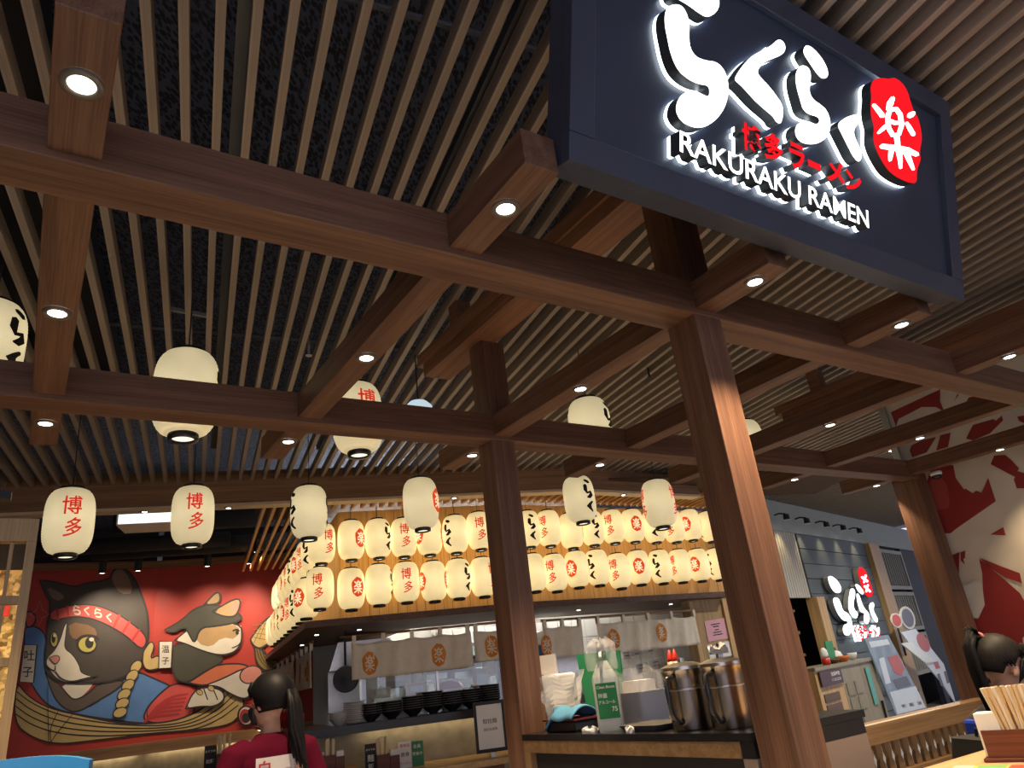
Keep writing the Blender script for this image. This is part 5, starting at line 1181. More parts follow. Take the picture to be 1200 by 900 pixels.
def bar_card(x, w, h, mats, lab, texts, out=0.75):
    p = onL(x, 893, out); p[2] = BARZ; t = thing('menu_card', lab, 'card', p, YC, 'cards on the bar')
    b = MB().box(-w / 2, w / 2, -0.006, 0.006, 0, h).build('card_sheet', mats[0], t)
    MB().box(-w / 2, w / 2, -0.03, 0.03, 0, 0.006).build('card_foot', mats[0], t) 
    for s, dz, ww, m_ in texts: text_flat(MB(), s, (0, -0.0075, h * dz), (1, 0, 0), (0, 0, 1), (0, -1, 0), w=w * ww, bold=0.01).build('printed_text', m_, b)
bar_card(434.5, 0.10, 0.235, (BLACK,), 'dark narrow menu card left of the chopstick holder', [('おすすめ', 0.8, 0.8, PAPER), ('麺', 0.5, 0.6, PAPER), ('飯', 0.22, 0.5, PAPER)])
bar_card(475, 0.125, 0.215, (PAPER,), 'white and red menu card right of the chopstick holder', [('新商品', 0.85, 0.7, RED), ('豚骨', 0.5, 0.6, INKD), ('ラーメン', 0.18, 0.8, RED)])
bar_card(489.5, 0.115, 0.205, (plain('card_green2', (0.03, 0.22, 0.08), 0.5),), 'green menu card beside the red and white one', [('会員', 0.8, 0.6, PAPER), ('募集中', 0.5, 0.8, PAPER)])
p = onL(578, 890, 0.95); p[2] = BARZ
fn = thing('framed_notice', 'black framed white notice standing on the bar by the slim post', 'notice', p, YC - 0.1)
w, h = 0.29, 0.42
MB().box(-w / 2 + 0.025, w / 2 - 0.025, -0.004, 0.008, 0.07, h - 0.03 + 0.05).build('sheet', PAPER, fn)
for q in ((-w / 2, w / 2, 0.04, 0.07), (-w / 2, w / 2, h + 0.02, h + 0.05), (-w / 2, -w / 2 + 0.025, 0.07, h + 0.02), (w / 2 - 0.025, w / 2, 0.07, h + 0.02)): MB().box(q[0], q[1], -0.012, 0.012, q[2], q[3]).build('frame_bar', BLACK, fn)
for s, z in (('取拉麵', 0.30), ('請在此排隊', 0.23)): text_flat(MB(), s, (0, -0.006, z), (1, 0, 0), (0, 0, 1), (0, -1, 0), w=0.13).build('printed_text', INKD, fn)
MB().box(-0.02, 0.02, -0.05, 0.06, 0, 0.04).build('foot', STEEL, fn)
# table by the mural with more holders, seen left of and behind the woman
def far_p(x, y, zd): return dep(x, y, zd)
ft = far_p(262, 900, 5.6); FZ = ft[2] - 0.02
tb = thing('side_table', 'wooden table with chopstick holder behind the masked woman on her left', 'table', (ft[0], ft[1], 0), YC)
MB().box(-0.5, 0.4, -0.25, 0.35, FZ - 0.04, FZ).build('table_top', W_OAKX, tb); 
for s_ in (-0.45, 0.35): MB().box(s_ - 0.03, s_ + 0.03, 0.02, 0.08, 0, FZ - 0.04).build('leg', BLACK, tb)
chop_holder((ft[0], ft[1], FZ), YC, 'chopstick holder left of the masked woman', 10, 1.15)
q = far_p(246, 899, 5.6); t = thing('menu_card', 'dark menu card left of the masked woman', 'card', (q[0], q[1], FZ), YC, 'cards on the bar'); b = MB().box(-0.045, 0.045, -0.006, 0.006, 0, 0.19).build('card_sheet', BLACK, t); text_flat(MB(), 'おすすめ', (0, -0.0075, 0.15), (1, 0, 0), (0, 0, 1), (0, -1, 0), w=0.075).build('printed_text', PAPER, b); text_flat(MB(), '拉麺', (0, -0.0075, 0.08), (1, 0, 0), (0, 0, 1), (0, -1, 0), w=0.06, bold=0.02).build('printed_text', PAPER, b)
f2 = far_p(376, 903, 6.0); F2 = f2[2] - 0.01
tb = thing('side_table', 'wooden table with two chopstick holders right of the masked woman', 'table', (f2[0], f2[1], 0), YC)
MB().box(-0.35, 0.3, -0.25, 0.25, F2 - 0.04, F2).build('table_top', W_OAKX, tb)
for s_ in (-0.3, 0.25): MB().box(s_ - 0.03, s_ + 0.03, 0, 0.06, 0, F2 - 0.04).build('leg', BLACK, tb)
for x, lab in ((363, 'chopstick holder just right of the masked woman'), (386, 'chopstick holder by the ribbed counter corner')):
    q = far_p(x, 900, 6.0); chop_holder((q[0], q[1], F2), YC, lab, 9, 1.08)

# ---------------------------------------------------------------- service counter between the two posts
CT = 1.205
sc_ = thing('service_counter', 'service counter with black top and wooden edge between the two posts', 'counter', AB(1.985, 1.745), YA)
cl = 3.095 - 1.745
MB().box(-0.005, 0.62, 0.002, cl, CT - 0.025, CT).build('counter_top', BLACKGLOSS, sc_); MB().box(0.0, 0.6, 0.06, cl, CT - 0.075, CT - 0.026).build('wood_edge', W_RAIL, sc_); MB().box(0.0, 0.6, 0.002, 0.058, CT - 0.075, CT - 0.026).build('end_cap', BLACKGLOSS, sc_)
MB().box(0.03, 0.58, 0.06, cl - 0.05, 0, CT - 0.076).build('black_front', BLACK, sc_); MB().box(0.0, 0.6, cl - 0.049, cl, 0, CT - 0.076).build('end_stile', W_RAILZ, sc_); MB().box(0.0, 0.6, 0.002, 0.058, 0, CT - 0.076).build('end_panel', plain('taupe_laminate', (0.22, 0.17, 0.145), 0.5), sc_)
def ca(x, y, a): p = atplane(x, y, dA * a, dA); p[2] = CT; return p
cyaw = YA - math.pi / 2          # local -Y faces the guests (-dA)
ux_c = -dB                        # to the right in the picture
# plates in a plastic bag
WBAG = film('white_bag', (0.85, 0.84, 0.82), 0.55, 0.35); CBAG = film('clear_bag', (0.9, 0.92, 0.94), 0.22, 0.15)
p = ca(648, 855, 2.25)
for k in range(7): tag(inst('paper_plate', MB().lathe([(0.10, 0), (0.13, 0.012), (0.127, 0.012), (0.09, 0.003), (0, 0.003)], 22, cap=False).mesh('paper_plate', PAPER, True), None, p + ZV * (0.001 + 0.013 * k)), 'white disposable plate, %s from the bottom in the bagged pile by the slim post' % ORD[k], 'plate', 'bagged plates')
bx_ = tag(MB().box(-0.115, 0.115, -0.10, 0.10, 0.0, 0.13).build('takeout_box', plain('white_foam', (0.74, 0.73, 0.70), 0.6), loc=p + ZV * 0.11, rotz=cyaw, bevel=0.012), 'white foam box on top of the bagged plates', 'box')
def crumple(name, label, cat, loc, w, d_, h, mat, seedv=0, amp=0.02, top_open=True, yaw=0.):
    """loose plastic bag: wrinkled shell"""
    rs = random.Random(seedv); n, m_ = 28, 12; mb = MB(); V = []
    ph = [rs.uniform(0, 6.28) for _ in range(8)]
    for j in range(m_ + 1):
        v = j / m_
        for i in range(n):
            t_ = 2 * math.pi * i / n
            k = 1 + 0.10 * math.sin(3 * t_ + ph[0] + 3 * v) + 0.07 * math.sin(7 * t_ + ph[1] - 4 * v) + 0.04 * math.sin(13 * t_ + ph[2] + 9 * v)
            q = (abs(math.cos(t_)) ** 0.5 * math.copysign(1, math.cos(t_)), abs(math.sin(t_)) ** 0.5 * math.copysign(1, math.sin(t_)))
            f_ = k * (1 + 0.08 * math.sin(v * 3)) * (1 if v < 0.75 else 1 + (v - 0.75) * (0.5 if top_open else -2.4))
            V.append((q[0] * w / 2 * f_, q[1] * d_ / 2 * f_, h * v + amp * math.sin(5 * t_ + ph[3]) * v + amp * 0.6 * math.sin(9 * t_ + ph[4]) * v))
    F_ = [(j * n + i, j * n + (i + 1) % n, (j + 1) * n + (i + 1) % n, (j + 1) * n + i) for j in range(m_) for i in range(n)]
    return tag(mb.add(V, F_).build(name, mat, loc=loc, rotz=yaw, smooth=False), label, cat)
crumple('plastic_bag', 'white crumpled plastic bag around the plates beside the slim post', 'bag', p + ZV * 0.001, 0.25, 0.25, 0.235, WBAG, 3, 0.02, yaw=cyaw)
tag(MB().box(-0.05, 0.05, -0.004, 0.004, 0, 0.09).build('paper_sheet', PAPER, loc=p + ZV * 0.245 + ux_c * 0.03, rotz=cyaw + 0.3), 'folded white paper sticking out of the plate bag', 'paper')
# black tray and blue towel
p = ca(676, 858, 2.12); tr = thing('serving_tray', 'black red-rimmed serving tray under the blue towel', 'tray', p, cyaw)
MB().prism([(-0.115, -0.09), (0.115, -0.09), (0.115, 0.09), (-0.115, 0.09)], Z0, np.array([1., 0, 0]), np.array([0, 1., 0]), ZV, 0, 0.045).build('tray_body', BLACKGLOSS, tr, bevel=0.01); MB().box(-0.12, 0.12, -0.095, 0.095, 0.046, 0.053).build('tray_rim', plain('dark_red_rim', (0.12, 0.02, 0.02), 0.4), tr)
tw = MB(); nu, nv = 16, 8; V = []
for j in range(nv + 1):
    for i in range(nu + 1):
        u = i / nu; v = j / nv; x = -0.10 + 0.21 * u; arch = 0.045 * (1 - (2 * v - 1) ** 2) ; z = 0.056 + arch + 0.006 * math.sin(u * 9) - (0.045 * max(0, 0.25 - u) * 4 if v < 0.35 else 0); V.append((x, -0.105 + 0.17 * v, max(z, 0.012)))
tw.add(V, [(j * (nu + 1) + i, j * (nu + 1) + i + 1, (j + 1) * (nu + 1) + i + 1, (j + 1) * (nu + 1) + i) for j in range(nv) for i in range(nu)])
tow = tag(tw.build('cleaning_towel', plain('blue_towel', (0.12, 0.36, 0.58), 0.95, noise=0.25, nscale=120), loc=p, rotz=cyaw, smooth=True), 'folded light blue cleaning towel on the black tray', 'towel'); md = tow.modifiers.new('t', 'SOLIDIFY'); md.thickness = 0.008
# spray bottle
p = ca(718, 858, 2.07); bo = thing('spray_bottle', 'clear alcohol spray bottle with green label in the middle of the counter', 'bottle', p, math.atan2(-p[0], p[1]) - 0.15)
BOT = film('cloudy_bottle', (0.80, 0.84, 0.80), 0.62, 0.25)
def rrect(w, d_, r_, n=4):
    out_ = []
    for cx, cy, a0 in ((w / 2 - r_, d_ / 2 - r_, 0), (-w / 2 + r_, d_ / 2 - r_, 90), (-w / 2 + r_, -d_ / 2 + r_, 180), (w / 2 - r_, -d_ / 2 + r_, 270)):
        for k in range(n + 1): a = R(a0 + 90 * k / n); out_.append((cx + r_ * math.cos(a), cy + r_ * math.sin(a)))
    return out_
def loft(mb, secs, mi=0, cap=True):
    """secs: list of (outline points 3D) with equal counts"""
    b = len(mb.v); n = len(secs[0])
    for s in secs: mb.v += [tuple(map(float, q)) for q in s]
    for j in range(len(secs) - 1):
        for i in range(n): mb.f.append((b + j * n + i, b + j * n + (i + 1) % n, b + (j + 1) * n + (i + 1) % n, b + (j + 1) * n + i)); mb.m.append(mi)
    if cap: mb.f.append(tuple(b + n - 1 - i for i in range(n))); mb.m.append(mi); mb.f.append(tuple(b + (len(secs) - 1) * n + i for i in range(n))); mb.m.append(mi)
    return mb
def sec(w, d_, r_, z, cx=0, cy=0): return [(x + cx, y + cy, z) for x, y in rrect(w, d_, r_)]
loft(MB(), [sec(.100, .075, .02, 0), sec(.106, .08, .022, .02), sec(.106, .08, .022, .20), sec(.098, .075, .022, .215), sec(.05, .046, .02, .262), sec(.036, .036, .016, .275)]).build('bottle_body', BOT, bo, auto=50)
MB().box(-0.038, 0.048, -0.0435, -0.0415, 0.05, 0.185).build('bottle_label', plain('label_green', (0.01, 0.20, 0.05), 0.5), bo)
lab_ = bo.children[-1]
for s, x, z, w in (('Clean Boost', 0.004, 0.170, 0.076), ('除菌', -0.012, 0.137, 0.036), ('アルコール', 0.002, 0.112, 0.07), ('75', 0.030, 0.085, 0.022)): text_flat(MB(), s, (x, -0.0445, z), (1, 0, 0), (0, 0, 1), (0, -1, 0), w=w, bold=0.012).build('printed_text', PAPER, lab_)
MB().lathe([(.021, .272), (.022, .30), (.016, .308)], 16).build('cap', GREEN, bo, smooth=True)
loft(MB(), [[(x, y, .308) for x, y in rrect(.03, .03, .01)], [(x, y - .004, .33) for x, y in rrect(.032, .045, .01)], [(x, y - .01, .348) for x, y in rrect(.026, .05, .01)]]).build('spray_head', plain('spray_grey', (0.55, 0.58, 0.62), 0.35), bo, auto=50)
MB().bar((0, -0.02, 0.315), (0, -0.045, 0.285), 0.012, 0.008).build('trigger', WHITE, bo)
crumple('plastic_bag', 'clear plastic bag hanging over the spray bottle head', 'bag', p + ZV * 0.235, 0.115, 0.09, 0.125, CBAG, 8, 0.008, False, yaw=cyaw)
# white tub with clear bag, green menu stand, flat tray
p = ca(757, 850, 2.33); tub = thing('plastic_tub', 'white plastic tub with a clear bag on the counter', 'tub', p, cyaw)
loft(MB(), [sec(.16, .15, .02, 0), sec(.185, .17, .02, .125), sec(.19, .175, .02, .13), sec(.18, .165, .02, .13), sec(.155, .145, .02, .01)]).build('tub_body', plain('tub_white', (0.68, 0.67, 0.68), 0.4), tub, auto=50)
MB().box(-0.06, 0.05, -0.05, 0.05, 0.03, 0.175).build('paper_pack', PAPER, tub)
crumple('plastic_bag', 'clear plastic bag bulging out of the white tub', 'bag', p + ZV * 0.06, 0.15, 0.14, 0.16, CBAG, 5, 0.018, True, yaw=cyaw)
gp = [(676, 767), (727, 762), (735, 832), (690, 836)]
n_ = flat_on('green_stand', 'green standing price board behind the spray bottle', 'price board', gp, dA * 2.52, -dA, plain('board_green', (0.02, 0.20, 0.09), 0.5), 0.006)
o, c, ux, uy, nn = n_
for s, du, dv, w, h in (('期間', 0.03, 0.085, 0.035, None), ('13', 0.01, 0.0, 0.065, None), ('元', -0.02, -0.01, 0.03, None)): text_flat(MB(), s, ux * du + uy * dv, ux, uy, nn, w=w, lift=0.008, bold=0.015).build('printed_text', PAPER, o)
MB().obox(uy * -0.075 + nn * 0.0075 + ux * 0.01, ux * 0.05, uy * 0.025, nn * 0.001).build('dish_photo', plain('dish_photo', (0.20, 0.06, 0.03), 0.5, noise=0.5, nscale=40), o)
bz = c[2] - CT; MB().box(-0.08, 0.08, -0.03, 0.03, -bz + 0.001, -bz + 0.012).build('stand_foot', BLACK, o)
MB().obox(-uy * 0.12 - nn * 0.006, ux * 0.02, nn * 0.004, uy * (bz - 0.11)).build('stand_stem', BLACK, o)
p = ca(768, 850, 2.13); ft_ = thing('flat_tray', 'flat dark grey tray in front of the white tub', 'tray', p, cyaw)
loft(MB(), [sec(.20, .17, .02, 0), sec(.235, .20, .02, .022), sec(.225, .19, .02, .022), sec(.195, .165, .02, .006)]).build('tray_body', plain('tray_grey', (0.10, 0.095, 0.09), 0.5), ft_, auto=50)
# steel pitchers
BRONZE = plain('worn_steel', (0.42, 0.36, 0.30), 0.25, 1.0, 0.15, 12)
def pitcher(x, a, lab, s=1.0, lidc=False):
    p = ca(x, 856, a); t = thing('water_pitcher', lab, 'pitcher', p, cyaw, 'steel pitchers')
    t.scale = (s, s, s)
    MB().lathe([(.066, 0), (.068, .006), (.070, .16), (.075, .185), (.078, .19), (.074, .19), (.066, .165), (.064, .01)], 28).build('pitcher_body', BRONZE, t, smooth=False, auto=40)
    MB().lathe([(.076, .19), (.076, .2), (.04, .212), (.012, .214), (.012, .226), (0, .228)], 28).build('lid', STEEL, t, auto=40)
    MB().lathe([(.0715, .125), (.0725, .128), (.0715, .131)], 28, cap=False).build('band', STEEL, t, smooth=True)
    MB().tube([(.02, -.074, .17), (.022, -.105, .165), (.024, -.112, .13), (.024, -.108, .06), (.023, -.085, .03), (.023, -.07, .028)], .0085, 10).build('handle', plain('handle_dark', (0.03, 0.03, 0.03), 0.3), t, smooth=True)
    MB().box(-0.012, 0.03, -0.074, -0.05, 0.19, 0.198).build('hinge', STEEL, t)
    return p
pitcher(813, 2.10, 'left steel water pitcher on the counter with dark handle', 1.08); p2 = pitcher(861, 2.12, 'right steel water pitcher half behind the thick post', 1.08)
crumple('tissue', 'crumpled white tissue lying on the right steel pitcher', 'tissue', p2 + ZV * 0.244, 0.06, 0.05, 0.03, PAPER, 12, 0.008, False)
for k, (x, lab) in enumerate(((794, 'left of two squeeze bottles with red caps behind the pitcher'), (800, 'right of two squeeze bottles with red caps behind the pitcher'))):
    p = ca(x + 4, 840, 2.45); t = thing('squeeze_bottle', lab, 'bottle', p, cyaw, 'squeeze bottles'); MB().lathe([(.018, 0), (.02, .2), (.016, .235), (0, .236)], 14).build('bottle_body', plain('amber_squeeze', (0.55, 0.42, 0.22), 0.4), t, smooth=True); MB().lathe([(.016, .236), (.014, .25), (.004, .285), (0, .286)], 12).build('red_cap', RED, t, smooth=True)
for k, (x, y, lab) in enumerate(((692, 860, 'crumpled white napkin left of the spray bottle'), (738, 857, 'small crumpled napkin right of the spray bottle'))): crumple('napkin', lab, 'napkin', ca(x, y, 2.02), 0.06 - 0.03 * k, 0.03, 0.02, PAPER, 20 + k, 0.006, False)
# ---------------------------------------------------------------- left: lattice screen, blue chair
LB = 3.10
def lpx(x, y, b=LB): p = atplane(x, y, dB * b, dB); return (p @ dA, p[2])
la1 = lpx(45, 620)[0]; ltop = lpx(45, 608)[1]
W_LAT = wood('lattice_oak', (0.26, 0.17, 0.08), (0.40, 0.28, 0.14), 'Z', fine=40)
ls = thing('lattice_screen', 'tall light wooden lattice screen at the left picture edge', 'screen', AB(la1, LB), YA)
zs = [lpx(30, y)[1] for y in (634, 702, 774, 846)]
LWD = 1.0
def la_at(px): return lpx(px, 740)[0] - la1
stw = -la_at(41 - 9 - 5)
MB().box(-LWD, 0, 0, 0.05, zs[0], ltop).build('head_panel', W_LAT, ls); MB().box(-0.03, 0, 0, 0.05, 0, zs[0] - 0.001).build('stile', W_LAT, ls); MB().box(-LWD, -LWD + 0.03, 0, 0.05, 0, zs[0] - 0.001).build('stile', W_LAT, ls)
for z in zs[1:] + [zs[3] - (zs[2] - zs[3]) * k for k in (1, 2, 3)]:
    if z > 0.05: MB().box(-LWD + 0.031, -0.031, 0.006, 0.044, z - 0.014, z + 0.014).build('cross_bar', W_LAT, ls)
for k in range(1, 22): MB().box(-0.03 - k * 0.043 - 0.006, -0.03 - k * 0.043 + 0.006, 0.015, 0.035, 0, zs[0] - 0.002).build('upright_bar', W_LAT, ls)
gm, nt, out = nodes('gold_glitter'); N = nt.nodes; L = nt.links
p_ = N.new('ShaderNodeBsdfPrincipled'); tc = N.new('ShaderNodeTexCoord'); vz = N.new('ShaderNodeTexVoronoi'); vz.inputs['Scale'].default_value = 70; L.new(tc.outputs['Object'], vz.inputs['Vector'])
cr = N.new('ShaderNodeValToRGB'); cr.color_ramp.elements[0].color = (0.20, 0.11, 0.02, 1); cr.color_ramp.elements[1].color = (0.85, 0.60, 0.20, 1); cr.color_ramp.elements[0].position = 0.2; cr.color_ramp.elements[1].position = 0.75
L.new(vz.outputs['Color'], cr.inputs[0]); L.new(cr.outputs[0], p_.inputs['Base Color']); p_.inputs['Metallic'].default_value = 0.6; p_.inputs['Roughness'].default_value = 0.35; L.new(p_.outputs[0], out.inputs[0])
gz = lpx(20, 668, LB + 0.3)[1]; gx = lpx(17, 740, LB + 0.3)[0] - la1
gd = thing('gold_display', 'glittering gold panel behind the lattice screen', 'panel', AB(la1 + 0.0, LB + 0.3), YA)
MB().box(-1.3, gx, 0, 0.03, 1.30, gz).build('gold_sheet', gm, gd); MB().box(-1.3, gx, 0, 0.03, 0.0, 1.299).build('grey_base', plain('speckled_grey', (0.16, 0.15, 0.14), 0.6, noise=0.6, nscale=60), gd)
for k, (x, z, w, h) in enumerate(((gx - 0.06, 1.72, 0.05, 0.07), (gx - 0.16, 1.60, 0.10, 0.04), (gx - 0.05, 1.9, 0.05, 0.05))): MB().box(x - w / 2, x + w / 2, -0.012, -0.001, z - h / 2, z + h / 2).build('red_label', RED if k != 1 else BLACK, gd)
MB().box(-1.3, gx, 0.005, 0.025, gz + 0.001, ltop).build('black_top', BLACK, gd)
s = spot('bulb', (-0.4, -0.2, 2.25), 70, 120, 0.8, col=(1, 0.8, 0.5), parent=gd)
MB().box(-0.8, -0.1, -0.23, -0.17, 2.27, 2.30).build('lamp_bar', BLACK, gd)
# blue chair
BLUE = plain('blue_plastic', (0.03, 0.22, 0.52), 0.25)
cp = dep(97, 880, 1.45)
ch = thing('bar_chair', 'blue glossy plastic chair back cut off at the bottom left', 'chair', (cp[0], cp[1], 0), 0.30)
cz = cp[2]
def shell(mb, w, z0, z1, bend, th, lean, n=14, m_=8):
    V = []
    for side in (0, 1):
        for j in range(m_ + 1):
            for i in range(n + 1):
                u = i / n; v = j / m_; x = -w + w * u; e = (2 * u - 1); y = bend * (1 - e * e) - lean * v + th * side; rz = (0.05 * (abs(e) ** 4)) * (v > 0.6)
                V.append((x, y, z0 + (z1 - z0) * v - rz * (v - 0.6)))
    k = (n + 1) * (m_ + 1); F_ = []
    for j in range(m_):
        for i in range(n):
            a = j * (n + 1) + i; F_ += [(a, a + 1, a + n + 2, a + n + 1), (k + a + n + 1, k + a + n + 2, k + a + 1, k + a)]
    for i in range(n): F_ += [(m_ * (n + 1) + i, m_ * (n + 1) + i + 1, k + m_ * (n + 1) + i + 1, k + m_ * (n + 1) + i), (i + 1, i, k + i, k + i + 1)]
    for j in range(m_): F_ += [(j * (n + 1), (j + 1) * (n + 1), k + (j + 1) * (n + 1), k + j * (n + 1)), ((j + 1) * (n + 1) + n, j * (n + 1) + n, k + j * (n + 1) + n, k + (j + 1) * (n + 1) + n)]
    return mb.add(V, F_)
shell(MB(), 0.46, 0.86, cz, 0.03, 0.03, -0.06).build('backrest', BLUE, ch, auto=40)
MB().box(-0.46, 0.0, -0.42, 0.06, 0.80, 0.84).build('seat', BLUE, ch, bevel=0.015)
for x in (-0.43, -0.03):
    for y in (-0.39, 0.02): MB().tube([(x, y, 0.80), (x + (0.04 if x > -0.2 else -0.04), y + (0.03 if y > -0.2 else -0.03), 0)], 0.014, 8).build('leg', STEEL, ch, smooth=True)
MB().bar((-0.43, -0.19, 0.3), (-0.03, -0.19, 0.3), 0.02).build('foot_rail', STEEL, ch)

# ---------------------------------------------------------------- people
SKIN = plain('skin', (0.52, 0.30, 0.21), 0.55, noise=0.05); HAIR = plain('black_hair', (0.006, 0.0055, 0.007), 0.55, noise=0.4, nscale=60, spec=0.18)
def ring(cx, cy, cz, rx, ry, n=20, tilt=0.0): return [(cx + rx * math.cos(2 * math.pi * k / n), cy + ry * math.sin(2 * math.pi * k / n), cz + tilt * math.sin(2 * math.pi * k / n)) for k in range(n)]
def ellipsoid(mb, c, r, n=18, m_=12, rot=None):
    c = np.array(c); secs = []
    for j in range(1, m_):
        t = math.pi * j / m_; pts = []
        for k in range(n):
            a = 2 * math.pi * k / n; q = np.array([r[0] * math.sin(t) * math.cos(a), r[1] * math.sin(t) * math.sin(a), -r[2] * math.cos(t)])
            if rot is not None: q = rot @ q
            pts.append(tuple(c + q))
        secs.append(pts)
    return loft(mb, secs)
def rotz3(a): return np.array([[math.cos(a), -math.sin(a), 0], [math.sin(a), math.cos(a), 0], [0, 0, 1]])
def rotx3(a): return np.array([[1, 0, 0], [0, math.cos(a), -math.sin(a)], [0, math.sin(a), math.cos(a)]])
def fuse(o, voxel, smooth=6):
    md = o.modifiers.new('fuse', 'REMESH'); md.mode = 'VOXEL'; md.voxel_size = voxel; md.use_smooth_shade = True
    ms = o.modifiers.new('soft', 'SMOOTH'); ms.factor = 0.5; ms.iterations = smooth; return o
def head_geo(mb, c, Rm):
    """skull, jaw, nose, ears, neck root; local head frame: +Y is the face"""
    def P(q): return np.array(c) + Rm @ np.array(q, float)
    ellipsoid(mb, P((0, -0.012, 0.03)), (0.077, 0.095, 0.09), rot=Rm); ellipsoid(mb, P((0, 0.022, -0.045)), (0.058, 0.068, 0.072), rot=Rm); ellipsoid(mb, P((0, 0.055, -0.085)), (0.03, 0.03, 0.024), rot=Rm)
    mb.tube([P((0, 0.082, 0.02)), P((0, 0.096, -0.01)), P((0, 0.108, -0.032)), P((0, 0.090, -0.042))], (0.008, 0.010, 0.014, 0.010), 8)
    for s in (-1, 1):
        ellipsoid(mb, P((s * 0.080, -0.005, -0.012)), (0.010, 0.020, 0.032), rot=Rm); ellipsoid(mb, P((s * 0.04, 0.062, -0.028)), (0.024, 0.022, 0.022), rot=Rm); ellipsoid(mb, P((s * 0.032, 0.070, 0.032)), (0.024, 0.012, 0.008), rot=Rm)
    mb.tube([P((-0.02, 0.083, -0.066)), P((0, 0.089, -0.064)), P((0.02, 0.083, -0.066))], (0.005, 0.008, 0.005), 6)
    return P
def face_parts(t, c, Rm, lips=(0.45, 0.14, 0.13)):
    def P(q): return np.array(c) + Rm @ np.array(q, float)
    for s in (-1, 1):
        e = ellipsoid(MB(), P((s * 0.031, 0.078, 0.006)), (0.013, 0.008, 0.007), 12, 8, Rm).build('eye', plain('eye_white', (0.7, 0.68, 0.66), 0.2), t, smooth=True)
        ellipsoid(MB(), P((s * 0.031, 0.084, 0.006)), (0.006, 0.004, 0.006), 10, 6, Rm).build('iris', BLACKGLOSS, e, smooth=True)
        MB().tube([P((s * 0.014, 0.086, 0.028)), P((s * 0.032, 0.086, 0.033)), P((s * 0.05, 0.076, 0.028))], 0.0035, 6).build('eyebrow', HAIR, t, smooth=True)
    MB().tube([P((-0.022, 0.086, -0.066)), P((0, 0.094, -0.0645)), P((0.022, 0.086, -0.066))], (0.003, 0.006, 0.003), 8).build('lips', plain('lips', lips, 0.4), t, smooth=True)
def hand_geo(mb, w, d, palm_n, side):
    """palm and five fingers from the wrist w along d; side = direction of the thumb"""
    w, d, palm_n, side = (np.array(q, float) for q in (w, d, palm_n, side)); d /= np.linalg.norm(d)
    mb.tube([w, w + d * 0.03, w + d * 0.085], (0.024, 0.032, 0.034), 10)
    for k, (o_, ln) in enumerate(((0.027, 0.066), (0.009, 0.078), (-0.009, 0.072), (-0.027, 0.056))):
        b = w + d * 0.085 + side * o_; mb.tube([b, b + d * ln * 0.45 + palm_n * 0.006, b + d * ln * 0.8 + palm_n * 0.02, b + d * ln + palm_n * 0.034], (0.0095, 0.009, 0.0082, 0.006), 8)
    b = w + d * 0.03 + side * 0.026; mb.tube([b, b + d * 0.03 + side * 0.022, b + d * 0.06 + side * 0.028 + palm_n * 0.012], (0.012, 0.0105, 0.0075), 8)
def strands(Pf, par, rootq, zf, n=44):
    """combed strands from the hairline to the tie"""
    mb = MB(); rq = np.array(rootq, float); c = np.array([0, -0.014, 0.03]); rad = np.array([0.094, 0.114, 0.106])
    def on(q): d = (q - c) / rad; return c + rad * d / np.linalg.norm(d)
    for k in range(n):
        a = 2 * math.pi * k / n; st = c + rad * np.array([math.cos(a), math.sin(a), 0.28 if math.sin(a) > 0 else (-0.25 - 0.25 * max(0, -math.sin(a)))])
        pts = [Pf(on(st * (1 - t) + rq * t + np.array([0, 0, 0.08 * math.sin(math.pi * t)]) * (1 if math.sin(a) > 0 else 0.0)) ) for t in np.linspace(0, 1, 7)]
        mb.tube(pts, (0.003, 0.0055, 0.006, 0.006, 0.006, 0.006, 0.004), 5)
    return mb.build('hair_strands', HAIR, par, smooth=True)
# --- woman in the maroon shirt (back to the viewer, head turned left)
hp = dep(317, 822, 3.55); HW = hp[2]                     # centre of the head
wt = thing('person', 'woman in a maroon staff shirt and black mask, seen from behind, long black ponytail', 'person', (hp[0], hp[1], 0), 0.62)
SHz = HW - 0.195                                        # shoulder height
body = MB()
loft(body, [ring(0, 0, 0.80, 0.15, 0.10), ring(0, 0, 0.98, 0.125, 0.085), ring(0, 0, 1.12, 0.14, 0.09), ring(0, 0, SHz - 0.05, 0.155, 0.085), ring(0, -0.01, SHz + 0.01, 0.11, 0.065), ring(0, -0.01, SHz + 0.05, 0.050, 0.050), ring(0, 0.0, SHz + 0.13, 0.042, 0.046)])
Rh = rotz3(0.55) @ rotx3(-0.10)
P = head_geo(body, (0, 0.0, HW), Rh)
for s in (-1, 1):
    sh_ = (s * 0.165, -0.01, SHz - 0.02); el = (s * 0.225, -0.03, SHz - 0.29); wr = (s * 0.20, 0.10, SHz - 0.50)
    body.tube([(s * 0.10, 0, SHz - 0.01), sh_, ((sh_[0] + el[0]) / 2, -0.02, (sh_[2] + el[2]) / 2), el, ((el[0] + wr[0]) / 2, 0.04, (el[2] + wr[2]) / 2), wr], (0.045, 0.05, 0.043, 0.036, 0.033, 0.024), 12)
    hand_geo(body, wr, (np.array(wr) - np.array(el)) * 1.0, np.array([-s * 1.0, 0, 0]), np.array([0, 0.6, 0.8]))
    body.tube([(s * 0.075, 0, 0.84), (s * 0.08, 0.01, 0.62), (s * 0.082, 0.02, 0.43), (s * 0.082, 0.0, 0.25), (s * 0.082, 0.0, 0.08)], (0.088, 0.075, 0.055, 0.05, 0.035), 12)
    ellipsoid(body, (s * 0.085, 0.06, 0.045), (0.042, 0.11, 0.04))
fuse(body.build('body', SKIN, wt), 0.008, 4)
face_parts(wt, (0, 0, HW), Rh)
SHIRT = plain('maroon_shirt', (0.075, 0.003, 0.015), 0.9, noise=0.18, nscale=10, spec=0.08)
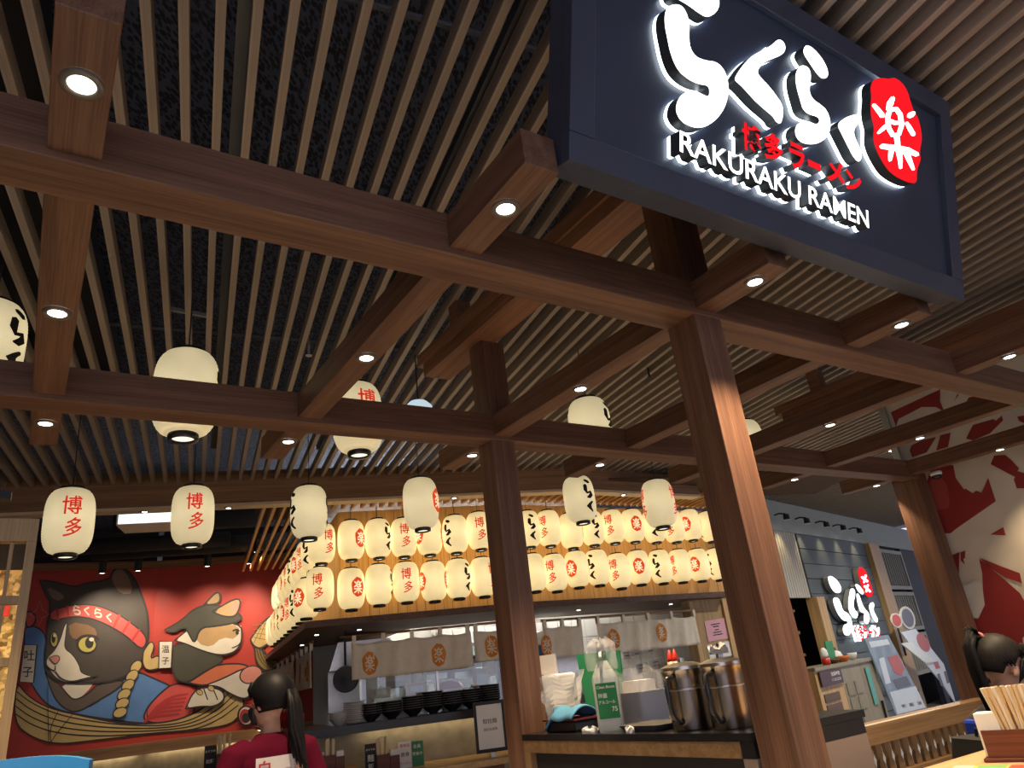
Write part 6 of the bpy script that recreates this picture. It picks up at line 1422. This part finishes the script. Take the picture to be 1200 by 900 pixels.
shirt = MB()
loft(shirt, [ring(0, 0, 0.86, 0.175, 0.125), ring(0, 0, 0.98, 0.165, 0.12), ring(0, 0, 1.10, 0.172, 0.118), ring(0, -0.005, SHz - 0.07, 0.185, 0.112), ring(0, -0.01, SHz - 0.005, 0.15, 0.09), ring(0, -0.01, SHz + 0.03, 0.09, 0.075), ring(0, -0.008, SHz + 0.055, 0.068, 0.066)])
for s in (-1, 1): shirt.tube([(s * 0.10, 0, SHz - 0.02), (s * 0.165, -0.01, SHz - 0.035), (s * 0.205, -0.02, SHz - 0.15), (s * 0.222, -0.025, SHz - 0.24)], (0.07, 0.073, 0.072, 0.072), 14)
so = fuse(shirt.build('shirt', SHIRT, wt), 0.011, 5)
# printed patch on the back
def back_pt(u, v, lift=0.0): 
    y = -math.sqrt(max(0.0, 1 - (u / 0.19) ** 2)) * 0.118 - 0.014 - lift; return (u, y, v)
def patch(u0, u1, v0, v1, nu=8, nv=5, lift=0.0): 
    V = [back_pt(u0 + (u1 - u0) * i / nu, v0 + (v1 - v0) * j / nv, lift) for j in range(nv + 1) for i in range(nu + 1)]
    return MB().add(V, [(j * (nu + 1) + i, j * (nu + 1) + i + 1, (j + 1) * (nu + 1) + i + 1, (j + 1) * (nu + 1) + i) for j in range(nv) for i in range(nu)])
pz = SHz - 0.045
pp = patch(-0.095, 0.13, pz - 0.22, pz).build('back_print', plain('shirt_print', (0.62, 0.60, 0.60), 0.8), wt, smooth=True); tag(pp, 'white printed panel on the back')
INKRED = plain('print_red', (0.42, 0.02, 0.03), 0.8)
def back_text(ch, cu, cv, w, mat, bold=0.02):
    v, f, sz = text_tris(ch, bold); k = w / sz[0]; MB().add([back_pt(cu + q[0] * k, cv + q[1] * k, 0.003) for q in v], f).build('print_lettering', mat, pp)
back_text('白', -0.058, pz - 0.045, 0.05, INKRED); back_text('猫', -0.02, pz - 0.095, 0.04, INKRED); back_text('温', 0.095, pz - 0.05, 0.03, INKRED, 0.0)
MB().tube([back_pt(0.05 + 0.035 * math.cos(a), pz - 0.10 + 0.045 * math.sin(a), 0.002) for a in np.linspace(0, 6.28, 24)], 0.0018, 5).build('print_sketch', plain('print_grey', (0.35, 0.25, 0.27), 0.8), pp)
slv = MB().lathe([(0.074, 0), (0.075, 0.05)], 16, cap=False).build('sleeve_band', plain('sleeve_white', (0.6, 0.58, 0.6), 0.8), wt, loc=(-0.213, -0.022, SHz - 0.235))
pants = MB(); loft(pants, [ring(0, 0, 0.74, 0.17, 0.12), ring(0, 0, 0.93, 0.15, 0.11)])
for s in (-1, 1): pants.tube([(s * 0.078, 0, 0.82), (s * 0.082, 0.01, 0.6), (s * 0.084, 0.02, 0.42), (s * 0.084, 0, 0.12)], (0.098, 0.085, 0.068, 0.062), 12)
fuse(pants.build('trousers', BLACK, wt), 0.014, 4)
hr = MB(); Rq = Rh
def PH(q): return np.array([0, 0, HW]) + Rh @ np.array(q, float)
# hair cap: shell over the skull, open at the face
n, m_ = 26, 14; V = []
for j in range(m_ + 1):
    t = math.pi * 0.74 * j / m_
    for k in range(n):
        a = 2 * math.pi * k / n; q = np.array([0.088 * math.sin(t) * math.cos(a), 0.108 * math.sin(t) * math.sin(a) - 0.014, 0.03 + 0.102 * math.cos(t)])
        face = max(0.0, math.sin(a)); lim = 0.03 + 0.030 - 0.0 * face
        if math.sin(a) > 0.25 and q[2] < 0.058: q[2] = 0.058 + (q[2] - 0.058) * 0.02; 
        V.append(tuple(PH(q)))
hr.add(V, [(j * n + k, j * n + (k + 1) % n, (j + 1) * n + (k + 1) % n, (j + 1) * n + k) for j in range(m_) for k in range(n)])
hair = hr.build('hair', HAIR, wt, smooth=True); md = hair.modifiers.new('t', 'SOLIDIFY'); md.thickness = 0.012
strands(PH, wt, (0, -0.118, 0.02), 0.058)
pt_ = MB(); root = PH((0, -0.108, 0.022))
rs = random.Random(4)
for k in range(26):
    a, b = rs.uniform(-1, 1), rs.uniform(-1, 1); back = Rh @ np.array([0, -1., 0]); sidev = Rh @ np.array([1., 0, 0])
    pts = [root + sidev * a * 0.012, root + back * 0.028 + ZV * 0.002 + sidev * a * 0.02, root + back * (0.045 + 0.01 * b) - ZV * 0.07 + sidev * a * 0.03, root + back * (0.055 + 0.018 * b) - ZV * 0.18 + sidev * a * 0.035, root + back * (0.07 + 0.03 * b) - ZV * (0.28 + 0.05 * a) + sidev * a * 0.03, root + back * (0.09 + 0.045 * b) - ZV * (0.34 + 0.05 * b) + sidev * a * 0.02]
    pt_.tube(pts, (0.010, 0.016, 0.015, 0.012, 0.008, 0.002), 6)
pt_.build('ponytail', HAIR, wt, smooth=True)
fr_ = MB()
for k in range(12):
    a = -0.9 + 1.8 * k / 11; fr_.tube([PH((0.085 * math.sin(a), 0.07 * math.cos(a), 0.10)), PH((0.092 * math.sin(a), 0.098 * math.cos(a), 0.07)), PH((0.09 * math.sin(a), 0.098 * math.cos(a) , 0.035))], (0.012, 0.011, 0.003), 6)
fr_.build('fringe', HAIR, wt, smooth=True)
mk = MB(); V = []; n = 14
for j in range(6):
    for k in range(n + 1):
        a = R(-75 + 150 * k / n); z = -0.015 - 0.075 * j / 5; r_ = 0.078 if j < 4 else 0.066; yb = 0.095 * math.cos(a) + (0.022 if abs(a) < 0.4 and j in (0, 1, 2) else 0.008); V.append(tuple(PH((r_ * math.sin(a), 0.010 + yb, z))))
mk.add(V, [(j * (n + 1) + k, j * (n + 1) + k + 1, (j + 1) * (n + 1) + k + 1, (j + 1) * (n + 1) + k) for j in range(5) for k in range(n)])
mo = mk.build('face_mask', plain('black_mask', (0.02, 0.02, 0.025), 0.7), wt, smooth=True); md = mo.modifiers.new('t', 'SOLIDIFY'); md.thickness = 0.004
MB().tube([PH((-0.074, 0.03, -0.02)), PH((-0.084, 0.0, -0.005))], 0.002, 5).build('mask_loop', BLACK, wt)
for s in (-1, 1): ellipsoid(MB(), (s * 0.085, 0.06, 0.05), (0.05, 0.12, 0.052)).build('shoe', BLACK, wt, smooth=True)

# --- seated girl on the right, in profile, looking down
gp_ = dep(1174, 783, 3.1); GZ = gp_[2]
gy = math.radians(-78)                                  # faces right in the picture
gt = thing('person', 'girl with high dark ponytail and dark grey shirt sitting at the right edge', 'person', (gp_[0], gp_[1], 0), gy)
Rg = rotx3(-0.30); gs_ = GZ - 0.165; seatz = 0.56
bodyg = MB()
loft(bodyg, [ring(0, -0.045, seatz + 0.02, 0.155, 0.12), ring(0, -0.045, seatz + 0.2, 0.125, 0.09), ring(0, -0.04, gs_ - 0.10, 0.14, 0.09), ring(0, -0.035, gs_ - 0.02, 0.13, 0.075), ring(0, -0.03, gs_ + 0.02, 0.06, 0.055), ring(0, -0.012, gs_ + 0.11, 0.046, 0.048)])
head_geo(bodyg, (0, 0.0, GZ), Rg)
for s in (-1, 1):
    el = (s * 0.21, 0.05, gs_ - 0.27); wr = (s * 0.12, 0.27, gs_ - 0.22)
    bodyg.tube([(s * 0.09, -0.035, gs_ - 0.02), (s * 0.155, -0.035, gs_ - 0.04), (s * 0.19, 0, gs_ - 0.16), el, ((el[0] + wr[0]) / 2, 0.16, gs_ - 0.25), wr], (0.042, 0.047, 0.041, 0.035, 0.032, 0.023), 12)
    hand_geo(bodyg, wr, (-s * 0.25, 1, 0.05), np.array([0, 0, -1.]), np.array([-s * 1.0, 0.2, 0]))
    bodyg.tube([(s * 0.08, -0.04, seatz + 0.04), (s * 0.09, 0.12, seatz + 0.06), (s * 0.09, 0.30, seatz + 0.05), (s * 0.09, 0.31, seatz - 0.2), (s * 0.09, 0.30, 0.10)], (0.085, 0.078, 0.06, 0.052, 0.036), 12)
    ellipsoid(bodyg, (s * 0.09, 0.36, 0.05), (0.042, 0.11, 0.04))
fuse(bodyg.build('body', SKIN, gt), 0.008, 4); face_parts(gt, (0, 0, GZ), Rg)
GREY = plain('charcoal_shirt', (0.035, 0.035, 0.038), 0.85, noise=0.2, nscale=12)
sg = MB(); loft(sg, [ring(0, -0.045, seatz + 0.03, 0.175, 0.135), ring(0, -0.045, seatz + 0.2, 0.155, 0.115), ring(0, -0.04, gs_ - 0.12, 0.17, 0.115), ring(0, -0.035, gs_ - 0.02, 0.145, 0.092), ring(0, -0.03, gs_ + 0.025, 0.085, 0.07), ring(0, -0.026, gs_ + 0.045, 0.066, 0.062)])
for s in (-1, 1): sg.tube([(s * 0.09, -0.035, gs_ - 0.03), (s * 0.155, -0.035, gs_ - 0.05), (s * 0.19, -0.01, gs_ - 0.15), (s * 0.205, 0.03, gs_ - 0.23)], (0.065, 0.068, 0.066, 0.064), 14)
fuse(sg.build('shirt', GREY, gt), 0.011, 5)
pg_ = MB(); loft(pg_, [ring(0, -0.045, seatz - 0.04, 0.17, 0.14), ring(0, -0.045, seatz + 0.08, 0.165, 0.13)])
for s in (-1, 1): pg_.tube([(s * 0.08, -0.04, seatz + 0.04), (s * 0.09, 0.12, seatz + 0.06), (s * 0.09, 0.30, seatz + 0.05), (s * 0.09, 0.31, seatz - 0.2), (s * 0.09, 0.30, 0.12)], (0.098, 0.09, 0.075, 0.066, 0.055), 12)
fuse(pg_.build('trousers', plain('denim_dark', (0.02, 0.025, 0.05), 0.8), gt), 0.014, 4)
def PG(q): return np.array([0, 0, GZ]) + Rg @ np.array(q, float)
hg = MB(); n, m_ = 26, 14; V = []
for j in range(m_ + 1):
    t = math.pi * 0.70 * j / m_
    for k in range(n):
        a = 2 * math.pi * k / n; q = np.array([0.086 * math.sin(t) * math.cos(a), 0.106 * math.sin(t) * math.sin(a) - 0.016, 0.03 + 0.100 * math.cos(t)])
        if math.sin(a) > 0.1 and q[2] < 0.062: q[2] = 0.062
        elif math.sin(a) > -0.35 and q[2] < 0.022: q[2] = 0.022
        V.append(tuple(PG(q)))
hg.add(V, [(j * n + k, j * n + (k + 1) % n, (j + 1) * n + (k + 1) % n, (j + 1) * n + k) for j in range(m_) for k in range(n)])
hh = hg.build('hair', plain('dark_hair', (0.010, 0.008, 0.007), 0.55, noise=0.4, nscale=60, spec=0.18), gt, smooth=True); md = hh.modifiers.new('t', 'SOLIDIFY'); md.thickness = 0.012
strands(PG, gt, (0, -0.095, 0.105), 0.060)
pg2 = MB(); root = PG((0, -0.095, 0.105)); rs = random.Random(9)
for k in range(26):
    a, b = rs.uniform(-1, 1), rs.uniform(-1, 1)
    pts = [root + np.array([a * 0.01, 0, 0]), root + np.array([a * 0.015, -0.035, 0.02 + 0.012 * b]), root + np.array([a * 0.025, -0.062 + 0.008 * b, -0.03]), root + np.array([a * 0.03, -0.062 + 0.014 * b, -0.12]), root + np.array([a * 0.028, -0.055 + 0.02 * b, -0.21]), root + np.array([a * 0.02, -0.05 + 0.02 * b, -0.27 + 0.03 * a])]
    pg2.tube(pts, (0.008, 0.014, 0.014, 0.012, 0.008, 0.002), 6)
for k in range(5): pg2.tube([root, root + np.array([0.01 * (k - 2), -0.02, 0.035]), root + np.array([0.018 * (k - 2), -0.05 - 0.006 * k, 0.045 + 0.004 * k])], (0.006, 0.005, 0.001), 5)
pg2.build('ponytail', HAIR, gt, smooth=True)
MB().tube([root + np.array([0.020 * math.cos(a), 0.004, 0.020 * math.sin(a)]) for a in np.linspace(0, 6.28, 16)], 0.007, 8).build('hair_tie', plain('hair_tie_rose', (0.35, 0.10, 0.10), 0.6), gt, smooth=True)
fl = MB()
for k in range(10):
    sgn_ = -1 if k % 2 else 1; fl.tube([PG((sgn_ * 0.03 + 0.006 * k * sgn_, 0.075, 0.112)), PG((sgn_ * 0.065, 0.085, 0.075)), PG((sgn_ * (0.082), 0.06 - 0.004 * k, 0.03)), PG((sgn_ * 0.083, 0.035 - 0.004 * k, -0.03 - 0.004 * k))], (0.010, 0.010, 0.007, 0.002), 6)
fl.build('fringe', HAIR, gt, smooth=True)
for s in (-1, 1): ellipsoid(MB(), (s * 0.09, 0.36, 0.05), (0.05, 0.12, 0.052)).build('shoe', WHITE, gt, smooth=True)
# her blue chair and black backpack
Rz = rotz3(gy)
def gl(q): v = Rz @ np.array(q, float); return np.array([gp_[0] + v[0], gp_[1] + v[1], q[2]])
bc = thing('dining_chair', 'bright blue chair under the seated girl', 'chair', gl((0, 0.10, 0)), gy)
CB = plain('cobalt_plastic', (0.012, 0.06, 0.48), 0.35)
MB().box(-0.2, 0.2, -0.25, 0.2, seatz - 0.09, seatz - 0.05).build('seat', CB, bc, bevel=0.01); MB().box(-0.2, 0.2, -0.215, -0.185, seatz - 0.06, gs_ - 0.03).build('backrest', CB, bc, bevel=0.02)
for x in (-0.17, 0.17):
    for y in (-0.22, 0.17): MB().tube([(x, y, seatz - 0.09), (x * 1.1, y * 1.1, 0)], 0.014, 8).build('leg', STEEL, bc, smooth=True)
bpk = thing('backpack', 'black backpack hanging on the blue chair of the seated girl', 'backpack', gl((0, -0.215, 0)), gy)
loft(MB(), [[(x, y, seatz - 0.12) for x, y in rrect(.26, .14, .05)], [(x, y, seatz) for x, y in rrect(.32, .20, .06)], [(x, y, gs_ - 0.26) for x, y in rrect(.31, .20, .06)], [(x, y + .01, gs_ - 0.08) for x, y in rrect(.24, .15, .05)]]).build('bag_body', plain('black_nylon', (0.015, 0.015, 0.017), 0.6, noise=0.4, nscale=25), bpk, auto=50)
loft(MB(), [[(x, y - .115, seatz - 0.08) for x, y in rrect(.2, .05, .02)], [(x, y - .12, seatz + 0.08) for x, y in rrect(.22, .06, .02)], [(x, y - .11, seatz + 0.16) for x, y in rrect(.2, .04, .015)]]).build('front_pocket', plain('black_nylon2', (0.02, 0.02, 0.022), 0.55), bpk, auto=50)
for s in (-1, 1): MB().tube([(s * 0.08, 0.09, gs_ - 0.10), (s * 0.09, 0.13, gs_ - 0.18), (s * 0.09, 0.13, seatz), (s * 0.08, 0.09, seatz - 0.08)], 0.012, 6).build('strap', BLACK, bpk)
MB().tube([(-0.03, 0.01, gs_ - 0.085), (-0.02, 0.01, gs_ - 0.05), (0.02, 0.01, gs_ - 0.05), (0.03, 0.01, gs_ - 0.085)], 0.007, 6).build('top_handle', BLACK, bpk)

# ---------------------------------------------------------------- near table with the chopstick box
TZ = dep(1170, 893, 2.3)[2]
ta, tb_ = atz(1080, 900, TZ), atz(1157, 877, TZ); td = (tb_ - ta); td /= np.linalg.norm(td); tn = np.array([td[1], -td[0], 0])
tyaw = math.atan2(td[1], td[0])
nt_ = thing('dining_table', 'light wooden table at the bottom right with the chopstick box', 'table', (tb_[0], tb_[1], 0), tyaw)
W_TAB = wood('table_oak', (0.40, 0.26, 0.13), (0.56, 0.39, 0.22), 'X', fine=30)
MB().box(-0.75, 0.0, -1.1, 0.0, TZ - 0.035, TZ).build('table_top', W_TAB, nt_, bevel=0.006)
for x in (-0.68, -0.06):
    for y in (-1.03, -0.06): MB().box(x - 0.025, x + 0.025, y - 0.025, y + 0.025, 0, TZ - 0.036).build('leg', BLACK, nt_)
bp_ = atz(1201, 890, TZ)
byaw = math.atan2(-bp_[0], bp_[1]) - 0.18
bx = thing('chopstick_box', 'dark red-brown wooden box full of chopsticks on the near table', 'box', bp_, byaw)
MB().box(-0.105, 0.13, -0.055, 0.065, 0, 0.012).build('tray_base', BOXW, bx, bevel=0.003)
bw, bh = 0.09, 0.092
MB().box(-bw, bw, -0.045, -0.037, 0.013, bh).build('side_panel', BOXW, bx); MB().box(-bw, bw, 0.047, 0.055, 0.013, bh).build('side_panel', BOXW, bx); MB().box(-bw, -bw + 0.008, -0.0365, 0.0465, 0.013, bh).build('side_panel', BOXW, bx); MB().box(bw - 0.008, bw, -0.0365, 0.0465, 0.013, bh).build('side_panel', BOXW, bx)
MB().box(-0.030, -0.024, -0.0365, 0.0465, 0.013, bh - 0.004).build('divider', BOXW, bx)
rs = random.Random(2)
Rb = rotz3(byaw)
ch_me = MB().box(-0.0042, 0.0042, -0.003, 0.003, 0, 0.205).mesh('chopstick', plain('chopstick_pale', (0.62, 0.46, 0.27), 0.7)); ch_me2 = MB().box(-0.006, 0.006, -0.003, 0.003, 0, 0.205).mesh('chopstick', sleeve)
for k in range(46):
    x = -0.018 + 0.092 * ((k % 12) / 11) + rs.uniform(-0.003, 0.003); y = -0.028 + 0.018 * (k // 12) + rs.uniform(-0.004, 0.004)
    q = Rb @ np.array([x, y, 0]); o = inst('chopstick', ch_me if k % 3 else ch_me2, None, bp_ + q + ZV * 0.014)
    o.rotation_euler = (rs.uniform(-0.10, 0.10), (x - 0.03) * 2.4 - 0.06, byaw); tag(o, 'pale chopstick in the dark box on the near table', 'chopstick', 'chopsticks in the box')
q = Rb @ np.array([-0.066, 0.0, 0])
tag(MB().box(-0.034, 0.034, -0.03, 0.035, 0, 0.128).build('napkin_stack', PAPER, loc=bp_ + q + ZV * 0.014, rotz=byaw, bevel=0.002), 'stack of white napkins in the left part of the chopstick box', 'napkins')
mp_ = atz(1172, 899.5, TZ)
mn = thing('menu_sheet', 'colourful printed menu lying on the near table in front of the chopstick box', 'menu', mp_ + ZV * 0.001, byaw)
MB().box(-0.13, 0.16, -0.10, 0.022, 0, 0.003).build('sheet', plain('menu_yellow', (0.62, 0.45, 0.10), 0.5), mn)
for k, (x0, x1, c) in enumerate(((-0.125, -0.07, (0.6, 0.58, 0.5)), (-0.06, 0.02, (0.15, 0.40, 0.12)), (0.03, 0.09, (0.55, 0.06, 0.04)), (0.1, 0.15, (0.6, 0.5, 0.1)))): MB().box(x0, x1, -0.09, 0.018, 0.0031, 0.0036).build('printed_block', plain('menu_print_%d' % k, c, 0.5), mn)

# ---------------------------------------------------------------- small ceiling fittings
for k, (x, y) in enumerate([(170, 595), (268, 591), (532, 579), (731, 583)]):
    p = atplane(x, y, dD * (HEAD_D + 0.05), dD) if x < 600 else atplane(x, y, corner + dB * 0.05, dB); p[2] = HEAD_Z0 - 0.0345
    t = thing('downlight', '%s small downlight from the left under the wooden header' % ORD[k], 'downlight', p, 0, 'header downlights'); inst('trim_ring', ring_me, t); inst('lens', ml, t, (0, 0, 0.001))
p = dep(490, 474, 4.9); t = thing('pendant_lamp', 'pale bluish round lamp top peeking over the rear beam left of slim post', 'lamp', p)
MB().lathe([(0.10, -0.10), (0.095, -0.02), (0.06, 0.015), (0.0, 0.022)], 20).build('lamp_shade', glow('cool_lamp', (0.72, 0.88, 1.0), 0.75), t, smooth=True); MB().tube([(0, 0, 0.02), (0, 0, SLAT_Z - p[2] + 0.02)], 0.005, 6).build('cord', BLACK, t)
for k, (x, y, lab) in enumerate(((362, 415, 'small chrome sprinkler head above the left hanging lanterns'), (761, 441, 'small black sprinkler head above the lantern between the posts'))):
    p = atz(x, y, SLAT_Z - 0.05); t = thing('sprinkler_head', lab, 'sprinkler', p, 0, 'sprinklers'); MB().tube([(0, 0, 0), (0, 0, 0.12)], 0.008, 8).build('pipe', ALU if k == 0 else BLACK, t); MB().lathe([(0.022, -0.012), (0.022, -0.008), (0.008, 0.0), (0.008, 0.006)], 12).build('deflector', ALU if k == 0 else BLACK, t)
